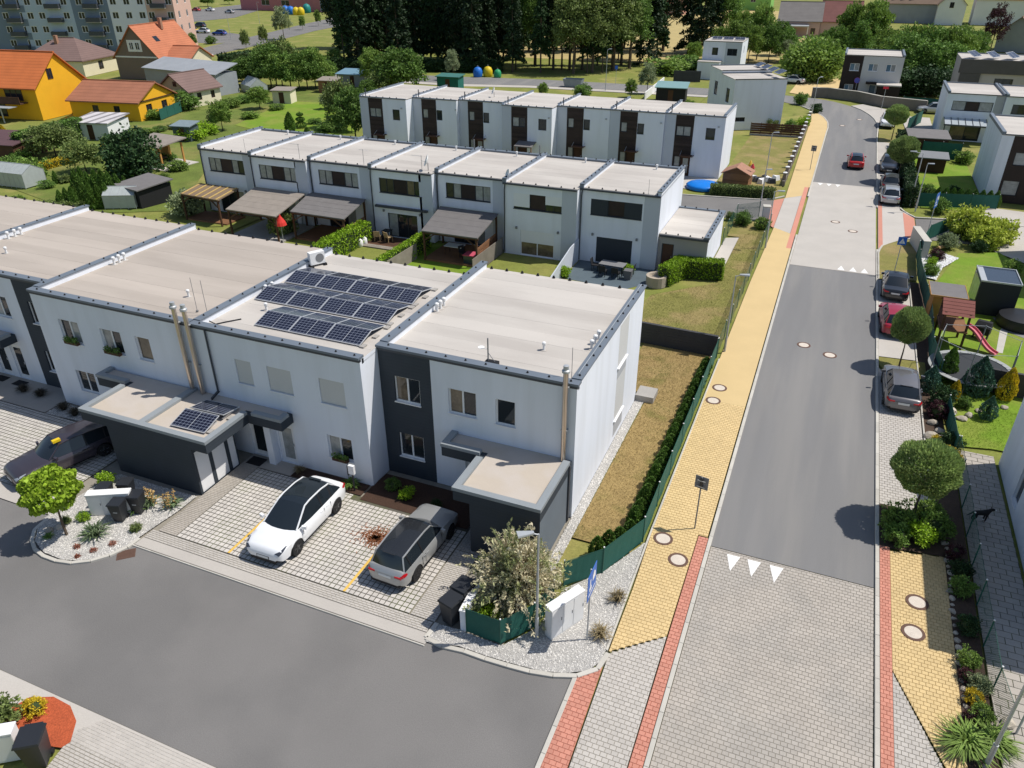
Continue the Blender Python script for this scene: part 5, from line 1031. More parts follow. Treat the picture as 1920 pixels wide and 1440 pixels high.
flat_run('slate section of the flats with paired balcony doors', fp[2], fp[3], 14, 21, [-2.5, 2.6], apt_d, 6, [.4])
flat_run('white section of the flats behind the red roof', fp[3], fp[4], 14, 21, [-3.2, 0, 3.2], apt_w, 6, [])
flat_run('pale pink section of the flats with balcony stacks', fp[4], fp[5], 12, 21, [-2.3, 2.2], apt_p, 6, [-.2])
# ------------------------------------------------------------------ vegetation
lf_core = M('leaf_core', (0.035, 0.055, 0.018), 0.9, 0.2, 2, 0.2, 12)  # solid dark core added inside shrubs and hedges so they aren't see-through
def leaf_mesh(name, C, D, L, Wd, rng, jit=0.8):
    """C centres (n,3), D preferred axis (n,3); diamond leaves of length L, width Wd"""
    n = len(C)
    ax = D + rng.normal(0, jit, (n, 3)); ax /= np.linalg.norm(ax, axis=1)[:, None] + 1e-9
    b = np.cross(ax, rng.normal(0, 1, (n, 3))); b /= np.linalg.norm(b, axis=1)[:, None] + 1e-9
    s = rng.uniform(0.65, 1.3, n)[:, None]
    l = ax * L * s / 2; w = b * Wd * s / 2
    V = np.stack([C - l, C + w, C + l, C - w], 1).reshape(-1, 3).astype(np.float32)
    me = bpy.data.meshes.new(name)
    me.vertices.add(4 * n); me.vertices.foreach_set('co', V.ravel())
    me.loops.add(4 * n); me.loops.foreach_set('vertex_index', np.arange(4 * n, dtype=np.int32))
    me.polygons.add(n); me.polygons.foreach_set('loop_start', np.arange(0, 4 * n, 4, dtype=np.int32)); me.polygons.foreach_set('loop_total', np.full(n, 4, dtype=np.int32))
    me.update(calc_edges=True)
    return me
def rdir(rng, n):
    d = rng.normal(0, 1, (n, 3)); return d / np.linalg.norm(d, axis=1)[:, None]
def clumped(rng, nclump, per, ax, ay, az, cz, rc, shell=0.55, low=-0.6):
    d = rdir(rng, nclump * 3); d = d[d[:, 2] > low][:nclump]
    rad = shell + (1 - shell) * rng.random(len(d)) ** 0.6
    rad *= 1 + 0.16 * rng.normal(0, 1, len(d))
    cc = d * rad[:, None] * np.array([ax, ay, az]) + np.array([0, 0, cz])
    k = np.repeat(np.arange(len(d)), per)
    o = rdir(rng, len(k)) * (rng.random(len(k)) ** 0.45)[:, None] * rc * rng.uniform(.7, 1.3, len(d))[k][:, None]
    C = cc[k] + o * np.array([1, 1, .75])
    D = o / (np.linalg.norm(o, axis=1)[:, None] + 1e-6) * .7 + d[k] * .5
    return C, D
def trunk_mb(h, r, top, limbs, rng, lean=.04):
    mb = MB(); p = Vector((0, 0, -.05)); seg = 5; pts = [p]
    for i in range(1, seg + 1): pts.append(Vector((rng.normal(0, lean * h / 3) * i / seg, rng.normal(0, lean * h / 3) * i / seg, h * i / seg)))
    for i in range(seg): mb.cyl(pts[i], pts[i + 1], r * (1 - .75 * i / seg), 7, r * (1 - .75 * (i + 1) / seg), False)
    for a, zz, ln in limbs:
        f = min(max(zz / h, 0), 1) * seg; i = min(int(f), seg - 1); q = pts[i].lerp(pts[i + 1], f - i)
        e = q + Vector((math.cos(a) * ln, math.sin(a) * ln, ln * .75)); mb.cyl(q, e, r * .38, 5, r * .1, False)
    return mb
PROTO = {}
def proto(key, name, cat, group, trunk, crown_me, mat, h, core_mat=None, core_name='trunk'):
    t = thing(name, key, cat, (0, 0, 0), 0, group)
    if trunk: t_o = part(trunk, core_name, core_mat or bark, t)
    link_mesh('crown', crown_me, mat, t, None, False)
    t['_h'] = h; PROTO[key] = t
    return t
def limbs(rng, n, z0, z1, ln): return [(rng.uniform(0, 6.28), rng.uniform(z0, z1), ln * rng.uniform(.6, 1.2)) for _ in range(n)]
rg = np.random.default_rng(3)
def deciduous(key, mat, h, r, cz, az, ncl, per, leaf_, seed, name='broadleaf_tree', group='broadleaf trees', rc=.75, shell=.5):
    q = np.random.default_rng(seed); C, D = clumped(q, ncl, per, r, r, az, cz, rc, shell)
    me = leaf_mesh('crown', C, D, leaf_, leaf_ * .6, q)
    proto(key, name, 'tree', group, trunk_mb(cz * .95, .035 * h * .6, 0, limbs(q, 9, cz * .45, cz * .9, r * .75), q), me, mat, h)
deciduous('dec1', lf_mid, 7, 2.9, 3.9, 3.0, 150, 46, .38, 1)
deciduous('dec2', lf_green, 7, 2.6, 4.0, 2.9, 140, 46, .38, 2)
deciduous('dec3', lf_olive, 6, 2.8, 3.2, 2.6, 140, 46, .36, 3)
deciduous('sil', lf_silver, 6, 2.0, 3.4, 2.6, 110, 46, .30, 4, rc=.6)
deciduous('pur', lf_purple, 8, 2.4, 4.5, 3.4, 100, 46, .3, 5)
deciduous('tall1', lf_forest, 17, 3.4, 10.5, 6.6, 190, 44, .46, 6, group='trees of the dark grove', rc=1.1)
deciduous('tall2', lf_mid, 16, 3.6, 9.5, 6.6, 190, 44, .44, 7, group='trees of the dark grove', rc=1.1)
deciduous('tallw', lf_olive, 14, 3.6, 8.2, 5.6, 190, 46, .42, 8, group='trees of the dark grove', rc=1.2)
def conifer(key, mat, h, r, n, leaf_, seed, z0=.1, name='spruce_tree', group='trees of the dark grove', droop=-.35):
    q = np.random.default_rng(seed); nb = 150
    zz = z0 * h + (1 - z0) * h * q.random(nb) ** .85; a = q.uniform(0, 6.28, nb); reach = r * (1 - (zz - z0 * h) / ((1 - z0) * h)) ** .75 * q.uniform(.7, 1.1, nb) + .12
    k = np.repeat(np.arange(nb), n // nb); f = q.random(len(k)) ** .6
    C = np.stack([np.cos(a[k]) * reach[k] * f, np.sin(a[k]) * reach[k] * f, zz[k] + droop * reach[k] * f], 1) + q.normal(0, .16 * r / 3, (len(k), 3))
    D = np.stack([np.cos(a[k]), np.sin(a[k]), np.full(len(k), droop)], 1)
    proto(key, name, 'tree', group, trunk_mb(h * .93, .012 * h, 0, [], q, .015), leaf_mesh('crown', C, D, leaf_, leaf_ * .5, q, .55), mat, h)
conifer('con1', lf_forest, 19, 3.1, 6000, .62, 11, .12); conifer('con2', lf_dark, 18, 2.7, 6000, .58, 12, .22); conifer('con3', lf_forest, 17, 3.3, 6000, .6, 13, .05)
def column(key, mat, h, r, n, leaf_, seed, name='thuja', group='thujas', pw=.7, cat='shrub'):
    q = np.random.default_rng(seed); z = q.random(n); rr = r * np.minimum(1, (1 - z) / .55) ** pw * np.minimum(1, .65 + z * 2.5) * (.72 + .28 * q.random(n) ** .5)
    a = q.uniform(0, 6.28, n); rr *= 1 + .10 * np.sin(a * 5 + z * 14)
    C = np.stack([np.cos(a) * rr, np.sin(a) * rr, z * h], 1); D = np.stack([np.cos(a) * .35, np.sin(a) * .35, np.ones(n)], 1)
    proto(key, name, cat, group, MB().cyl((0, 0, 0), (0, 0, h * .75), r * .48, 8, r * .1), leaf_mesh('crown', C, D, leaf_, leaf_ * .5, q, .4), mat, h, lf_core, 'dark_core')
column('thu', lf_thuja, 1.6, .40, 1500, .14, 21); column('thub', lf_thuja, 3.4, .75, 2200, .26, 22, group='thujas of the village gardens'); column('thug', lf_gold, 2.2, .55, 2200, .14, 23, 'golden_thuja', 'golden conifers'); column('spr', lf_blue, 2.4, .8, 2400, .17, 24, 'dwarf_spruce', 'garden conifers', 1.0)
def round_shrub(key, mat, r, n, leaf_, seed, sq=.85, name='shrub', group='garden shrubs', core=True):
    q = np.random.default_rng(seed); C, D = clumped(q, max(24, n // 40), 40, r * .86, r * .86, r * sq * .86, r * sq * .8, r * .34, .6, -.75)
    mb = MB().lathe((0, 0, 0), [(r * .3, 0), (r * .55, r * .3), (r * .6, r * sq * .8), (r * .4, r * sq * 1.2), (r * .1, r * sq * 1.35)], 10) if core else None
    proto(key, name, 'shrub', group, mb, leaf_mesh('crown', C, D, leaf_, leaf_ * .6, q), mat, r * sq * 1.75, lf_core, 'dark_core')
round_shrub('sh1', lf_green, 1.0, 2000, .17, 31); round_shrub('sh2', lf_mid, 1.0, 2000, .17, 32); round_shrub('sh3', lf_olive, 1.0, 2000, .17, 33); round_shrub('sh4', lf_hedge, 1.0, 2000, .17, 34); round_shrub('shd', lf_dark, 1.0, 2000, .17, 35); round_shrub('shg', lf_gold, 1.0, 1800, .17, 36); round_shrub('shl', lf_lime, 1.3, 3600, .22, 37, .8, 'bamboo_clump', 'garden shrubs'); round_shrub('shs', lf_silver, 1.0, 2400, .16, 38); round_shrub('shp', lf_purple, 1.0, 1600, .17, 39)
# round headed street trees
q = np.random.default_rng(41); n = 13000
d = rdir(q, n); lump = 1 + .06 * np.sin(d[:, 0] * 7 + d[:, 1] * 5) + .05 * np.sin(d[:, 2] * 9 + d[:, 0] * 4); rr = (1.30 * lump * (.72 + .3 * q.random(n) ** .35))
C = d * rr[:, None] * np.array([1, 1, .88]) + np.array([0, 0, 2.95])
tb = trunk_mb(2.4, .07, 0, [(k * 1.05, 1.95, .75) for k in range(6)], q, .02); tb.lathe((0, 0, 0), [(.5, 2.1), (.95, 2.5), (1.0, 3.1), (.7, 3.6), (.1, 3.85)], 12)
proto('ball', 'ball_tree', 'tree', 'round headed street trees', trunk_mb(2.5, .075, 0, [(k * 1.05, 1.95, .75) for k in range(6)], q, .02), leaf_mesh('crown', C, d + np.array([0, 0, .9]), .20, .07, q, .35), lf_ball, 4.15)
q = np.random.default_rng(42); n = 5200; d = rdir(q, n); d = d[d[:, 2] > -.75]; n = len(d)
C = d * (1.22 * (1 + .1 * np.sin(d[:, 0] * 6 + d[:, 2] * 8)) * (.7 + .32 * q.random(n) ** .4))[:, None] * np.array([1, 1, .72]) + np.array([0, 0, 2.35])
proto('maple', 'ball_maple', 'tree', None, trunk_mb(2.1, .075, 0, [(k * 1.05, 1.6, .65) for k in range(6)], q, .03), leaf_mesh('crown', C, d * .6 + np.array([0, 0, -.6]), .20, .15, q, .6), lf_bright, 3.2)
# variegated willow on the corner: arching shoots carrying pale leaves
q = np.random.default_rng(43); Cs, Ds = [], []; tw = MB()
for k in range(330):
    a = q.uniform(0, 6.28); el = q.uniform(.15, 1.45); ln = q.uniform(1.0, 2.15); o = Vector((q.normal(0, .12), q.normal(0, .12), .55 + q.uniform(0, .5)))
    dr = Vector((math.cos(a) * math.cos(el), math.sin(a) * math.cos(el), math.sin(el)))
    pts = []
    for i in range(6):
        f = i / 5; pts.append(o + dr * ln * f * 1.15 + Vector((0, 0, -.45 * ln * f * f * math.cos(el))))
    tw.cyl(pts[0], pts[3], .012, 3, .008, False); tw.cyl(pts[3], pts[5], .008, 3, .004, False)
    for i in range(56):
        f = .25 + .75 * q.random() ** .8; j = min(int(f * 5), 4); p = pts[j].lerp(pts[j + 1], f * 5 - j); Cs.append(p + Vector(q.normal(0, .05, 3))); dd = (pts[j + 1] - pts[j]).normalized(); Ds.append(dd + Vector((0, 0, .2)))
tw.cyl((0, 0, 0), (0, 0, .7), .09, 7, .05)
proto('willow', 'variegated_willow', 'shrub', None, tw, leaf_mesh('crown', np.array(Cs), np.array(Ds), .15, .055, q, .75), lf_variegated, 2.9)
# blade plants
def blades(key, mat, n, h, spread, w, seed, name, flowers=None):
    q = np.random.default_rng(seed); mb = MB()
    for k in range(n):
        a = q.uniform(0, 6.28); s = spread * q.uniform(.3, 1); hh = h * q.uniform(.6, 1.1) * (1.15 - .5 * s / spread)
        b = Vector((q.normal(0, .06), q.normal(0, .06), 0)); c, s_ = math.cos(a), math.sin(a); side = Vector((-s_, c, 0)) * w
        m_ = b + Vector((c * s * .5, s_ * s * .5, hh * .8)); e = b + Vector((c * s, s_ * s, hh * .75))
        mb.add([b - side * .6, b + side * .6, m_ + side, m_ - side, e], [(0, 1, 2, 3), (3, 2, 4)])
    t = thing(name, key, 'plant', (0, 0, 0), 0, 'blade leaved plants')
    part(mb, 'leaves', mat, t)
    if flowers:
        fm = MB()
        for k in range(flowers): 
            x, y = q.normal(0, .15, 2); z = h * q.uniform(1.3, 1.9); fm.cyl((x, y, 0), (x * 1.3, y * 1.3, z), .015, 4)
            for j in range(14): p = Vector((x * 1.3, y * 1.3, z)) + Vector(q.normal(0, .06, 3)) - Vector((0, 0, .04 * j)); fm.mbox(Matrix.Translation(p) @ Matrix.Rotation(q.uniform(0, 3), 4, 'X'), .07, .05, .03)
        part(fm, 'flower_stalks', M('flower_straw', (.45, .30, .12), .9, .1, 3, 0, island=.3), t)
    PROTO[key] = t
lf_yucca = leaf('leaf_yucca', (0.17, 0.235, 0.115)); lf_straw = leaf('leaf_straw', (0.30, 0.24, 0.13)); lf_heather = leaf('leaf_heather', (0.10, 0.085, 0.06))
blades('yucca', lf_yucca, 90, .62, .85, .028, 51, 'yucca_plant'); blades('yuccaf', lf_yucca, 60, .5, .7, .026, 52, 'yucca_plant', 4); blades('tuft', lf_straw, 160, .5, .5, .010, 53, 'grass_tuft'); blades('heath', lf_heather, 260, .5, .5, .010, 54, 'grass_tuft'); blades('juni', lf_green, 300, .45, 1.0, .022, 55, 'juniper'); blades('sedge', lf_mid, 120, .3, .55, .02, 56, 'low_plant')
USED = set()
def plant(key, x, y, z, s, label, rz=None, group=None):
    root = PROTO[key]
    s = s if isinstance(s, tuple) else (s, s, s)
    USED.add(key)
    o = dup(root, (x, y, z), rnd.uniform(0, 6.28) if rz is None else rz, label, s, group)
    return o
def tree_px(key, px, py, top, label, wide=1.0, group=None):
    """stand a tree on the ground seen at px,py so that it reaches up to picture row top"""
    h = hgt(px, py, top); s = h / PROTO[key]['_h']; x, y = g(px, py)
    return plant(key, x, y, 0, (s * wide, s * wide, s), label, None, group)
# --- street trees
for x, y, s, lb in ((13.35, 5.2, (.96, .96, .93), 'ball tree above the green shrub bed, its crown over the paved bay'), (13.2, 20.1, (.74, .74, .88), 'ball tree half covering the red hatchback'), (13.9, 64.0, 1.12, 'ball tree between the dark parked cars and the hedge'), (13.7, 86.0, 1.02, 'ball tree beside the white parked car at the bend')):
    plant('ball', x, y, .05, s, lb)
plant('maple', -18.95, -9.1, .06, (.86, .86, .98), 'bright green ball maple on the white gravel island')
plant('willow', -0.3, -5.35, .06, (.98, .98, 1.12), 'cream variegated willow bush on the gravel corner')
# --- near plants
for x, y, k, s, lb in ((-17.75, -8.7, 'yucca', 1.0, 'silvery yucca in front of the cabinet on the gravel island'), (-17.2, -6.3, 'yuccaf', 1.0, 'flowering yucca by the charcoal annex wall, nearer the bin'), (-16.25, -6.0, 'yuccaf', .95, 'flowering yucca by the charcoal annex wall, nearer the white door'),
                       (3.15, -3.9, 'tuft', 1.0, 'dry grass tuft on the gravel beside the yellow pavement'), (3.05, -5.8, 'tuft', 1.1, 'dry grass tuft at the gravel corner kerb'), (-9.9, -1.75, 'sedge', 1.1, 'green leafy plant at the charger post'),
                       (-19.5, -9.5, 'sedge', .6, 'low plant in the tree shadow on the gravel island'), (-17.6, -6.75, 'sedge', 1.2, 'bright broad leaved clump behind the bins')):
    plant(k, x, y, .06, s, lb)
for x, y, lb in ((-27.6, -1.95, 'dark grass clump under the house wall, closest to the window corner'), (-26.6, -2.1, 'dark grass clump in the row, second from the wall corner'), (-25.6, -2.0, 'dark grass clump in the row, third from the wall corner'), (-30.0, -1.4, 'dark grass clump near the charcoal strip of the edge house'), (-31.3, -1.4, 'dark grass clump by the edge house mats')): plant('heath', x, y, .05, 1.0, lb)
for x, y, s, k, lb in ((-20.2, -5.9, .42, 'sh4', 'small round shrub behind the double cabinet'), (-19.05, -8.15, .26, 'sh4', 'tiny green bush in front of the cabinet on gravel'), (-19.6, -8.55, .22, 'sh3', 'tiny bush beside the maple trunk'), (-16.5, -7.8, .24, 'sh3', 'little potted bush at the island tip'), (-7.1, -1.55, .36, 'sh4', 'round box shrub in the mulch bed, the lit one'), (-8.0, -1.2, .36, 'sh2', 'round box shrub in the mulch bed, the shaded one'), (-5.6, -1.7, .28, 'shd', 'small dark shrub in the mulch bed near the grey car'),
                       (-0.9, -6.6, .48, 'sh4', 'yellow green shrub inside the green corner fence'), (-0.4, -7.0, .42, 'sh3', 'olive shrub inside the green corner fence'), (-1.0, -5.1, .42, 'sh1', 'green shrub behind the bins at the willow'), (-1.3, -4.6, .30, 'shs', 'pale shrub between bins and annex'), (-12.6, -15.6, .35, 'shg', 'little yellow shrub on the red mulch'), (-13.2, -16.6, .75, 'sh3', 'large olive shrub behind the red mulch')):
    plant(k, x, y, .05, s, lb)
plant('tuft', -12.7, -1.8, .05, .8, 'thin grass stalk by the porch wall')
# thuja row inside the fence
for k in range(33):
    f = k / 32; x = 2.62 + .30 * f; y = -1.9 + 17.2 * f
    if k < 3: x -= (3 - k) * .3
    plant('thu', x, y, .03, (.85, .85, rnd.uniform(.5, .78) * (1 - .1 * f)), 'young green thuja in the row behind the pavement fence', None, 'thuja row along the pavement fence')
# shrubs of the east beds
for x, y, s, k, lb in ((12.75, 4.6, .72, 'sh1', 'spreading shrub under the ball tree, at the road kerb'), (13.6, 3.9, .62, 'sh4', 'bright leafy shrub at the end of the east yellow pavement'), (14.2, 4.6, .7, 'sh2', 'dull shrub beside the ball tree trunk'), (12.7, 3.6, .55, 'sh2', 'low dark shrub at the red strip end'), (13.9, 5.6, .6, 'sh1', 'shrub behind the ball tree trunk'), (14.8, 3.4, .4, 'shp', 'dark red shrub in the shaded flower bed'), (14.9, 1.4, .45, 'sh2', 'shaded green shrub in the flower bed by the manhole'), (14.95, -.6, .42, 'shd', 'shaded dark shrub near the fence post'), (14.95, 2.4, .42, 'shd', 'dark shrub in the shaded bed, next to the red one'),
                       (14.8, -2.2, .38, 'sh1', 'sunny light green plant where the house shadow ends'), (14.75, -2.9, .3, 'shp', 'burgundy plant in the sunny flower bed'), (15.05, -3.2, .38, 'shs', 'pale grey green plant in the sunny flower bed'), (14.85, -3.8, .3, 'shg', 'yellow green cushion in the sunny flower bed'), (15.0, -4.4, .36, 'sh1', 'green plant beside the wire fence end'), (14.7, -4.5, .26, 'shp', 'small burgundy plant at the bed kerb')):
    plant(k, x, y, .06, s, lb)
plant('juni', 14.5, -5.6, .06, 1.15, 'spreading juniper at the foot of the lamp post', 0.4); plant('juni', 15.2, -5.2, .06, 1.0, 'juniper behind the lamp post', 2.4)
for x, y, s, k, lb in ((15.55, 19.3, .6, 'thub', 'dark round thuja in front of the trampoline'), (16.9, 18.2, .95, 'spr', 'blue green dwarf spruce by the dark wall'), (18.3, 18.2, .85, 'thug', 'tall golden thuja by the dark wall'), (15.75, 17.0, .55, 'thug', 'small golden thuja behind the grey hatchback'), (15.15, 16.2, .7, 'shd', 'dark shrub beside the grey hatchback'), (14.9, 14.8, .6, 'shp', 'reddish dark shrub at the bay corner'), (17.2, 15.6, .55, 'spr', 'small blue spruce at the lawn edge'), (19.4, 16.6, .5, 'thug', 'small gold tipped conifer at the lawn corner'), (14.7, 11.9, .34, 'shg', 'yellow cushion plant by the rocks'), (15.15, 10.6, .5, 'shg', 'golden shrub at the fence above the ball tree'), (15.25, 11.9, .55, 'shd', 'dark columnar bush in the fence gap'), (14.6, 17.6, .65, 'spr', 'blue green spruce touching the grey hatchback'), (16.2, 16.4, .4, 'sh2', 'low bush among the border rocks')):
    plant(k, x, y, .05, s, lb)
# bamboo and garden by the side street
for x, y, s, lb in ((18.9, 47.6, 1.25, 'big yellow green bamboo clump beyond the green screen fence'), (21.0, 46.6, 1.05, 'bamboo clump behind the garden forecourt'), (20.0, 45.0, .95, 'lower bamboo clump at the lawn edge')): plant('shl', x, y, 0, s, lb)
for x, y, s, k, lb in ((16.2, 40.3, .6, 'shp', 'brown shrub on the white gravel border'), (15.8, 38.6, .45, 'sh4', 'yellow green cushion on the white gravel border'), (15.7, 36.6, .55, 'sh1', 'green dome on the white gravel border'), (17.2, 43.6, .8, 'shs', 'silvery shrub behind the log'), (19.5, 43.6, .6, 'shd', 'dark shrub under the bamboo'), (21.2, 39.2, .7, 'sh1', 'light green bush behind the garden office')): plant(k, x, y, .05, s, lb)
def hedge(label, poly_pts, w, h, mat, leaf_, n, z=0.02, group='clipped hedges', dark=None):
    t = thing('hedge', label, 'hedge', (poly_pts[0][0], poly_pts[0][1], 0), 0, group); q = np.random.default_rng(len(label)); Cs, Ds = [], []; core = MB()
    P = [Vector((p[0], p[1], 0)) for p in poly_pts]; tot = sum((b - a).length for a, b in zip(P[:-1], P[1:]))
    for a, b in zip(P[:-1], P[1:]):
        dr = (b - a).normalized(); nr = Vector((-dr.y, dr.x, 0)); L = (b - a).length + w
        m_ = (a + b) / 2; core.mbox(Matrix.Translation((m_.x, m_.y, z)) @ Matrix.Rotation(math.atan2(dr.y, dr.x), 4, 'Z'), L - .12, w - .14, h - .08, True)
        k = int(n * L / (tot + w * (len(P) - 1)))
        u = q.uniform(-w / 2, L - w / 2, k); f = q.random(k)
        top = f < .45; s = np.where(top, q.uniform(-w / 2, w / 2, k), np.where(q.random(k) < .5, -w / 2, w / 2)); zz = np.where(top, h, q.uniform(0, h, k))
        ends = q.random(k) < .12; u = np.where(ends, np.where(q.random(k) < .5, -w / 2, L - w / 2), u); s = np.where(ends, q.uniform(-w / 2, w / 2, k), s); zz = np.where(ends, q.uniform(0, h, k), zz)
        X = a.x + dr.x * u + nr.x * s; Y = a.y + dr.y * u + nr.y * s
        Cs.append(np.stack([X, Y, zz + z], 1) + q.normal(0, leaf_ * .3, (k, 3))); Ds.append(np.tile([0, 0, .6], (k, 1)))
    part(core, 'dark_core', dark or lf_core, t, None, True)
    me = leaf_mesh('foliage', np.concatenate(Cs), np.concatenate(Ds), leaf_, leaf_ * .6, q); link_mesh('foliage', me, mat, t, None, True)
    return t
hedge('bright clipped L shaped hedge beside the annex lawn', [(-2.1, 27.6), (-1.5, 29.4), (1.0, 29.9)], 1.0, 1.35, lf_hedge, .13, 7000)
hedge('bright leafy hedge running from the grey pergola towards the roofs', [(-27.6, 21.5), (-27.5, 27.0)], 1.1, 1.6, lf_hedge, .17, 3600); hedge('narrow bright hedge between the bare terrace and the dark hut', [(-21.9, 20.5), (-21.8, 27.5)], .6, 1.45, lf_hedge, .15, 2800)
hedge('dark hedge wall along the parked cars under the ball trees', [(14.75, 55.5), (14.5, 82)], 1.0, 1.9, lf_dark, .22, 6500); hedge('low hedge along the lane kerb before the wooden shed', [(-2.8, 52.6), (2.2, 53.2)], 1.0, .9, lf_olive, .16, 3600)
hedge('tall green clipped hedge in the village garden behind the yellow border', [g(50, 292), g(148, 262)], 1.4, 2.6, lf_thuja, .24, 5000); hedge('bright yellow low hedge on the village lawn, longer piece', [g(80, 318), g(143, 302)], .9, .7, lf_gold, .18, 2200); hedge('bright yellow low hedge on the village lawn, shorter piece', [g(185, 290), g(206, 280)], .9, .7, lf_gold, .18, 900)
hedge('row of clipped shrubs along the village road', [g(422, 120), g(535, 104)], 2, 1.8, lf_dark, .5, 1600)
for k in range(9):   # young thujas on the dark strip by the side street
    plant('thu', 17.2 + k * .62, 57.3 + .06 * k, .03, (1.1, 1.1, .95), 'small thuja in the shaded row beside the brown clad house', None, 'thuja row by the brown clad house')
for x, y, s, k, lb in ((16.4, 58.6, .9, 'sh2', 'round shrub at the lush lawn corner by the lamps'), (18.8, 60.2, .7, 'shd', 'dark pointed shrub on the lush lawn'), (20.9, 75.5, 1.0, 'sh1', 'bright bush at the white walled house corner'), (17.2, 53.8, .9, 'sh2', 'grassy shrub by the blue sign')): plant(k, x, y, .03, s, lb)
# gardens behind the near row
for px, py, s, k, lb in ((352, 402, 1.5, 'shs', 'silvery shrub in front of the yellow ribbed pergola'), (535, 440, 1.25, 'sh3', 'loose green shrub in front of the red parasol'), (690, 418, 1.0, 'sh1', 'leafy bush at the bare terrace wall'), (770, 488, .5, 'sh4', 'small bush at the end of the narrow hedge'), (1056, 520, .62, 'sh4', 'bright bush beside the grey terrace screen'), (1178, 512, .45, 'sh4', 'bush in the grey planter on the terrace'), (1392, 422, .8, 'sh2', 'bush at the lane corner by the white pillar'), (1428, 430, .7, 'sh1', 'second bush by the white pillar'), (1368, 412, .45, 'sh3', 'small bush inside the green post fence'),
                         (1530, 212, 0.9, 'shd', 'dark shrub on the white post wall'), (1500, 196, 1.1, 'sh2', 'tall shrub by the house corner at the bend'), (1505, 240, 1.0, 'sh4', 'yellow green shrub in the rockery behind the fence'), (1480, 245, .9, 'sh2', 'shrub against the brown porch'), (1445, 243, .9, 'sh3', 'grassy bush under the stepped white house')):
    x, y = g(px, py); plant(k, x, y, .03, s, lb)
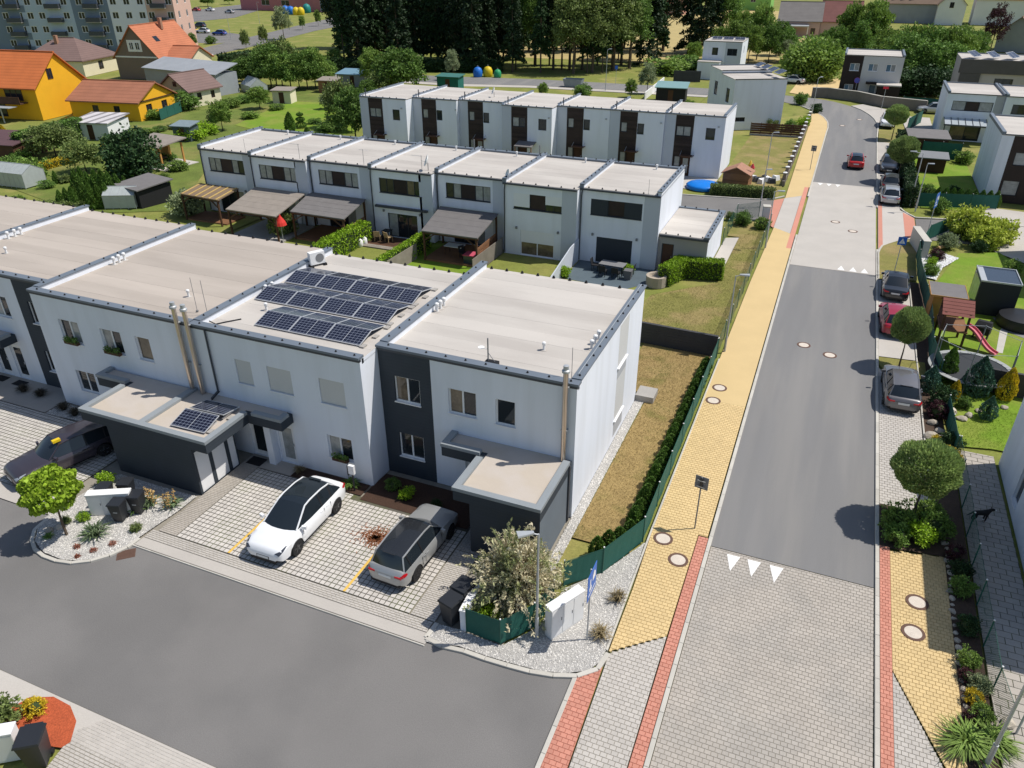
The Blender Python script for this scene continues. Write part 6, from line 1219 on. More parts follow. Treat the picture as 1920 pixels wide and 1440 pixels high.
# --- trees of the village, the grove and the far gardens
round_shrub('big', lf_green, 4.5, 7000, .55, 61, .8, 'large_shrub', 'large shrubs'); round_shrub('bigd', lf_dark, 2.2, 4200, .30, 62, 1.0, 'large_shrub', 'large shrubs')
VT = [('dec3', 105, 292, 232, 1.45, 'olive fruit tree in front of the big yellow house'), ('dec3', 162, 322, 262, 1.15, 'olive tree beside the yellow hedge'), ('bigd', 252, 332, 242, 1.05, 'dark round tree beside the wooden gazebo'), ('sh1', 62, 338, 294, 1.0, 'bright round bush above the greenhouse'),
      ('thug', 10, 262, 234, 1.3, 'yellow conifer at the picture edge by the yellow house'), ('sh2', 20, 320, 296, 1.6, 'green bush at the dark shed'), ('dec2', 418, 245, 188, .9, 'young tree behind the first middle row roof'), ('sh4', 360, 262, 238, 1.6, 'yellow green shrub at the vegetable plot'), ('sh4', 385, 252, 230, 1.6, 'yellow green shrub by the tall young tree'), ('sh2', 345, 205, 172, 1.6, 'climber bush on the cream house'), ('dec2', 488, 204, 162, 1.25, 'spreading small tree on the orchard lawn'), ('dec1', 510, 168, 84, .95, 'tall tree in the thicket, behind the orchard lawn'), ('dec2', 562, 168, 108, 1.1, 'bright tree in the thicket'), ('dec1', 468, 162, 108, 1.0, 'dull tree in the thicket by the greenhouse'), ('dec2', 592, 164, 88, .8, 'slim tree at the end of the thicket'), ('dec3', 530, 162, 72, .7, 'narrow tree rising from the thicket'), ('dec1', 440, 158, 118, 1.2, 'low tree at the thicket edge near the barn'), ('dec2', 410, 152, 122, 1.4, 'bushy tree between barn and village green'),
      ('dec1', 752, 178, 92, 1.25, 'broad tree behind the leafy end of the back row'), ('dec2', 700, 165, 90, .8, 'lighter tree beside the broad one'), ('dec3', 722, 180, 130, 1.2, 'low tree by the blue shed roof'), ('dec1', 668, 268, 165, .85, 'dark green tree touching the back row end house'), ('sil', 533, 74, 14, .8, 'pale birch on the village green'), ('dec2', 568, 56, 29, .55, 'small round tree on the village road, nearest the birch'), ('dec2', 597, 49, 18, .5, 'small round tree on the village road, middle one'), ('dec2', 622, 44, 15, .5, 'small round tree on the village road, next to the grove'),
      ('dec1', 655, 98, 45, .9, 'dark tree leaning out of the grove'), ('sil', 850, 150, 95, .7, 'thin silvery tree by the recycling bells'), ('sil', 1213, 176, 120, .8, 'silvery vase shaped tree by the crossing'), ('dec2', 1182, 183, 148, .8, 'small tree on the verge beside the silvery one'), ('dec2', 1018, 182, 155, .9, 'small tree on the verge near the grey dumpster'), ('sh2', 1093, 180, 158, 1.3, 'bush on the verge beside the dumpster'), ('sh1', 1250, 138, 108, 2.2, 'light green bush row at the field edge, first'), ('sh2', 1290, 132, 104, 2.2, 'light green bush row at the field edge, second'), ('dec2', 1300, 118, 78, .9, 'bush tree beside the small white house'), ('dec2', 1418, 112, 6, .62, 'tall tree behind the small white house'), ('dec2', 1385, 100, 18, .6, 'green tree above the small white house roof'), ('dec1', 1455, 104, 40, .9, 'tree between the small white house and the round shrub'), ('big', 1516, 150, 72, 1.1, 'huge round shrub above the parked white cars'), ('sil', 1470, 118, 76, 1.0, 'pale shrub beside the huge round one'),
      ('dec2', 1585, 112, 4, .62, 'big bright tree above the grey house'), ('dec2', 1625, 118, -2, .62, 'second big bright tree above the grey house'), ('dec1', 1560, 118, 50, .8, 'dark low tree at the grey house corner'), ('sil', 1640, 118, 58, 1.0, 'pale willow like tree behind the grey house'), ('dec2', 1700, 150, 44, .75, 'bright tree in the mass beside the grey house'), ('dec1', 1730, 152, 50, .75, 'tall tree in the middle of the leafy mass'), ('dec2', 1765, 150, 48, .7, 'bright tree at the end of the leafy mass'), ('dec1', 1690, 165, 90, 1.0, 'dark low tree in front of the leafy mass'), ('dec1', 1745, 166, 96, 1.0, 'dark low tree by the beige house'), ('dec3', 1810, 118, 66, 1.0, 'olive tree behind the beige house'), ('pur', 1855, 100, 8, .7, 'dark purple leaved tree'), ('dec3', 1900, 92, 46, 1.1, 'yellowish tree beside the purple one'), ('sh2', 1290, 205, 188, 1.0, 'shrub by the blue barrel'),
      ('dec1', 60, 86, 68, 1.5, 'low tree in front of the slate flats'), ('dec1', 100, 88, 52, 1.0, 'tree in front of the light blue flats'), ('dec1', 155, 92, 60, 1.0, 'tree beside the slate flats entrance'), ('dec1', 178, 94, 74, 1.2, 'low dark tree at the flats'), ('dec2', 345, 84, 58, 1.2, 'shrub tree by the village parking'), ('dec1', 362, 90, 62, .8, 'dark shrub tree at the pink flats'), ('sh2', 395, 82, 68, 1.2, 'clipped round shrub by the village parking'), ('dec3', 462, 92, 56, .5, 'thin young tree on the village road'), ('dec3', 495, 84, 48, .5, 'second thin young tree on the village road'), ('dec1', 390, 12, -10, 1.4, 'tree at the far end of the parking lot'), ('dec2', 430, 8, -12, 1.4, 'second tree at the far end of the parking lot'), ('thub', 545, 246, 210, 1.3, 'dark egg shaped conifer on the orchard lawn'), ('thub', 577, 258, 238, 1.6, 'low blue green conifer behind the middle row roof'), ('sil', 613, 205, 176, 1.3, 'small grey leaved tree on the orchard lawn'), ('dec3', 640, 240, 150, .7, 'yellow green tree behind the back row corner'), ('sh2', 620, 245, 226, 2.4, 'feathery green vegetable patch bush')]
for k, px, py, top, wd, lb in VT: tree_px(k, px, py, top, lb, wd)
for k, px, py, top, wd in (('sh1', 185, 209, 190, 1.2), ('sh2', 200, 213, 199, 1.4), ('sh3', 98, 241, 228, 1.6), ('sh2', 250, 256, 243, 2.2), ('sh1', 276, 251, 240, 2.2), ('sh2', 300, 246, 236, 2.2), ('sh3', 326, 241, 232, 2.2), ('sh1', 290, 223, 204, 1.5), ('sh2', 318, 301, 286, 1.6), ('sh3', 300, 313, 300, 1.6), ('dec2', 312, 354, 325, .9), ('sh1', 335, 320, 300, 1.4), ('sh2', 290, 345, 330, 1.6), ('dec2', 395, 148, 118, 1.2), ('dec1', 425, 152, 116, 1.2), ('dec2', 455, 152, 110, 1.1), ('dec1', 486, 160, 100, 1.1), ('dec2', 520, 167, 96, 1.1), ('dec1', 546, 167, 100, 1.1), ('dec1', 577, 167, 96, 1.0), ('dec2', 606, 164, 112, 1.1), ('dec1', 618, 152, 114, 1.0), ('dec1', 540, 140, 80, .9), ('dec2', 506, 142, 84, .9), ('dec2', 580, 136, 92, .9), ('sh1', 430, 201, 184, 2.0), ('sh2', 456, 193, 179, 2.0), ('sh1', 520, 206, 194, 2.0), ('dec1', 650, 218, 166, .9), ('dec2', 660, 248, 200, .9), ('sh2', 590, 232, 222, 2.2), ('sh1', 470, 222, 208, 1.8), ('sh3', 405, 226, 206, 1.4), ('dec1', 630, 130, 92, 1.0), ('sh2', 40, 300, 282, 1.6), ('sh3', 130, 300, 284, 1.6), ('sh1', 210, 270, 252, 1.4), ('sh2', 90, 352, 338, 1.6), ('sh3', 120, 342, 328, 1.6), ('sh1', 35, 385, 366, 1.3), ('dec1', 690, 185, 150, 1.1), ('dec2', 680, 205, 172, 1.0)): tree_px(k, px, py, top, 'leafy green garden plant among the village gardens', wd, 'greenery of the village gardens')
for k, px, py, top, wd in (('dec2', 1665, 152, 66, .9), ('dec1', 1682, 160, 62, .9), ('dec1', 1712, 164, 76, 1.1), ('dec1', 1762, 164, 82, 1.1), ('dec2', 1786, 152, 58, .9), ('dec1', 1800, 142, 58, .9), ('dec1', 1650, 146, 74, 1.0), ('dec2', 1655, 136, 52, .8), ('dec1', 1826, 112, 58, .9), ('dec2', 1790, 122, 46, .8), ('dec2', 1350, 114, 48, .8), ('dec2', 1376, 114, 36, .8), ('dec1', 1440, 118, 48, .8), ('dec2', 1402, 120, 44, .8), ('dec1', 1470, 114, 52, .9), ('dec1', 1548, 104, 56, .9), ('dec1', 1605, 122, 40, .8), ('bigd', 1690, 176, 128, 1.6), ('bigd', 1725, 178, 126, 1.6), ('bigd', 1760, 176, 128, 1.6)): tree_px(k, px, py, top, 'leafy tree in the dense belt behind the far houses', wd, 'leafy belt behind the far houses')
for k in range(22): px = 640 + k * 14 + rnd.uniform(-5, 5); tree_px('bigd', px, 131 + .012 * (px - 640), 112 + rnd.uniform(-8, 6), 'dark undergrowth bush at the foot of the grove', 1.5, 'undergrowth of the grove')
tp = thing('topiary', 'spiral topiary shrub on the orchard lawn', 'shrub', (*g(565, 240), 0)); q = np.random.default_rng(9)
part(MB().cyl((0, 0, 0), (0, 0, 2.2), .06, 6), 'stem', bark, tp)
for z, r in ((.45, .8), (1.15, .6), (1.8, .45)):
    d = rdir(q, 700); link_mesh('leaf_ball', leaf_mesh('leaf_ball', d * r * np.array([1, 1, .45]) + np.array([0, 0, z]), d, .18, .1, q), lf_thuja, tp, None, False)
vp = [(151, 372, 318), (162, 386, 340), (170, 360, 322), (176, 392, 344), (186, 366, 318), (192, 390, 346), (200, 370, 318), (205, 388, 342), (212, 372, 322), (220, 384, 340), (226, 372, 326), (232, 378, 336), (130, 390, 352), (118, 392, 356), (142, 392, 350), (106, 344, 320), (240, 370, 330), (155, 345, 312)]
for px, py, top in vp: tree_px('thub', px, py, top, 'pointed dark thuja in the dense group above the near roofs', .95, 'dense thuja group above the near roofs')
for k in range(10): tree_px('sh3', 66 + k * 9, 394 + rnd.uniform(-3, 3), 378, 'rusty green shrub along the roof edge garden', 1.5, 'shrubs along the roof edge garden')
fr = random.Random(4); cnt = 0
lab = {'con1': 'tall dark spruce of the grove', 'con2': 'tall bare stemmed pine of the grove', 'con3': 'broad dark spruce of the grove', 'tall1': 'tall dark broadleaf tree of the grove', 'tall2': 'tall green broadleaf tree of the grove', 'tallw': 'grey green willow of the grove'}
def grove(key, px, py, h, wide=1.0, g_='grove'):
    x, y = g(px, py); s = h / PROTO[key]['_h']; plant(key, x, y, 0, (s * wide, s * wide, s), lab[key], None, 'dark trees of the grove')
for k in range(34):
    px = 650 + k * 9.6 + fr.uniform(-5, 5); py = fr.choice([128, 122, 116, 110, 104]) + (px - 650) * .022
    grove(fr.choice(['con1', 'con2', 'con3', 'con1', 'tall1', 'con2']), px, py, fr.uniform(17, 21), fr.uniform(.8, 1.1))
for k in range(24):
    grove(fr.choice(['con1', 'con3', 'tall1']), 650 + k * 26 + fr.uniform(-8, 8), fr.choice([96, 90, 84]), fr.uniform(17, 21), 1.1)
for k in range(18):
    px = 960 + k * 13 + fr.uniform(-6, 6); py = fr.choice([136, 130, 122, 112])
    grove(fr.choice(['con2', 'tall2', 'tall1', 'tallw', 'con2']), px, py, fr.uniform(14, 18), fr.uniform(.75, 1.0))
for px, py, h, k in ((1075, 138, 15, 'tallw'), (1110, 136, 15.5, 'tallw'), (1150, 132, 16, 'tallw'), (1180, 128, 16, 'tall2'), (1215, 122, 19, 'con3'), (1230, 116, 19, 'con2'), (1290, 100, 20, 'con3'), (1312, 104, 20, 'con1'), (1330, 98, 19, 'con3'), (1350, 96, 17, 'tall2'), (660, 118, 17, 'tall1'), (690, 112, 18, 'con3')): grove(k, px, py, h)
# dry grass blades on the side lawn
def grass(name, poly, z, dens, mat, h):
    q = np.random.default_rng(77); xs = [p[0] for p in poly]; ys = [p[1] for p in poly]; n = int((max(xs) - min(xs)) * (max(ys) - min(ys)) * dens)
    P = np.stack([q.uniform(min(xs), max(xs), n), q.uniform(min(ys), max(ys), n)], 1); P = P[[inside(a, b, poly) for a, b in P]]; n = len(P)
    C = np.concatenate([P, np.full((n, 1), z + h * .4)], 1)
    me = leaf_mesh(name, C, np.tile([0, 0, .5], (n, 1)), h, .012, q, .7)
    return tag(link_mesh(name, me, mat), kind='stuff')
lg = M('grass_blades_dry', (0.30, 0.22, 0.09), .9, .1, 1.5, 0, island=.4, trans=.2, col2=(0.15, 0.19, 0.04), c2scale=.55, c2lo=.5, c2hi=.66)
grass('dry_grass', [(0.5, -1.2), (2.9, -1.2), (3.15, 0.5), (3.2, 17.2), (-1.2, 17.4), (-1.2, 11.6), (0.55, 11.6)], .03, 420, lg, .09)
lg2 = M('grass_blades_green', (0.165, 0.19, 0.04), .9, .12, 1.0, 0, island=.4, trans=.2, col2=(0.28, 0.25, 0.08), c2scale=.35, c2lo=.47, c2hi=.62)
grass('mixed_grass', [(-2.2, 17.9), (3.2, 17.6), (3.3, 44.5), (1.3, 40), (1.3, 29), (-2.6, 25.0)], .035, 200, lg2, .11)
grass('lush_grass', [(15.4, 12.4), (19.5, 12.6), (20.5, 16.0), (18.0, 17.0), (15.6, 14)], .04, 260, M('grass_blades_lush', (0.15, 0.25, 0.02), .9, .12, 1.0, 0, island=.35, trans=.2), .1)
for k in list(PROTO):
    t = PROTO[k]
    for c in list(t.children): bpy.data.objects.remove(c)
    bpy.data.objects.remove(t)
# ------------------------------------------------------------------ vehicles
car_glass = M('car_glass', (0.016, 0.022, 0.028), 0.03, 0, 1, 0, spec=0.6); car_trim = M('car_trim', (0.016, 0.016, 0.018), 0.55, 0.03, 4, 0); tyre_m = M('tyre', (0.02, 0.02, 0.021), 0.85, 0.05, 8, 0); rim_m = M('alloy_rim', (0.42, 0.43, 0.45), 0.35, 0.04, 6, 0, metal=.7); rim_dark = M('alloy_dark', (0.10, 0.10, 0.11), 0.35, 0.04, 6, 0, metal=.5)
tail_m = M('tail_light', (0.42, 0.008, 0.014), 0.18, 0.05, 4, 0, spec=.5); head_m = M('head_light', (0.30, 0.33, 0.36), 0.12, 0.1, 9, 0, spec=.6); plate_m = M('number_plate', (0.72, 0.73, 0.72), 0.4, 0.02, 4, 0); seam_m = M('panel_gap', (0.012, 0.012, 0.012), 0.9, 0, 1, 0)
def paint(name, c, metal=0.0): return M('paint_' + name, c, 0.32 if not metal else 0.38, 0.02, 2, 0, metal=metal, coat=0.8, spec=.4)
P_ = {'white': paint('white', (.80, .81, .82)), 'silver': paint('silver', (.42, .43, .44), .45), 'greysilver': paint('greysilver', (.40, .405, .40), .4), 'aubergine': paint('aubergine', (.060, .050, .062), .35), 'black': paint('black', (.016, .017, .019)), 'red': paint('red', (.32, .012, .03)), 'brightred': paint('brightred', (.50, .015, .012)), 'graphite': paint('graphite', (.16, .155, .16), .4), 'navy': paint('navy', (.02, .03, .06)), 'blue': paint('blue', (.02, .07, .35)), 'yellow': paint('yellow', (.65, .42, .02)), 'dkgrey': paint('dkgrey', (.07, .075, .08), .3)}
PROF = {'suv': dict(rb=-.86, rr=-.60, rf=.10, wb=.55, roof=[(-.60, .93), (-.35, .99), (-.05, 1.0), (.10, .97)], belt=.60, hood=.50), 'estate': dict(rb=-.93, rr=-.80, rf=.10, wb=.43, roof=[(-.80, .955), (-.4, .995), (-.1, 1.0), (.10, .965)], belt=.61, hood=.51),
        'hatch': dict(rb=-.92, rr=-.70, rf=.14, wb=.48, roof=[(-.70, .945), (-.35, .99), (-.05, 1.0), (.14, .965)], belt=.61, hood=.52), 'sedan': dict(rb=-.70, rr=-.36, rf=.12, wb=.44, roof=[(-.36, .955), (-.15, .995), (.0, 1.0), (.12, .965)], belt=.62, hood=.53)}
def interp(tbl, t):
    if t <= tbl[0][0]: return tbl[0][1]
    for (a, va), (b, vb) in zip(tbl[:-1], tbl[1:]):
        if t <= b:
            f = (t - a) / (b - a); f = f * f * (3 - 2 * f) * .5 + f * .5; return va + (vb - va) * f
    return tbl[-1][1]
def car(label, x, y, rz, L, Wd, H, kind, paint_, roofm=None, z=0.0, group=None, rim=None, detail=True, front=True):
    P = PROF[kind]; t = thing('parked_car' if 'driving' not in label else 'moving_car', label, 'car', (x, y, z), rz, group); hw = Wd / 2; hl = L / 2
    zt = [(-1, .50 * H), (-.965, .58 * H), (P['rb'], P['belt'] * H + .01), (P['rb'] + .1, P['belt'] * H), (P['wb'] - .02, P['belt'] * H), (P['wb'] + .06, P['belt'] * H - .02), (.80, P['hood'] * H + .05), (.93, P['hood'] * H - .03), (.975, .43 * H), (1, .36 * H)]
    if kind == 'sedan': zt[2:3] = [(-.95, .60 * H), (P['rb'], .635 * H)]
    wR, rr = (.46 * L / 2 * 1.22), .335 * (H / 1.5) ** .5
    ax = (.585 * hl, -.60 * hl); Ra = rr + .055
    ts = sorted(set([-1, -.993, -.98, -.955] + [round(-.93 + i * .0310, 4) for i in range(61)] + [.955, .98, .993, 1]))
    rows = []
    for tt in ts:
        s = tt * hl; a = abs(tt); pl = hw * (1 - .07 * a ** 4 - .14 * a ** 14 - (.10 * max(0, (a - .955) / .045) ** 2)); top = interp(zt, tt); bot = .20 + .10 * max(0, (a - .93) / .07)
        sh = min(top - .06, .50 * H)
        sec = [(0, bot), (pl * .84, bot), (pl * .965, bot + .10), (pl, min(.36 * H, top - .12)), (pl * .985, sh), (pl * .90, top - .022), (pl * .72, top + .008), (0, top + .028)]
        for w in ax:
            if abs(s - w) < Ra:
                za = math.sqrt(Ra * Ra - (s - w) ** 2) + rr - .01
                sec = [(q[0], max(q[1], min(za, sh - .03) if i < 4 else q[1])) for i, q in enumerate(sec)]
        rows.append((s, sec))
    body, trim = MB(), MB(); n = 8
    for k in range(len(rows) - 1):
        (s0, a), (s1, b) = rows[k], rows[k + 1]
        for sg in (1, -1):
            for i in range(n - 1):
                q = [(sg * a[i][0], s0, a[i][1]), (sg * a[i + 1][0], s0, a[i + 1][1]), (sg * b[i + 1][0], s1, b[i + 1][1]), (sg * b[i][0], s1, b[i][1])]
                if sg < 0: q = q[::-1]
                (trim if i < 2 else body).add(q, [(0, 1, 2, 3)])
    for e in (0, -1):
        s, a = rows[e]; pol = [(p[0], s, p[1]) for p in a[1:]] + [(-p[0], s, p[1]) for p in a[::-1][1:-1]]
        body.add(pol, [tuple(range(len(pol)))])
    def weld(mb):
        me = bpy.data.meshes.new('m'); me.from_pydata(mb.v, [], mb.f); bm = bmesh.new(); bm.from_mesh(me); bmesh.ops.remove_doubles(bm, verts=bm.verts, dist=.0005); bmesh.ops.recalc_face_normals(bm, faces=bm.faces); bm.to_mesh(me); bm.free(); return me
    link_mesh('body', weld(body), paint_, t, 38, False); link_mesh('lower_trim', weld(trim), car_trim, t, 40, False)
    # cabin
    belt = P['belt'] * H - .01; wbelt = hw * .885; wroof = hw * .66; roofpts = [(P['roof'][i][0], P['roof'][i][1]) for i in range(4)]
    fr = [-1, -.72, -.36, 0, .36, .72, 1]
    def arc(s, zc, w, crown): return [(f * w, s, zc - crown * f * f) for f in fr]
    NR = 12; rs = [P['rr'] + (P['rf'] - P['rr']) * i / NR for i in range(NR + 1)]
    roofrows = [arc(r * hl, interp(roofpts, r) * H, wroof * (1 - .06 * abs(r + .2) ** 2), .055) for r in rs]
    def grid(rws): 
        mb = MB(); vs = [p for r in rws for p in r]; m_ = len(rws[0]); return mb.add(vs, [(i * m_ + j, i * m_ + j + 1, (i + 1) * m_ + j + 1, (i + 1) * m_ + j) for i in range(len(rws) - 1) for j in range(m_ - 1)])
    part(grid(roofrows), 'roof', roofm or paint_, t, 60)
    base_f = [(f * wbelt * .93, P['wb'] * hl - .16 * f * f, belt + .035 * (1 - f * f)) for f in fr]; base_r = [(f * wbelt * .90, P['rb'] * hl + .10 * f * f, belt + .03 * (1 - f * f)) for f in fr]
    def mix(a, b, f, bulge=.02): return [(p[0] + (q[0] - p[0]) * f, p[1] + (q[1] - p[1]) * f, p[2] + (q[2] - p[2]) * f + bulge * 4 * f * (1 - f)) for p, q in zip(a, b)]
    part(grid([mix(roofrows[-1], base_f, i / 4) for i in range(5)]), 'windscreen', car_glass, t, 60); part(grid([mix(base_r, roofrows[0], i / 4) for i in range(5)]), 'rear_window', car_glass, t, 60)
    for sg in (1, -1):
        top = [r[6 if sg > 0 else 0] for r in roofrows]; e1, e0 = base_f[6 if sg > 0 else 0], base_r[6 if sg > 0 else 0]
        up = [e0] + top + [e1]
        lo = [(sg * wbelt * (1 - .04 * abs(p[1] / hl) ** 3), p[1], belt - .01) for p in up]
        mb = MB(); m_ = len(up); mb.add(up + lo, [(i, i + 1, m_ + i + 1, m_ + i) if sg > 0 else (m_ + i, m_ + i + 1, i + 1, i) for i in range(m_ - 1)])
        part(mb, 'side_window', car_glass, t, 60)
        pl_ = MB()
        for i in range(m_ - 1): pl_.bar(Vector(up[i]) + Vector((0, 0, .004)), Vector(up[i + 1]) + Vector((0, 0, .004)), .055, .035)
        part(pl_, 'roof_frame', paint_, t)
        bp = MB(); 
        for f in ((.40, .50) if kind != 'sedan' else (.42,)):
            pass
        for s_ in (P['rr'] * hl * .42 + P['rf'] * hl * .1, ):
            j = min(range(len(top)), key=lambda q_: abs(top[q_][1] - s_)); bp.bar(top[j], (sg * (wbelt + .003), top[j][1] + .04, belt), .07, .02)
        if kind in ('estate', 'hatch', 'suv'):
            j = 1; bp.bar(top[j], (sg * (wbelt - .01), top[j][1] + .05, belt), .09 if kind != 'estate' else .06, .022)
        part(bp, 'pillar', car_trim if kind != 'suv' else car_trim, t)
        if detail:
            mr = part(MB().mbox(Matrix.Translation((sg * (hw + .06), P['wb'] * hl - .38, belt + .09)) @ Matrix.Rotation(sg * -.25, 4, 'Z'), .20, .11, .13), 'mirror', paint_, t)
            sm = MB()
            for s_ in (P['wb'] * hl - .40, P['rr'] * hl * .42 + P['rf'] * hl * .1 + .03, ax[1] + .42): sm.box(sg * hw * .988 - .004, sg * hw * .988 + .012, s_ - .006, s_ + .006, .30 * H, .56 * H)
            sm.box(sg * hw * .985 - .01, sg * hw * .985 + .016, ax[1] + .48, ax[0] - .5, .262, .275)
            tag(part(sm, 'panel_gaps', seam_m, t), kind='stuff')
            for s_ in (P['rr'] * hl * .42 + P['rf'] * hl * .1 + .18, ax[1] + .62): part(MB().box(sg * hw * .985 - .01, sg * hw * .985 + .028, s_ - .09, s_ + .09, .515 * H, .535 * H), 'door_handle', paint_, t)
    # lights, plates, grille
    def bpt(tt, u, sg, off=.012):
        s_ = tt * hl; i = min(range(len(rows) - 1), key=lambda q_: (rows[q_][0] > s_) * 99 + abs(rows[q_][0] - s_)); (s0, A_), (s1, B_) = rows[i], rows[i + 1]; f = (s_ - s0) / (s1 - s0 + 1e-9)
        j = min(int(u), 6); v = u - j
        pa = Vector((A_[j][0] + (A_[j+1][0] - A_[j][0]) * v, s0, A_[j][1] + (A_[j+1][1] - A_[j][1]) * v)); pb = Vector((B_[j][0] + (B_[j+1][0] - B_[j][0]) * v, s1, B_[j][1] + (B_[j+1][1] - B_[j][1]) * v))
        p = pa.lerp(pb, f); n_ = Vector((p.x / hw, (abs(tt) > .9) * (1 if tt > 0 else -1) * 1.2, .35)).normalized(); p += n_ * off
        return (sg * p.x, p.y, p.z)
    hm = head_m if paint_ is not P_['white'] else M('head_dark', (.05, .055, .07), .1, 0, 1, 0, spec=.6)
    for sg in (1, -1):
        for nm, mt_, tts, ul, uh in (('headlight', hm, (.80, .85, .90, .94, .965, .982), (4.75, 4.5, 4.2, 4.0, 3.9, 3.9), (5.05, 5.15, 5.2, 5.35, 5.7, 5.9)), ('tail_light', tail_m, (-.86, -.90, -.94, -.968, -.985), (4.15, 4.0, 3.9, 3.85, 3.85), (4.55, 4.75, 4.8, 4.85, 4.9))):
            vs = []; mb = MB()
            for k_, tt in enumerate(tts): vs += [bpt(tt, ul[k_], sg), bpt(tt, (ul[k_] + uh[k_]) / 2, sg), bpt(tt, uh[k_], sg)]
            mb.add(vs, [(3*k_+c_, 3*k_+c_+1, 3*k_+c_+4, 3*k_+c_+3) for k_ in range(len(tts) - 1) for c_ in (0, 1)])
            if nm == 'tail_light': mb.box(sg * hw * .48, sg * hw * .80, -hl - .012, -hl + .03, .47 * H, .52 * H)
            part(mb, nm, mt_, t)
    part(MB().box(-.27, .27, -hl - .012, -hl + .02, .36 * H + .06, .36 * H + .17), 'number_plate', plate_m, t); part(MB().box(-.29, .29, hl - .02, hl + .010, .355, .485), 'plate_frame', car_trim, t); part(MB().box(-.26, .26, hl - .02, hl + .016, .365, .475), 'number_plate', plate_m, t)
    part(MB().box(-hw * .62, hw * .62, hl - .03, hl + .008, .215, .335), 'air_intake', car_trim, t); part(MB().box(-hw * .70, hw * .70, -hl - .006, -hl + .03, .24, .34), 'rear_diffuser', car_trim, t)
    if paint_ is not P_['white']: part(MB().box(-hw * .4, hw * .4, hl - .035, hl - .002, .33 * H, .40 * H), 'grille', car_trim, t)
    if detail and kind in ('estate', 'hatch', 'suv'): part(MB().bar((-.28, -hl * P['rr'] * -1 + .02, .955 * H), (.28, -hl * P['rr'] * -1 + .02, .955 * H), .12, .02), 'spoiler', roofm or paint_, t)
    # wheels
    for sg in (1, -1):
        for w in ax:
            xo = sg * (hw - .105)
            wh = part(MB().lathe((0, 0, 0), [(rr * .62, -.10), (rr * .93, -.10), (rr, -.07), (rr, .07), (rr * .93, .10), (rr * .62, .10)], 22), 'wheel', tyre_m, t, 40); wh.location = (xo, w, rr); wh.rotation_euler = (0, R(90) * sg, 0)
            rm = MB().lathe((0, 0, 0), [(rr * .60, .02), (rr * .64, .085), (rr * .60, .088), (rr * .58, .05), (.03, .055)], 20)
            for k in range(5):
                a = k * 2 * math.pi / 5; rm.bar((.03 * math.cos(a), .03 * math.sin(a), .085), (rr * .60 * math.cos(a), rr * .60 * math.sin(a), .085), .075, .03)
            part(rm, 'rim', rim or rim_m, wh)
    return t
G_NEAR = 'cars on the driveways'
cw = car('white electric crossover with black glass roof on the driveway', -10.28, -5.0, R(181), 4.75, 1.92, 1.62, 'suv', P_['white'], car_glass, .05, G_NEAR)
cg = car('silver grey hatchback with black roof parked by the annex', -5.05, -4.45, R(-2), 4.45, 1.80, 1.50, 'estate', P_['greysilver'], M('roof_black', (.02, .022, .025), .25, .05, 2, 0, coat=.6), .05, G_NEAR, rim_dark)
ca = car('dark aubergine estate with yellow roof sign behind the maple', -23.35, -5.35, R(163), 4.8, 1.86, 1.50, 'estate', P_['aubergine'], None, .05, G_NEAR)
part(MB().mbox(Matrix.Translation((-.42, .25, 1.54)), .18, .34, .12), 'roof_sign', M('sign_yellow', (.75, .52, .02), .4, 0, 1, 0), ca)
GB = 'cars in the street bays'
car('graphite hatchback parked in the bay by the rock border', 13.12, 16.45, R(1), 4.35, 1.82, 1.48, 'hatch', P_['graphite'], None, .05, GB); car('dark red hatchback half under the ball tree', 12.98, 25.85, R(2), 4.25, 1.80, 1.50, 'hatch', P_['red'], None, .05, GB, rim_dark)
car('black saloon parked at the verge island', 13.12, 32.2, R(-2), 4.5, 1.75, 1.42, 'sedan', P_['black'], None, .05, GB); car('silver hatchback at the far crossing', 13.08, 56.45, R(0), 4.2, 1.76, 1.50, 'hatch', P_['silver'], None, .05, GB)
car('blue grey hatchback parked ahead of the silver one', 13.12, 61.3, R(0), 4.2, 1.76, 1.50, 'hatch', P_['dkgrey'], None, .05, GB); car('black estate facing the camera under the ball tree', 13.15, 69.4, R(180), 4.7, 1.84, 1.50, 'estate', P_['black'], None, .05, GB)
car('white van like car under the far ball tree', 13.2, 95.4, R(180), 4.4, 1.82, 1.75, 'suv', P_['white'], None, .05, GB); car('bright red hatchback driving up the road', 9.72, 69.8, R(2), 3.9, 1.72, 1.50, 'hatch', P_['brightred'], car_glass, 0.0)
GF = 'cars parked far off'
for px, py, rz, L, Wd, H, kd, pt, lb in ((1500, 150, 80, 4.7, 1.9, 1.85, 'suv', 'white', 'white large car in the yellow paved yard'), (1486, 156, 75, 4.3, 1.8, 1.45, 'sedan', 'white', 'white low car in the yellow paved yard'), (1748, 212, 95, 4.3, 1.8, 1.5, 'hatch', 'silver', 'silver car half hidden by the white house'), (368, 21, 85, 4.2, 1.8, 1.5, 'hatch', 'brightred', 'tiny red car on the far parking lot'), (394, 21, 85, 4.4, 1.8, 1.5, 'sedan', 'white', 'tiny white car on the far parking lot'), (431, 25, 85, 4.4, 1.8, 1.5, 'hatch', 'silver', 'tiny silver car on the far parking lot'), (374, 52, 95, 4.6, 1.85, 1.7, 'estate', 'navy', 'dark car on the village parking pad'), (360, 61, 95, 4.0, 1.8, 1.6, 'hatch', 'yellow', 'yellow car on the village parking pad'), (381, 62, 95, 4.3, 1.8, 1.5, 'hatch', 'white', 'white car on the village parking pad'), (412, 66, 95, 4.4, 1.8, 1.5, 'hatch', 'blue', 'blue car on the village parking pad')):
    x, y = g(px, py); car(lb, x, y, R(rz), L, Wd, H, kd, P_[pt], None, .03, GF, None, False)
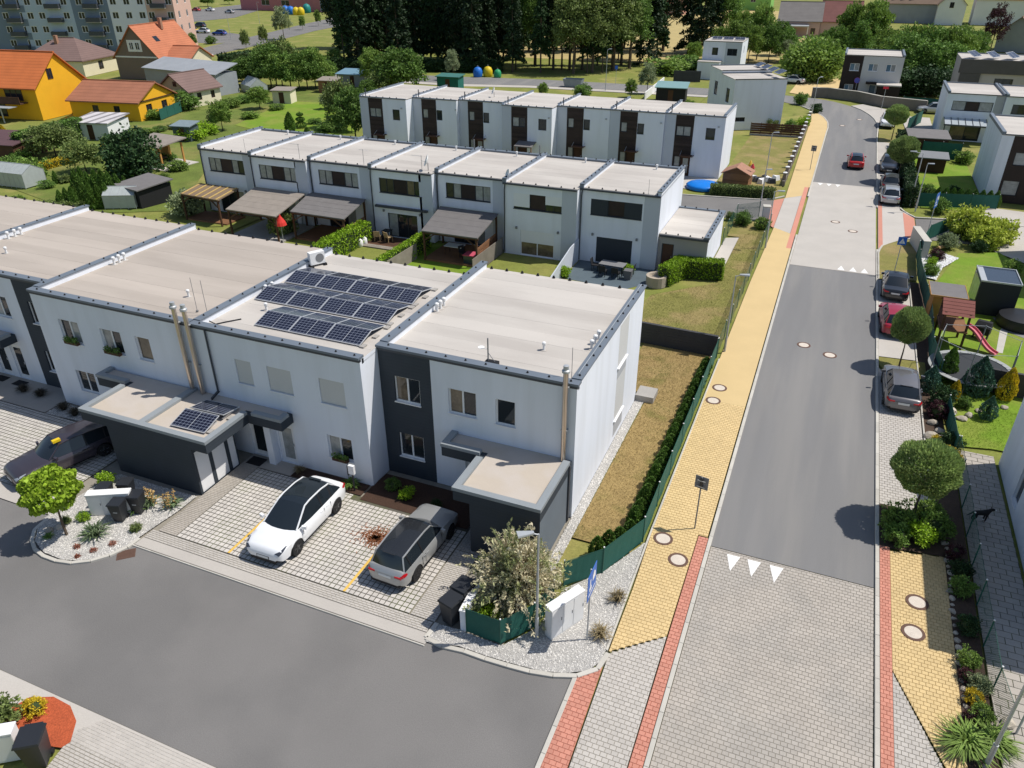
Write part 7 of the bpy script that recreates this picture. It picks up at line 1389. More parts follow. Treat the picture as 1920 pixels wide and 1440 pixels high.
# ------------------------------------------------------------------ street furniture and garden things
# --- green fences with posts
def screen_fence(label, pts, h, post=2.4, mat=None, top=True, name='screen_fence', z=0.05, group='green fences', pm=None):
    t = thing(name, label, 'fence', (pts[0][0], pts[0][1], z), 0, group); bx, by = pts[0][0], pts[0][1]
    P = [Vector((p[0] - bx, p[1] - by, 0)) for p in pts]
    def pt(p): part(MB().cyl(p, p + Vector((0, 0, h + .06)), .026, 7), 'post', pm or post_green, t); part(MB().lathe((p.x, p.y, h + .06), [(.034, 0), (.034, .03), (.01, .045)], 7), 'post_cap', white_plastic if pm is None else pm, t)
    for a, b in zip(P[:-1], P[1:]):
        L = (b - a).length; n = max(1, round(L / post)); d = (b - a) / n
        for k in range(n):
            p, q = a + d * k, a + d * (k + 1); nr = Vector((-d.y, d.x, 0)).normalized() * .012; m_ = 6; vs = []
            for i in range(m_ + 1):
                f = i / m_; c = p.lerp(q, f); w = nr * math.sin(f * 9 + k) * 1.2; sag = -.03 * math.sin(f * math.pi)
                vs += [c + w + Vector((0, 0, .03)), c - w * .6 + Vector((0, 0, h + sag))]
            part(MB().add(vs, [(2*i, 2*i+2, 2*i+3, 2*i+1) for i in range(m_)]), 'screen_panel', mat or mesh_green, t)
            part(MB().bar(p + Vector((0, 0, h)), q + Vector((0, 0, h)), .012), 'wire', post_green, t); pt(p)
    pt(P[-1])
    return t
screen_fence('long green screen fence between the lawn and the yellow pavement', [(1.05, -4.0), (2.2, -2.75), (3.2, -.4), (3.22, 17.0)], 1.25)
screen_fence('green screen fence corner round the variegated willow', [(-1.38, -7.42), (-.06, -7.46), (.75, -6.3), (1.0, -5.0)], 1.15)
def wire_mat():
    m = bpy.data.materials.new('wire_mesh'); m.use_nodes = True; t = m.node_tree; N = t.nodes; L = t.links; b = N['Principled BSDF']; b.inputs['Base Color'].default_value = (.02, .10, .075, 1); b.inputs['Roughness'].default_value = .5
    ge = N.new('ShaderNodeNewGeometry'); sx = N.new('ShaderNodeSeparateXYZ'); L.new(ge.outputs['Position'], sx.inputs[0]); ad = N.new('ShaderNodeMath'); ad.operation = 'ADD'; L.new(sx.outputs[0], ad.inputs[0]); L.new(sx.outputs[1], ad.inputs[1]); outs = []
    for op in ('ADD', 'SUBTRACT'):
        a = N.new('ShaderNodeMath'); a.operation = op; L.new(ad.outputs[0], a.inputs[0]); L.new(sx.outputs[2], a.inputs[1]); p = N.new('ShaderNodeMath'); p.operation = 'PINGPONG'; p.inputs[1].default_value = .04; L.new(a.outputs[0], p.inputs[0]); q = N.new('ShaderNodeMath'); q.operation = 'LESS_THAN'; q.inputs[1].default_value = .008; L.new(p.outputs[0], q.inputs[0]); outs.append(q.outputs[0])
    mx = N.new('ShaderNodeMath'); mx.operation = 'MAXIMUM'; L.new(outs[0], mx.inputs[0]); L.new(outs[1], mx.inputs[1]); L.new(mx.outputs[0], b.inputs['Alpha']); return m
wire = wire_mat()
screen_fence('see through green wire fence between annex lawn and pavement', [(3.24, 17.1), (3.4, 43.3)], 1.25, 2.5, wire)
screen_fence('green wire fence of the lane corner with a braced post', [(.3, 37.4), (.35, 44.6), (2.1, 46.3)], 1.4, 2.2, wire)
screen_fence('green screen fence curving round the gravel garden', [(15.15, 19.0), (14.85, 22.0), (15.05, 28.0), (14.75, 36.0), (14.85, 40.3), (15.9, 45.2), (18.3, 49.6)], 1.25, 2.6)
screen_fence('green wire fence along the paved side path of the east house', [(15.4, 11.0), (15.4, 3.0), (15.42, -3.2), (15.6, -4.6)], 1.2, 2.0, wire)
screen_fence('short green screen fence between shrubs and lawn', [(15.25, 15.2), (15.35, 11.2)], 1.1, 2.0)
screen_fence('green screen fence behind the ball tree at the forecourt', [(15.6, 92.3), (17.6, 99.4)], 1.7, 3.0); screen_fence('green screen fence on the lawn by the grey house', [(15.6, 114.2), (21.5, 113.6)], 1.2, 3.0)
screen_fence('dark green screen fence beside the thuja row', [(15.4, 55.2), (22.2, 57.0)], 1.3, 2.4); screen_fence('tall dark green screen in front of the glass canopy house', [(16.6, 76.6), (20.6, 76.6)], 1.9, 2.4)
screen_fence('green mesh fence at the yellow house garden', [g(302, 226), g(342, 210)], 1.5, 2.5)
# --- walls
def wall(label, pts, w, h, mat, cap=None, name='garden_wall', z=0, course=None):
    t = thing(name, label, 'wall', (pts[0][0], pts[0][1], z), 0); bx, by = pts[0][0], pts[0][1]
    for a, b in zip(pts[:-1], pts[1:]):
        p, q = Vector((a[0] - bx, a[1] - by, h / 2)), Vector((b[0] - bx, b[1] - by, h / 2)); d = (q - p).normalized()
        if course:
            n = max(1, round(h / course)); L = (q - p).length; cl = course * 2.2
            for k in range(n):
                m_ = max(1, round(L / cl)); off = .5 if k % 2 else 0
                for j in range(m_ + (1 if off else 0)):
                    u0 = max(0, (j - off) * L / m_); u1 = min(L, (j + 1 - off) * L / m_)
                    if u1 - u0 > .03: part(MB().bar(p + d * (u0 + .004) + Vector((0, 0, -h / 2 + (k + .5) * h / n)), p + d * (u1 - .004) + Vector((0, 0, -h / 2 + (k + .5) * h / n)), w + rnd.uniform(-.012, .012), h / n - .008), 'block', mat, t)
            part(MB().bar(p, q, w - .03, h - .01), 'core', mat, t)
        else: part(MB().bar(p, q + d * (w * .3), w, h), 'wall_panel', mat, t)
        if cap: part(MB().bar(p + Vector((0, 0, h / 2 + .03)), q + Vector((0, 0, h / 2 + .03)), w + .06, .06), 'capping', cap, t)
    return t
wall('dark block wall across the lawn behind the end townhouse', [(-1.9, 17.6), (3.15, 17.35)], .2, 1.35, concrete_dk, None, 'block_wall', 0, .2)
wall('curved grey block wall at the road bend', [(2.0, 116.6), (4.5, 117.0), (8.9, 115.0), (12.4, 111.3), (18.6, 109.4)], .35, 1.5, M('block_taupe', (.20, .175, .15), .9, .12, 1, .1, 12), kerb_m, 'boundary_wall')
wall('white capped wall posts base along the far pavement', [(3.1, 58.0), (3.15, 96)], .25, .55, M('block_taupe', (0, 0, 0)), None, 'boundary_wall')
for k in range(15):
    y = 58.5 + k * 2.6
    t = thing('wall_pier', 'white capped wall pier beside the far yellow pavement', 'pier', (3.1, y, 0), 0, 'white capped piers along the far pavement'); part(MB().box(-.16, .16, -.16, .16, 0, 1.25), 'pier', M('block_taupe', (0, 0, 0)), t); part(MB().add([(-.2, -.2, 1.25), (.2, -.2, 1.25), (.2, .2, 1.25), (-.2, .2, 1.25), (-.2, -.2, 1.31), (.2, -.2, 1.31), (.2, .2, 1.31), (-.2, .2, 1.31), (0, 0, 1.4)], [(0,1,5,4),(1,2,6,5),(2,3,7,6),(3,0,4,7),(4,5,8),(5,6,8),(6,7,8),(7,4,8)]), 'cap', white_plastic, t)
t = thing('board_fence', 'dark brown board fence between the corner garden and the stepped white house', 'fence', (-3.4, 82.4, 0), R(6))
for k in range(5): part(MB().box(0, 6.4, -.02, .02, .25 + k * .27, .48 + k * .27), 'board', wood_dark, t)
for k in range(6): part(MB().box(k * 1.28 - .05, k * 1.28 + .05, .022, .1, 0, 1.65), 'post', concrete, t)
part(MB().box(0, 6.4, -.06, .06, 0, .22), 'plinth', concrete, t)
t = thing('garden_pier', 'thick grey concrete pier at the green screen fence corner', 'pier', (15.05, 42.2, 0), R(10)); part(MB().box(-.25, .25, -1.9, 1.9, 0, 1.35), 'pier', M('render_pier', (.50, .48, .45), .9, .05, 1, .05, 30), t); part(MB().box(-.28, .28, -1.93, 1.93, 1.35, 1.4), 'cap', kerb_m, t)
t = thing('garden_pier', 'white rendered pier at the corner of the lane', 'pier', (2.75, 45.6, 0), R(10)); part(MB().box(-.3, .3, -.35, .35, 0, 1.3), 'pier', render_bluegrey, t); part(MB().box(-.33, .33, -.38, .38, 1.3, 1.36), 'cap', kerb_m, t)
t = thing('privacy_screen', 'grey privacy screen between the shuttered house gardens', 'fence', (-9.55, 29.6, 0)); part(MB().add([(-.04, 0, 0), (-.04, -6.2, 0), (-.04, -6.2, .9), (-.04, -2.0, 1.7), (-.04, 0, 1.8), (.04, 0, 0), (.04, -6.2, 0), (.04, -6.2, .9), (.04, -2.0, 1.7), (.04, 0, 1.8)], [(0,1,2,3,4), (9,8,7,6,5), (0,5,6,1), (1,6,7,2), (2,7,8,3), (3,8,9,4)]), 'panel', render_bluegrey, t)
for k in range(3): part(MB().cyl((0, -1.6 - k * 2, 0), (0, -1.6 - k * 2, 1.6 - k * .3), .03, 6), 'post', galv_dk, t)
wall('low white wall end beside the bins on the gravel corner', [(-1.52, -7.4), (-1.62, -5.6)], .22, .95, render_white, white_pvc, 'end_wall')
wall('dark wall at the edge of the trampoline garden', [(17.0, 18.9), (21.5, 18.5)], .2, 1.4, concrete_dk, None, 'block_wall')
wall('white fence wall beside the teal roofed shed', [g(1208, 188), g(1244, 158)], .15, 1.2, white_wall, None, 'end_wall'); wall('dark fence panel in front of the small white house', [g(1262, 153), g(1312, 154)], .15, 1.9, concrete_dk, None, 'screen_wall')
# --- street lamps and signs
def lamp(label, x, y, h, arm, rz, hood='flat', z=.05):
    t = thing('street_lamp', label, 'street lamp', (x, y, z), rz, 'grey street lamps')
    part(MB().cyl((0, 0, 0), (0, 0, 1.0), .07, 10), 'base', galv, t, 40); part(MB().cyl((0, 0, 1.0), (0, 0, h), .05, 10, .035), 'pole', galv, t, 40)
    part(MB().cyl((0, 0, h - .03), (arm, 0, h + .08), .025, 8), 'arm', galv, t); part(MB().add([(arm - .1, -.06, h + .05), (arm + .45, -.16, h + .08), (arm + .45, .16, h + .08), (arm - .1, .06, h + .05), (arm - .1, -.06, h + .12), (arm + .45, -.14, h + .14), (arm + .45, .14, h + .14), (arm - .1, .06, h + .12)], [(3,2,1,0),(4,5,6,7),(0,1,5,4),(1,2,6,5),(2,3,7,6),(3,0,4,7)]), 'lamp_head', galv if hood == 'flat' else galv_dk, t)
lamp('street lamp on the gravel corner in front of the willow', 1.0, -6.72, 4.75, .25, R(215)); lamp('street lamp beside the pavement fence above the dark wall', 3.55, 18.1, 4.85, .3, R(10)); lamp('street lamp at the red strip by the lane corner', 3.65, 38.0, 4.6, .3, R(0))
lamp('street lamp by the hedge with a long bent arm', 14.85, 55.1, 4.9, -1.0, R(0)); lamp('second pole like lamp beside the hedge lamp', 15.25, 53.4, 4.3, .1, R(0)); lamp('street lamp at the road bend by the shrubs', *g(1522, 215), 5.0, .5, R(60)); lamp('lamp post in the corner garden behind the shed', 1.3, 57.4, 5.2, .2, R(20)); lamp('lamp post at the lane hedge', 1.85, 49.6, 3.4, .1, R(20)); lamp('street lamp at the cross street by the crossing', *g(1135, 170), 6.5, .3, R(40)); lamp('thin street lamp on the village green', *g(433, 74), 7.5, .3, R(40)); lamp('street lamp at the grove edge', *g(695, 118), 5.5, .5, R(200)); lamp('lamp on the village road beside the pink building', *g(487, 45), 6.5, .3, R(0))
def sign(label, x, y, h, face, rz, w=.55, hh=.55, mark=None, two=False, z=.05, tilt=0):
    t = thing('road_sign', label, 'road sign', (x, y, z), rz, 'road signs on posts'); part(MB().cyl((0, 0, 0), (0, 0, h + hh * .5), .03, 8), 'post', galv_dk if face is galv_dk else galv, t)
    part(MB().box(-w / 2, w / 2, -.052, -.034, h - hh / 2, h + hh / 2), 'sign_plate', face, t)
    if mark == 'tri': part(MB().add([(-w * .36, -.056, h - hh * .32), (w * .36, -.056, h - hh * .32), (0, -.056, h + hh * .34)], [(0, 1, 2)]), 'triangle_mark', white_plastic, t); part(MB().bar((-.02, -.0575, h - .12), (.06, -.0575, h + .06), .05, .001), 'walker_mark', black_plastic, t)
    if mark == 'zone':
        m_ = MB(); m_.box(-w * .38, w * .38, -.056, -.054, h - hh * .36, h - hh * .30); m_.add([(w * .05, -.056, h), (w * .38, -.056, h), (w * .38, -.056, h + hh * .2), (w * .21, -.056, h + hh * .34), (w * .05, -.056, h + hh * .2)], [(0, 1, 2, 3, 4)]); m_.box(-w * .3, -w * .05, -.056, -.054, h - hh * .2, h - hh * .05); m_.box(-w * .25, -w * .15, -.056, -.054, h - .02, h + hh * .25)
        part(m_, 'pictogram', white_plastic, t)
    if mark == 'back': part(MB().box(-w * .3, w * .3, .034, .05, h + hh * .18, h + hh * .25).box(-w * .3, w * .3, .034, .05, h - hh * .3, h - hh * .23), 'bracket', galv, t); part(MB().box(-.05, .05, -.033, .045, h - hh * .4, h + hh * .4), 'clamp', black_plastic, t)
    return t
sign('blue residential zone sign seen nearly edge on beside the white cabinet', 2.65, -6.1, 2.75, blue_sign, R(90), .95, 1.1, 'zone'); sign('grey back of a square sign on the near yellow pavement', 5.0, 1.25, 2.35, galv_dk, R(170), .55, .6, 'back')
sign('grey back of a square sign on the far yellow pavement', 5.2, 66.0, 2.3, galv_dk, R(175), .55, .6, 'back'); sign('blue square crossing sign with white triangle on the verge island', 13.15, 35.6, 2.6, blue_sign, R(8), .6, .6, 'tri'); sign('blue sign seen edge on at the side street corner', 15.85, 46.0, 3.1, blue_sign, R(72), .95, 1.2, 'zone')
t = sign('round blue no stopping sign in front of the grey house', *g(1600, 185), 2.6, blue_sign, R(0), .05, .05); c = part(MB().lathe((0, 0, 0), [(.42, 0), (.42, .02)], 18), 'sign_disc', M('disc_violet', (.10, .10, .42), .5, 0, 1, 0), t); c.rotation_euler = (R(90), 0, 0); c.location = (0, -.05, 2.75); c = part(MB().lathe((0, 0, 0), [(.44, 0), (.44, .015), (.34, .015)], 18), 'red_rim', red_sign, t); c.rotation_euler = (R(90), 0, 0); c.location = (0, -.045, 2.75)
sign('small red street name plate on a pole before the grey house', *g(1652, 206), 3.1, red_sign, R(0), .75, .35); sign('blue sign post at the cross street', *g(1154, 158), 2.8, blue_sign, R(0), .5, .6)
# street name sign at the corner
t = thing('street_name_sign', 'red street name plate on a grey post at the east pavement corner', 'street sign', (15.97, -4.54, .0), 0)
part(MB().cyl((0, 0, 0), (0, 0, 2.75), .035, 10), 'post', galv, t); pl = part(MB().box(-.42, .42, -.03, -.008, -.1, .1), 'name_plate', red_sign, t); pl.location = (.12, -.03, 2.35); pl.rotation_euler = (0, 0, R(-12))
pl2 = part(MB().box(-.10, .10, .0, .02, -.32, .32), 'side_plate', red_sign, t); pl2.location = (-.05, .02, 2.62); pl2.rotation_euler = (0, 0, R(60))
bd = part(MB().box(-.42, .42, -.033, -.0305, .085, .1).box(-.42, .42, -.033, -.0305, -.1, -.085).box(-.42, -.405, -.033, -.0305, -.085, .085).box(.405, .42, -.033, -.0305, -.085, .085), 'plate_border', white_plastic, t); bd.location = pl.location; bd.rotation_euler = pl.rotation_euler
fc = bpy.data.curves.new('lettering', 'FONT'); fc.body = 'JANÁČKOVA'; fc.size = .115; fc.align_x = 'CENTER'; fc.align_y = 'CENTER'; fc.extrude = .001
fo = bpy.data.objects.new('lettering_tmp', fc); COL.objects.link(fo); bpy.context.view_layer.update(); me = bpy.data.meshes.new_from_object(fo.evaluated_get(bpy.context.evaluated_depsgraph_get())); bpy.data.objects.remove(fo)
lo_ = link_mesh('lettering', me, white_plastic, t, None, False); lo_.location = Vector((.12, -.03, 2.35)) + Matrix.Rotation(R(-12), 3, 'Z') @ Vector((0, -.0325, 0)); lo_.rotation_euler = (R(90), 0, R(-12))
t = thing('street_lamp', 'thick grey lamp post leaning into view at the picture corner', 'street lamp', (14.95, -6.2, .05), 0, 'grey street lamps'); part(MB().cyl((0, 0, 0), (0, 0, 1.1), .075, 12), 'base', galv, t, 40); part(MB().cyl((0, 0, 1.1), (0, 0, 4.6), .055, 12, .04), 'pole', galv, t, 40); part(MB().box(-.02, .5, -.13, .13, 4.58, 4.68), 'lamp_head', galv, t)
# --- cabinets and bins
def cabinet(label, x, y, rz, L, w, h, doors):
    t = thing('utility_cabinet', label, 'cabinet', (x, y, .05), rz, 'white electricity cabinets'); part(MB().box(-L / 2, L / 2, -w / 2, w / 2, 0, h - .06), 'casing', white_plastic, t); part(MB().box(-L / 2 - .02, L / 2 + .02, -w / 2 - .02, w / 2 + .02, h - .058, h), 'lid', white_plastic, t)
    for k in range(doors):
        a = -L / 2 + k * L / doors; d = part(MB().box(a + .015, a + L / doors - .015, -w / 2 - .014, -w / 2 - .002, .08, h - .1), 'door', white_plastic, t); part(MB().box(a + L / doors - .08, a + L / doors - .05, -w / 2 - .025, -w / 2 - .0145, h * .5, h * .6), 'lock', galv_dk, d)
cabinet('white triple door cabinet at the blue sign', 1.72, -5.85, R(62), 1.55, .34, 1.42, 3); cabinet('white double cabinet on the gravel island behind the bins', -18.3, -7.25, R(28), 1.75, .36, 1.1, 3)
cabinet('white cabinet at the bottom corner behind the bin', -12.3, -17.2, R(35), 1.6, .4, 1.2, 2)
def bin_(label, x, y, rz, s=1.0, z=.05):
    t = thing('wheelie_bin', label, 'bin', (x, y, z), rz, 'black wheelie bins'); b = lambda w0, d0, w1, d1, h0, h1: [(-w0, -d0, h0), (w0, -d0, h0), (w0, d0, h0), (-w0, d0, h0), (-w1, -d1, h1), (w1, -d1, h1), (w1, d1, h1), (-w1, d1, h1)]
    F = [(3,2,1,0),(4,5,6,7),(0,1,5,4),(1,2,6,5),(2,3,7,6),(3,0,4,7)]
    part(MB().add(b(.19 * s, .21 * s, .26 * s, .28 * s, .06, .92 * s), F), 'body', black_plastic, t); part(MB().add(b(.29 * s, .31 * s, .27 * s, .29 * s, .925 * s, .98 * s), F).box(-.2 * s, .2 * s, .27 * s, .36 * s, .90 * s, .95 * s), 'lid', black_plastic, t)
    for sg in (1, -1): part(MB().cyl((sg * .17 * s, .2 * s, .09), (sg * .23 * s, .2 * s, .09), .09, 10), 'wheel', rubber, t)
    part(MB().box(-.09 * s, .09 * s, -.252 * s, -.244 * s, .55 * s, .72 * s), 'label_plate', white_plastic, t) if 'sticker' in label else None
bin_('black wheelie bin by the low white wall, closer to the road', -2.1, -7.15, R(-15), 1.15); bin_('black wheelie bin by the low white wall, closer to the annex', -1.98, -6.4, R(-12), 1.2); bin_('black wheelie bin with white sticker in front of the white cabinet', -17.62, -7.5, R(18)); bin_('black wheelie bin with white sticker at the cabinet end', -17.3, -6.8, R(18)); bin_('black wheelie bin behind the cabinet, nearer the maple', -19.0, -6.9, R(20)); bin_('black wheelie bin behind the cabinet, nearer the annex', -18.4, -6.3, R(20)); bin_('black wheelie bin on the red mulch edge', -10.95, -16.75, R(35), 1.25)
def bell(label, px, py, col, s=1.0):
    t = thing('recycling_bell', label, 'recycling bin', (*g(px, py), 0), 0, 'coloured recycling bells'); part(MB().lathe((0, 0, 0), [(.75 * s, 0), (.85 * s, .2 * s), (.85 * s, 1.0 * s), (.62 * s, 1.5 * s), (.2 * s, 1.72 * s)], 14), 'shell', M('bell_' + col, {'blue': (.02, .16, .55), 'yellow': (.68, .50, .02), 'green': (.03, .30, .12), 'teal': (.02, .22, .20)}[col], .5, .04, 2, 0), t, 40); part(MB().cyl((0, 0, 1.7 * s), (0, 0, 1.95 * s), .12, 8), 'lifting_ring', galv_dk, t)
bell('blue recycling bell beside the cross street', 896, 144, 'blue', 1.05); bell('yellow recycling bell beside the cross street', 915, 143, 'yellow', 1.05); bell('green recycling bell beside the cross street', 933, 145, 'green', .85); bell('blue recycling bell by the pink building, first', 536, 26, 'blue', 1.7); bell('blue recycling bell by the pink building, second', 546, 27, 'blue', 1.7); bell('yellow recycling bell by the pink building, first', 556, 28, 'yellow', 1.6); bell('yellow recycling bell by the pink building, second', 565, 28, 'yellow', 1.6); bell('teal recycling bell by the pink building', 576, 24, 'teal', 1.9)
t = thing('dumpster', 'open grey dumpster on the cross street', 'dumpster', (*g(1075, 163), 0), R(3)); F6 = [(3,2,1,0),(0,1,5,4),(1,2,6,5),(2,3,7,6),(3,0,4,7)]
part(MB().add([(-1.4, -.8, .1), (1.4, -.8, .1), (1.4, .8, .1), (-1.4, .8, .1), (-1.75, -.95, 1.4), (1.75, -.95, 1.4), (1.75, .95, 1.4), (-1.75, .95, 1.4)], F6), 'skip_body', M('skip_grey', (.22, .25, .26), .7, .1, 2, .1, 20), t); part(MB().box(-1.2, 1.2, -.6, .6, .0, .1), 'skid', galv_dk, t)
# --- garden structures behind the middle row
def lean(label, c, zf, zb, roofm, ribs=None, posts=True, wallx=False, deck=None, name='pergola', back=None, slats=False):
    """c: front-left, front-right, back-right, back-left plan corners"""
    t = thing(name, label, 'pergola', (c[0][0], c[0][1], 0), 0, 'pergolas behind the middle row'); o = Vector((c[0][0], c[0][1], 0))
    zz = (zf, zf, zb, zb); A = [Vector((p[0], p[1], z_)) - o for p, z_ in zip(c, zz)]; Bv = [p + Vector((0, 0, .09)) for p in A]
    part(MB().add(A + Bv, [(3,2,1,0),(4,5,6,7),(0,1,5,4),(1,2,6,5),(2,3,7,6),(3,0,4,7)]), 'roof', roofm, t)
    for k in range(1, 5):
        p = Bv[0].lerp(Bv[3], k / 5) + Vector((0, 0, .003)); q = Bv[1].lerp(Bv[2], k / 5) + Vector((0, 0, .003))
        if not ribs: part(MB().bar(p, q, .03, .008), 'felt_lap', roofm, t)
    if ribs:
        for k in range(6):
            f = (k + .3) / 5.6; part(MB().bar(Bv[0].lerp(Bv[1], f) + Vector((0, 0, .02)), Bv[3].lerp(Bv[2], f) + Vector((0, 0, .02)), .12, .04), 'roof_rib', ribs, t)
    for k, p in enumerate(A):
        if k < 2 or not back: pp = p.lerp((A[0] + A[2]) / 2, .06); part(MB().bar((pp.x, pp.y, 0), (pp.x, pp.y, p.z), .13), 'post', wood_dark, t)
        if k < 2: pp = p.lerp((A[0] + A[2]) / 2, .06); m_ = A[1 - k].lerp(p, .75); part(MB().bar((pp.x, pp.y, p.z - .7), (m_.x, m_.y + .2, p.z - .05), .09), 'brace', wood_dark, t)
    part(MB().bar(A[0] + Vector((0, .15, -.08)), A[1] + Vector((0, .15, -.08)), .12, .14), 'beam', wood_dark, t)
    if slats:
        for k in range(7): part(MB().bar(Vector((A[1].x - .15, A[1].y + .3, .25 + k * .2)), Vector((A[2].x - .1, A[2].y - .4, .25 + k * .2)), .03, .17), 'slat', wood_mid, t)
    if deck: part(MB().box(A[0].x, A[1].x, A[0].y + .1, A[2].y, .02, .16), 'deck', deck, t)
    return t
YEL = M('rib_yellow', (.52, .36, .12), .8, .1, 2, 0)
lean('pergola with brown roof and yellow ribs at the row end', [(-45.6, 26.0), (-41.0, 25.6), (-41.2, 28.6), (-45.8, 28.7)], 2.35, 2.6, M('felt_brown', (.21, .15, .095), .9, .1, 1.5, .1, 20), YEL, deck=wood_mid)
lean('pergola with pale brown felt roof', [(-38.7, 23.9), (-33.5, 23.8), (-34.0, 28.6), (-39.4, 28.7)], 2.3, 2.9, M('felt_tan', (.27, .235, .20), .9, .1, 1.5, .1, 20), deck=concrete); lean('pergola with grey roof and slatted brown side', [(-33.2, 25.3), (-27.9, 25.2), (-28.3, 29.2), (-34.0, 29.3)], 2.35, 2.85, shingle, deck=wood_mid, slats=True)
lean('garden hut roof in dark grey felt over the white table', [(-20.75, 25.0), (-16.0, 25.0), (-16.2, 29.4), (-21.4, 29.5)], 2.35, 2.95, shingle, deck=wood_mid, slats=True, name='garden_hut')
t = thing('terrace_deck', 'brown wooden terrace deck with wicker chairs', 'terrace', (-25.5, 27.3, 0))
for k in range(9): part(MB().box(-1.6, 1.9, -1.4 + k * .31, -1.11 + k * .31, .02, .14), 'deck_board', wood_grey if k < 2 else wood_dark, t)
t = thing('awning_box', 'long dark awning box over the terrace door', 'awning', (-24.75, 28.9, 2.55)); part(MB().box(-2.45, 2.45, -.12, .1, 0, .16), 'cassette', gutter_m, t); part(MB().box(-2.4, 2.4, -.16, -.12, .0, .08), 'front_bar', gutter_m, t)
def chair(label, x, y, rz, mat, z=.05, s=1.0):
    t = thing('garden_chair', label, 'chair', (x, y, z), rz, 'garden chairs'); part(MB().box(-.26, .26, -.26, .26, .40, .46), 'seat', mat, t); part(MB().add([(-.26, .24, .46), (.26, .24, .46), (.26, .34, .9), (-.26, .34, .9), (-.26, .28, .46), (.26, .28, .46), (.26, .38, .9), (-.26, .38, .9)], [(3,2,1,0),(4,5,6,7),(0,1,5,4),(1,2,6,5),(2,3,7,6),(3,0,4,7)]), 'backrest', mat, t)
    for sx in (-.22, .22):
        for sy in (-.22, .22): part(MB().box(sx - .02, sx + .02, sy - .02, sy + .02, 0, .40), 'leg', mat, t)
def table(label, x, y, rz, L, w, mat, z=.05, h=.74, cloth=None):
    t = thing('garden_table', label, 'table', (x, y, z), rz, 'garden tables'); part(MB().box(-L / 2, L / 2, -w / 2, w / 2, h - .04, h), 'tabletop', cloth or mat, t)
    for sx in (-1, 1):
        for sy in (-1, 1): part(MB().box(sx * (L / 2 - .08) - .03, sx * (L / 2 - .08) + .03, sy * (w / 2 - .08) - .03, sy * (w / 2 - .08) + .03, 0, h - .04), 'leg', mat, t)
wicker = M('wicker', (.42, .30, .16), .8, .1, 6, .1, 40); ratt = M('rattan_black', (.022, .022, .024), .7, .1, 6, .1, 40)
chair('wicker chair on the dark terrace, nearer the hedge', -26.3, 27.4, R(200), wicker, .15); chair('wicker chair on the dark terrace, nearer the glass door', -25.3, 27.5, R(160), wicker, .15); table('small dark table between the wicker chairs', -25.8, 28.1, 0, .7, .7, ratt, .15)
table('garden table with white cloth inside the dark hut', -18.9, 26.9, 0, 1.5, .9, wood_dark, .16, .74, white_plastic); chair('dark chair beside the white clothed table', -17.9, 26.4, R(60), ratt, .16)
table('grey topped rattan table on the shuttered house terrace', -6.3, 28.0, R(-4), 1.9, 1.0, ratt, .05, .74, M('table_grey', (.20, .20, .205), .6, .1, 3, 0))
for dx, dy, rz, lb in ((-1.35, .1, 90, 'rattan chair at the table end by the screen'), (1.35, 0, -90, 'rattan chair at the table end by the planter'), (-.5, -.85, 180, 'rattan chair on the table front, by the screen'), (.5, -.9, 180, 'rattan chair on the table front, by the planter')): chair(lb, -6.3 + dx, 28.0 + dy, R(rz), ratt)
sheet('grey_terrace', [(-9.4, 25.6), (-4.6, 25.2), (-2.9, 27.6), (-3.5, 29.7), (-9.4, 29.7)], .045, M('tile_slate', (.095, .125, .145), .6, .08, 1.5, .05, 20)); sheet('annex_step', [(-3.4, 28.2), (-2.4, 28.8), (-2.0, 30.0), (-3.4, 30.0)], .05, pave_light); sheet('annex_path', [(.25, 31.5), (1.25, 31.7), (1.3, 39.8), (.25, 39.3)], .055, pave_light)
t = thing('round_planter_wall', 'curved beige retaining wall at the hedge end', 'wall', (-2.75, 27.0, 0)); part(MB().lathe((0, 0, 0), [(.75, 0), (.75, .75), (.55, .75), (.5, .6)], 16), 'ring', M('wall_sand', (.40, .34, .27), .9, .06, 1, .05, 20), t)
t = thing('planter', 'tall grey planter on the slate terrace', 'planter', (*g(1177, 524), .05)); part(MB().add([(-.22, -.22, 0), (.22, -.22, 0), (.22, .22, 0), (-.22, .22, 0), (-.3, -.3, .7), (.3, -.3, .7), (.3, .3, .7), (-.3, .3, .7)], [(3,2,1,0),(4,5,6,7),(0,1,5,4),(1,2,6,5),(2,3,7,6),(3,0,4,7)]), 'pot', M('pot_grey', (.13, .13, .135), .7, .05, 2, 0), t)
t = thing('parasol', 'closed red parasol beside the grey pergola', 'parasol', (-33.6, 24.4, 0)); part(MB().cyl((0, 0, 0), (0, 0, 2.2), .03, 8), 'pole', galv, t); part(MB().lathe((0, 0, 1.5), [(.5, 0), (.42, .25), (.12, .7), (.04, .9)], 12), 'canopy', M('parasol_red', (.62, .04, .03), .8, .05, 2, 0), t)
t = thing('toy_box', 'pink lidded dark blue storage box at the hut', 'box', (-16.7, 25.8, .16)); part(MB().box(-.7, .7, -.45, .45, 0, .6), 'tub', P_['navy'], t); part(MB().box(-.74, .74, -.49, .49, .6, .68), 'lid', M('toy_pink', (.50, .08, .13), .7, .05, 2, 0), t)
wall('weathered plank fence beside the dark hut', [(-15.75, 23.5), (-15.7, 29.0)], .05, 1.3, wood_grey, None, 'plank_fence'); wall('weathered plank fence along the narrow hedge', [(-21.5, 21.0), (-21.4, 25.2)], .05, 1.25, wood_grey, None, 'plank_fence')
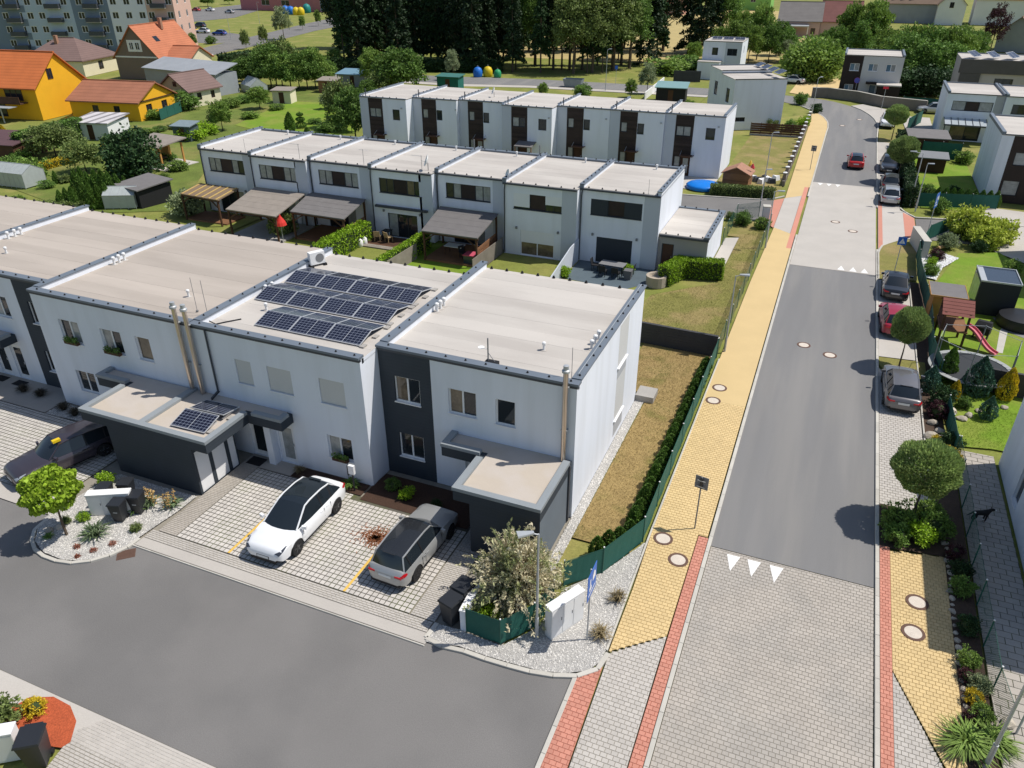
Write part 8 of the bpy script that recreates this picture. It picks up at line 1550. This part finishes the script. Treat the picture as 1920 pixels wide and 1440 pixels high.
for k, (px, py) in enumerate(((676, 463), (684, 459))): t = thing('paper_sack', ('white sack leaning by the leafy hedge', 'white and red sack leaning by the leafy hedge')[k], 'sack', (*g(px, py), .03), k); part(MB().lathe((0, 0, 0), [(.2, 0), (.26, .1), (.24, .5), (.1, .65)], 8), 'bag', white_plastic, t, 40)
# corner garden: shed, tarp pool, clutter
t = thing('garden_shed', 'brown wooden shed with gable roof in the corner garden', 'shed', (-1.35, 56.6, 0), R(-4))
for k in range(7): part(MB().box(-1.3, 1.3, -1.0, 1.0, k * .2, k * .2 + .192), 'wall_board', wood_mid, t)
part(MB().add([(-1.3, -1.0, 1.4), (1.3, -1.0, 1.4), (0, -1.0, 2.0)], [(0, 1, 2)]), 'gable', wood_mid, t)
for sg in (1, -1): part(MB().add([(0, -1.2, 2.04), (sg * 1.5, -1.2, 1.34), (sg * 1.5, 1.2, 1.34), (0, 1.2, 2.04), (0, -1.2, 2.12), (sg * 1.5, -1.2, 1.42), (sg * 1.5, 1.2, 1.42), (0, 1.2, 2.12)], [(3,2,1,0),(4,5,6,7),(0,1,5,4),(1,2,6,5),(2,3,7,6),(3,0,4,7)]), 'roof_slope', M('felt_copper', (.36, .19, .125), .85, .08, 2, .1, 20), t)
t = thing('paddling_pool', 'bright blue tarpaulin covered pool by the lane hedge', 'pool', (*g(1318, 352), .03)); q = np.random.default_rng(2)
part(MB().lathe((0, 0, 0), [(1.7, 0), (1.75, .25), (1.55, .42), (1.0, .5), (.2, .62)], 14), 'tarpaulin', M('tarp_blue', (.01, .20, .68), .35, .08, 3, 0), t, 60)
for k, (px, py, c_, lb) in enumerate(((1408, 333, 'brightred', 'small red toy windmill by the shed'), (1404, 326, 'yellow', 'small yellow toy windmill by the shed'))): t = thing('garden_toy', lb, 'toy', (*g(px, py), .03)); part(MB().cyl((0, 0, 0), (0, 0, .8), .03, 6), 'stick', galv, t); part(MB().lathe((0, 0, .7), [(.05, 0), (.28, .3), (.05, .75)], 8), 'vane', P_[c_], t)
for k in range(7):
    px, py = 1412 + k * 7, 338 + (k % 3) * 3; t = thing('garden_clutter', 'piece of stacked building rubbish behind the wooden shed', 'rubbish', (*g(px, py), .03), k * .7, 'rubbish pieces behind the shed'); part(MB().add([(-.4, -.3, 0), (.45, -.25, 0), (.35, .3, 0), (-.35, .32, 0), (-.3, -.2, .4), (.3, -.22, .55), (.28, .2, .45), (-.28, .22, .5)], [(3,2,1,0),(4,5,6,7),(0,1,5,4),(1,2,6,5),(2,3,7,6),(3,0,4,7)]), 'bundle', black_plastic if k % 2 else white_plastic, t)
# --- trampoline, play tower, garden office, pool on the east side
t = thing('trampoline', 'round dark trampoline with net poles and grey rim', 'trampoline', (16.75, 20.0, 0)); part(MB().lathe((0, 0, .66), [(1.9, 0), (1.9, .015), (.1, .02)], 32), 'mat', M('tramp_mat', (.035, .038, .042), .7, .05, 2, 0), t)
mb = MB(); N_ = 32
for i in range(N_): a = i * 2 * math.pi / N_; mb.bar((2.05 * math.cos(a), 2.05 * math.sin(a), .69), (2.05 * math.cos(a + .2), 2.05 * math.sin(a + .2), .69), .3, .04)
part(mb, 'edge_pad', M('tramp_pad', (.33, .34, .33), .7, .05, 2, 0), t)
for i in range(6): a = i * math.pi / 3 + .3; part(MB().cyl((2.15 * math.cos(a), 2.15 * math.sin(a), 0), (2.15 * math.cos(a), 2.15 * math.sin(a), 2.5), .03, 6), 'net_pole', galv_dk, t); part(MB().bar((2.15 * math.cos(a), 2.15 * math.sin(a), 2.45), (2.15 * math.cos(a + math.pi / 3), 2.15 * math.sin(a + math.pi / 3), 2.45), .02), 'net_rope', galv, t)
t = thing('play_tower', 'wooden play tower with dark red shingle roof and pink slide', 'play tower', (15.95, 24.6, 0), R(0))
for sx in (-.65, .65):
    for sy in (-1.0, 1.0): part(MB().box(sx - .06, sx + .06, sy - .06, sy + .06, 0, 2.4), 'post', wood_dark, t)
part(MB().box(-.75, .75, -1.1, 1.1, 1.2, 1.3), 'platform', wood_mid, t)
for k in range(4): part(MB().box(-.72, -.66, -1.0, 1.0, 1.4 + k * .16, 1.53 + k * .16), 'rail_board', wood_dark, t)
for k in range(5):
    f0, f1 = k / 5, (k + 1) / 5 + .02; part(MB().add([(-.85, -1.25 + f0 * 1.3, 2.3 + f0 * .6), (.85, -1.25 + f0 * 1.3, 2.3 + f0 * .6), (.85, -1.25 + f1 * 1.3, 2.3 + f1 * .6 - .02), (-.85, -1.25 + f1 * 1.3, 2.3 + f1 * .6 - .02)], [(0, 1, 2, 3)]), 'shingle_row', shingle_red, t)
part(MB().add([(-.85, 1.3, 2.3), (.85, 1.3, 2.3), (.85, .05, 2.9), (-.85, .05, 2.9)], [(0, 1, 2, 3)]), 'roof_back', shingle_red, t)
sl = MB(); P3 = [Vector((.8 + f * 1.75, .2 - f * 1.2, 1.25 - 1.1 * f + .12 * math.sin(f * 6.28))) for f in [i / 8 for i in range(9)]]
for a, b in zip(P3[:-1], P3[1:]): sl.bar(a, b, .42, .03); n_ = Vector((-(b - a).y, (b - a).x, 0)).normalized() * .2; sl.bar(a + n_ + Vector((0, 0, .06)), b + n_ + Vector((0, 0, .06)), .04, .14); sl.bar(a - n_ + Vector((0, 0, .06)), b - n_ + Vector((0, 0, .06)), .04, .14)
part(sl, 'slide', M('slide_pink', (.60, .16, .20), .4, .06, 2, 0), t)
t = thing('play_house', 'small garden house with flat grey felt roof beside the play tower', 'shed', (15.85, 28.5, 0)); part(MB().box(-.85, .85, -1.0, 1.0, 0, 1.9), 'wall', wood_honey, t); part(MB().box(-1.05, 1.05, -1.25, 1.25, 1.9, 1.98), 'roof', shingle, t); part(MB().box(-1.08, 1.08, -1.29, -1.255, 1.86, 2.0).box(-1.08, -1.055, -1.25, 1.29, 1.86, 2.0).box(1.055, 1.08, -1.25, 1.29, 1.86, 2.0), 'fascia', wood_honey, t)
t = thing('garden_office', 'dark cube shed with glass blue roof panel', 'shed', (18.95, 31.4, 0)); part(MB().box(-1.15, 1.15, -1.4, 1.5, 0, 2.3), 'wall', M('office_black', (.02, .024, .03), .6, .04, 2, 0), t); part(MB().box(-1.12, 1.12, -1.35, 1.45, 2.3, 2.34), 'roof_panel', M('office_roof', (.045, .06, .085), .25, .05, 2, 0), t); part(MB().box(-1.18, 1.18, -1.43, -1.36, 2.3, 2.4).box(-1.18, 1.18, 1.46, 1.53, 2.3, 2.4).box(-1.18, -1.13, -1.36, 1.46, 2.3, 2.4).box(1.13, 1.18, -1.36, 1.46, 2.3, 2.4), 'roof_rim', galv, t); part(MB().box(-1.17, -1.152, -1.2, 1.3, .2, 2.15), 'glass_door', pane_curtain, t); part(MB().box(-1.12, -.8, -1.35, 1.45, 2.341, 2.346), 'roof_strip', galv, t)
t = thing('hot_tub', 'low black round tub covered with a tarpaulin', 'tub', (20.4, 28.9, .05)); part(MB().lathe((0, 0, 0), [(1.3, 0), (1.38, .3), (1.3, .7), (.9, .8), (.1, .85)], 20), 'cover', M('tub_black', (.02, .021, .024), .45, .08, 2, 0), t, 50)
t = thing('kettle_grill', 'dark box grill on the lawn behind the slide', 'grill', (17.9, 26.0, .05), R(-20)); part(MB().box(-.45, .45, -.3, .3, .35, .8), 'body', rubber, t); part(MB().add([(-.45, -.3, .8), (.45, -.3, .8), (.45, .3, .8), (-.45, .3, .8), (-.4, .0, 1.1), (.4, .0, 1.1), (.4, .28, 1.1), (-.4, .28, 1.1)], [(4,5,6,7),(0,1,5,4),(1,2,6,5),(2,3,7,6),(3,0,4,7)]), 'hood', rubber, t); part(MB().box(-.4, -.35, -.25, .25, 0, .35).box(.35, .4, -.25, .25, 0, .35), 'stand', rubber, t)
sheet('garden_slab_path', [(18.6, 24.2), (18.95, 24.2), (19.6, 27.5), (20.8, 30.5), (20.4, 30.7), (19.2, 27.7)], .05, kerb_m); sheet('patio_slabs', [(19.0, 29.8), (22.5, 29.0), (24, 30), (24, 27), (21, 26.6), (19.4, 27.8)], .052, M('patio_grey', (.22, .22, .215), .9, .06, 1, .05, 20))
t = thing('log', 'pale log lying on the gravel garden', 'log', (16.9, 43.3, .05), R(55)); part(MB().cyl((-.7, 0, .15), (.7, 0, .15), .15, 10), 'wood', M('log_pale', (.50, .32, .16), .85, .1, 3, .1, 20), t, 40)
# rocks
RK = []
def rock(x, y, s, label, z=.05, group='border rocks'):
    if not RK:
        for k in range(3):
            q = np.random.default_rng(80 + k); bm = bmesh.new(); bmesh.ops.create_icosphere(bm, subdivisions=2, radius=1)
            nn = q.normal(0, 1, (6, 3))
            for v in bm.verts:
                f = 1 + .12 * math.sin(3 * v.co.x + k) + .10 * math.sin(4 * v.co.y + 2 * k) + q.normal(0, .05)
                v.co = Vector((v.co.x * f, v.co.y * f * .75, max(v.co.z * f * .6, -.2)))
            me = bpy.data.meshes.new('rock'); bm.to_mesh(me); bm.free(); me.materials.append(stone_m); RK.append(me)
    o = bpy.data.objects.new('rock', RK[rnd.randrange(3)]); COL.objects.link(o); o.location = (x, y, z + s * .15); o.rotation_euler = (0, 0, rnd.uniform(0, 6)); o.scale = (s, s, s * rnd.uniform(.7, 1.1)); tag(o, label, 'rock', group)
for x, y, s in ((14.5, 12.6, .42), (14.85, 12.1, .5), (14.35, 11.7, .3), (14.6, 14.0, .3), (14.9, 13.3, .28), (14.4, 18.0, .25), (16.0, 15.0, .3), (16.4, 15.5, .26), (15.6, 15.6, .3), (17.6, 16.9, .26), (18.2, 17.1, .22), (16.9, 16.2, .24)): rock(x, y, s, 'pale border rock near the graphite hatchback', .05, 'border rocks near the graphite hatchback')
for k in range(26): rock(14.58 + rnd.uniform(-.05, .08), 4.2 - k * .36, rnd.uniform(.09, .16), 'small edging stone between east pavement and flower bed', .05, 'edging stones of the flower bed')
for x, y, s, lb in ((15.35, -4.6, .28, 'rounded rock at the wire fence end'), (15.75, -4.3, .26, 'rounded rock beside the street sign post'), (15.3, -5.0, .18, 'small rock by the juniper'), (-19.8, -9.2, .22, 'dark rock under the maple'), (-19.6, -8.9, .2, 'dark rock beside the maple trunk')): rock(x, y, s, lb)
for x, y, s in ((-17.9, -9.5, .16), (-17.1, -9.4, .16), (-16.7, -8.8, .17), (-17.4, -9.9, .12)):
    t = thing('dry_plant', 'brown dried cushion plant on the white gravel island', 'plant', (x, y, .06), 0, 'dried cushions on the gravel island'); q = np.random.default_rng(int(x * -10)); d = rdir(q, 160); d[:, 2] = abs(d[:, 2]); link_mesh('twigs', leaf_mesh('twigs', d * s * q.random((160, 1)) ** .4, d, .12, .02, q), M('twig_rust', (.28, .10, .06), .9, .1, 3, 0, island=.4), t, None, False)
q = np.random.default_rng(6); mb = MB()
for k in range(700): a = q.uniform(0, 6.28); r_ = abs(q.normal(0, .38)); x, y = -7.0 + r_ * math.cos(a) * 1.3, -4.35 + r_ * math.sin(a); mb.mbox(Matrix.Translation((x, y, .062)) @ Matrix.Rotation(q.uniform(0, 3), 4, 'Z'), .10, .022, .012)
tag(mb.build('bark_chips', M('bark_chip', (.30, .115, .05), .9, .1, 3, 0, island=.4)), 'heap of orange bark chips spilled on the driveway', 'bark chips', None, 'stuff')
t = thing('bollard', 'short leaning brown marker post in the paved bay', 'post', (12.95, 8.9, .05)); part(MB().bar((0, 0, 0), (.05, .25, .75), .06), 'stake', M('stake_red', (.16, .05, .045), .8, .1, 3, 0), t)
# potted plants on window sills
for x0, x1, y, z, lb in ((-26.5, -25.6, -1.30, 3.96, 'flower box on the upper window nearest the charcoal strip'), (-23.8, -22.8, -1.30, 3.93, 'flower box on the upper window between two others'), (-10.9, -10.1, -1.35, 1.06, 'flower box on the ground floor window of the solar house')):
    t = thing('flower_box', lb, 'flower box', ((x0 + x1) / 2, y - .12, z), 0, 'flower boxes on window sills'); w = x1 - x0; part(MB().box(-w / 2, w / 2, -.09, .09, 0, .16), 'box', wood_dark, t); q = np.random.default_rng(int(z * 9)); C = np.stack([q.uniform(-w / 2, w / 2, 260), q.uniform(-.14, .1, 260), q.uniform(.12, .38, 260)], 1); link_mesh('flowers', leaf_mesh('flowers', C, np.tile([0, 0, .5], (260, 1)), .09, .06, q), lf_mid, t, None, False)
# village garden structures
def shed(label, c, lx, ly, rz, h, wallm, roofm, slope=.35, over=.25, name='garden_shed'):
    t = thing(name, label, 'shed', (c[0], c[1], 0), rz, 'garden sheds of the village'); part(MB().box(-lx / 2, lx / 2, -ly / 2, ly / 2, 0, h), 'wall', wallm, t)
    a, b = lx / 2 + over, ly / 2 + over; part(MB().add([(-a, -b, h), (a, -b, h), (a, b, h + slope), (-a, b, h + slope), (-a, -b, h + .1), (a, -b, h + .1), (a, b, h + slope + .1), (-a, b, h + slope + .1)], [(3,2,1,0),(4,5,6,7),(0,1,5,4),(1,2,6,5),(2,3,7,6),(3,0,4,7)]), 'roof', roofm, t); part(MB().box(-.4, .4, -ly / 2 - .03, -ly / 2 - .002, .05, min(1.9, h - .2)), 'door', wood_dark, t); return t
shed('white garden shed with red edged striped roof by the yellow houses', (-82.0, 50.0), 5.0, 4.6, R(14), 2.1, white_wall, M('roof_stripe', (.55, .52, .52), .8, .1, 1, .1, 6, seam=(0, 1.6, .3, .55)), .4); shed('dark shed with grey roof among the thujas', (-53.4, 29.2), 3.6, 3.4, R(-12), 1.7, rubber, shingle, .3); shed('dark brown roofed shed at the picture edge', g(15, 290), 7, 5, R(10), 1.7, wood_dark, M('felt_wine', (.10, .055, .06), .85, .1, 1, .1, 20), .5); shed('small grey shed with slate roof by the vegetable plot', g(352, 262), 2.4, 2.0, R(10), 1.8, M('slate_blue', (.07, .095, .11), .6, .1, 2, .05, 20), M('slate_top', (.20, .25, .27), .6, .08, 2, .05, 20), .3); shed('brown garden shed at the thicket', g(620, 172), 3.2, 2.4, R(10), 1.9, wood_mid, M('felt_tan', (0, 0, 0)), .3); shed('cream garden shed on the orchard lawn', g(535, 192), 3.0, 2.4, R(15), 1.9, M('wall_cream', (0, 0, 0)), M('felt_tan', (0, 0, 0)), .2); shed('blue metal roofed shed behind the broad tree', g(670, 160), 6, 3.5, R(5), 2.0, grey_wall, M('roof_blue', (.16, .28, .36), .5, .05, 1, 0), .5); shed('teal garden shed behind the back row', g(845, 168), 4.0, 2.5, R(3), 2.2, M('teal_wall', (.02, .14, .12), .8, .1, 1, .1, 15), M('teal_roof', (.05, .16, .14), .7, .1, 1, 0), .2); shed('dark shed with teal metal roof behind the last back row house', g(1258, 190), 4.6, 3.0, R(5), 2.2, rubber, M('roof_teal', (.20, .33, .33), .5, .05, 1, 0), .5); shed('grey flat shed near the wire fence of the glass canopy house', (17.0, 78.6), 4.0, 3.4, R(4), 2.2, wood_dark, shingle, .3); shed('low dark pavilion on the lush lawn', (17.3, 70.8), 2.6, 2.2, R(0), 1.5, wood_dark, galv_dk, .2)
gz = thing('gazebo', 'wooden gazebo with brown roof and honey coloured posts', 'gazebo', (-63.8, 41.5, 0), R(-6), 'garden sheds of the village')
for sx in (-2.2, 2.2):
    for sy in (-1.5, 1.5): part(MB().box(sx - .09, sx + .09, sy - .09, sy + .09, 0, 2.3), 'post', wood_honey, gz)
part(MB().add([(-2.7, -2.0, 2.3), (2.7, -2.0, 2.3), (2.7, 2.0, 2.7), (-2.7, 2.0, 2.7), (-2.7, -2.0, 2.42), (2.7, -2.0, 2.42), (2.7, 2.0, 2.82), (-2.7, 2.0, 2.82)], [(3,2,1,0),(4,5,6,7),(0,1,5,4),(1,2,6,5),(2,3,7,6),(3,0,4,7)]), 'roof', M('felt_tan', (0, 0, 0)), gz); part(MB().box(-2.2, 0.2, 1.2, 1.5, 0, 2.0), 'wall', wood_honey, gz); part(MB().box(-.9, .9, -.4, .4, .7, .76), 'table', wood_dark, gz); part(MB().box(-3, 3.5, -2.4, 2.4, .0, .06), 'floor', pave_light, gz)
gl = M('poly_sheet', (.52, .56, .54), .25, .08, 2, 0, spec=.5, trans=.25)
def greenhouse(label, x, y, rz, L, w, h, hr):
    t = thing('greenhouse', label, 'greenhouse', (x, y, 0), rz, 'greenhouses'); n = max(3, round(L / .7))
    for sg in (1, -1):
        for k in range(n):
            a, b = -L / 2 + k * L / n + .02, -L / 2 + (k + 1) * L / n - .02
            part(MB().add([(a, sg * w / 2, .1), (b, sg * w / 2, .1), (b, sg * w / 2, h), (a, sg * w / 2, h)], [(0, 1, 2, 3)]), 'pane', gl, t); part(MB().add([(a, sg * w / 2, h), (b, sg * w / 2, h), (b, 0, hr), (a, 0, hr)], [(0, 1, 2, 3)]), 'pane', gl, t)
        part(MB().bar((-L / 2, sg * w / 2, h), (L / 2, sg * w / 2, h), .05), 'rail', galv, t)
        part(MB().add([(sg * L / 2, -w / 2, .1), (sg * L / 2, w / 2, .1), (sg * L / 2, w / 2, h), (sg * L / 2, 0, hr), (sg * L / 2, -w / 2, h)], [(0, 1, 2, 3, 4)]), 'end_pane', gl, t)
    part(MB().bar((-L / 2, 0, hr), (L / 2, 0, hr), .06), 'ridge', galv, t)
    for k in range(n + 1):
        a = -L / 2 + k * L / n
        for sg in (1, -1): part(MB().bar((a, sg * w / 2, 0), (a, sg * w / 2, h), .04).bar((a, sg * w / 2, h), (a, 0, hr), .04), 'frame_rib', galv, t)
    return t
greenhouse('long greenhouse at the picture edge beside the rusty shrubs', -70.7, 29.0, R(3), 4.6, 2.6, 1.5, 2.2); greenhouse('small greenhouse with open roof vents behind the near roof', -54.2, 27.3, R(25), 2.9, 2.2, 1.3, 1.9); greenhouse('tilted glass cold frame greenhouse by the thicket', *g(478, 172), R(-30), 4.5, 3.0, 1.2, 2.4)
# --- the dog on the side path
dg = thing('dog', 'black dog with white muzzle standing on the shaded side path', 'dog', (15.95, 6.3, .05), R(20))
V = [(0, 0, .44), (.22, 0, .45), (-.22, 0, .44), (.33, 0, .56), (.42, 0, .63), (.54, 0, .60), (.24, .075, .40), (.25, .085, .22), (.25, .085, .04), (.24, -.075, .40), (.23, -.085, .22), (.22, -.085, .04), (-.22, .075, .40), (-.17, .085, .26), (-.26, .085, .15), (-.23, .085, .04), (-.22, -.075, .40), (-.19, -.085, .26), (-.28, -.085, .15), (-.25, -.085, .04), (-.34, 0, .46), (-.48, 0, .36), (-.56, 0, .30)]
Ed = [(0, 1), (0, 2), (1, 3), (3, 4), (4, 5), (1, 6), (6, 7), (7, 8), (1, 9), (9, 10), (10, 11), (2, 12), (12, 13), (13, 14), (14, 15), (2, 16), (16, 17), (17, 18), (18, 19), (2, 20), (20, 21), (21, 22)]
Rd = [.115, .13, .10, .075, .075, .035, .06, .035, .03, .06, .035, .03, .075, .05, .03, .03, .075, .05, .03, .03, .04, .025, .015]
me = bpy.data.meshes.new('dog_body'); me.from_pydata(V, Ed, []); me.update(); do = bpy.data.objects.new('body', me); COL.objects.link(do); do.parent = dg
sk = do.modifiers.new('skin', 'SKIN'); ss = do.modifiers.new('sub', 'SUBSURF'); ss.levels = 2; ss.render_levels = 2
for i, r_ in enumerate(Rd): me.skin_vertices[0].data[i].radius = (r_, r_)
me.skin_vertices[0].data[0].use_root = True
do.data.materials.append(M('fur_black', (.016, .015, .015), .8, .1, 8, .1, 60)); bpy.context.view_layer.update()
for sg in (1, -1): part(MB().add([(.40, sg * .03, .69), (.44, sg * .07, .67), (.39, sg * .09, .62), (.38, sg * .055, .75)], [(0, 1, 3), (1, 2, 3), (2, 0, 3), (0, 2, 1)]), 'ear', M('fur_black', (0, 0, 0)), dg)
mz = part(MB().lathe((0, 0, 0), [(.02, 0), (.04, .02), (.032, .08), (.01, .10)], 8), 'muzzle', white_plastic, dg, 60); mz.location = (.50, 0, .60); mz.rotation_euler = (0, R(100), 0)
part(MB().box(.20, .28, -.09, -.06, .03, .08).box(.2, .28, .06, .1, .02, .07), 'paw', white_plastic, dg)
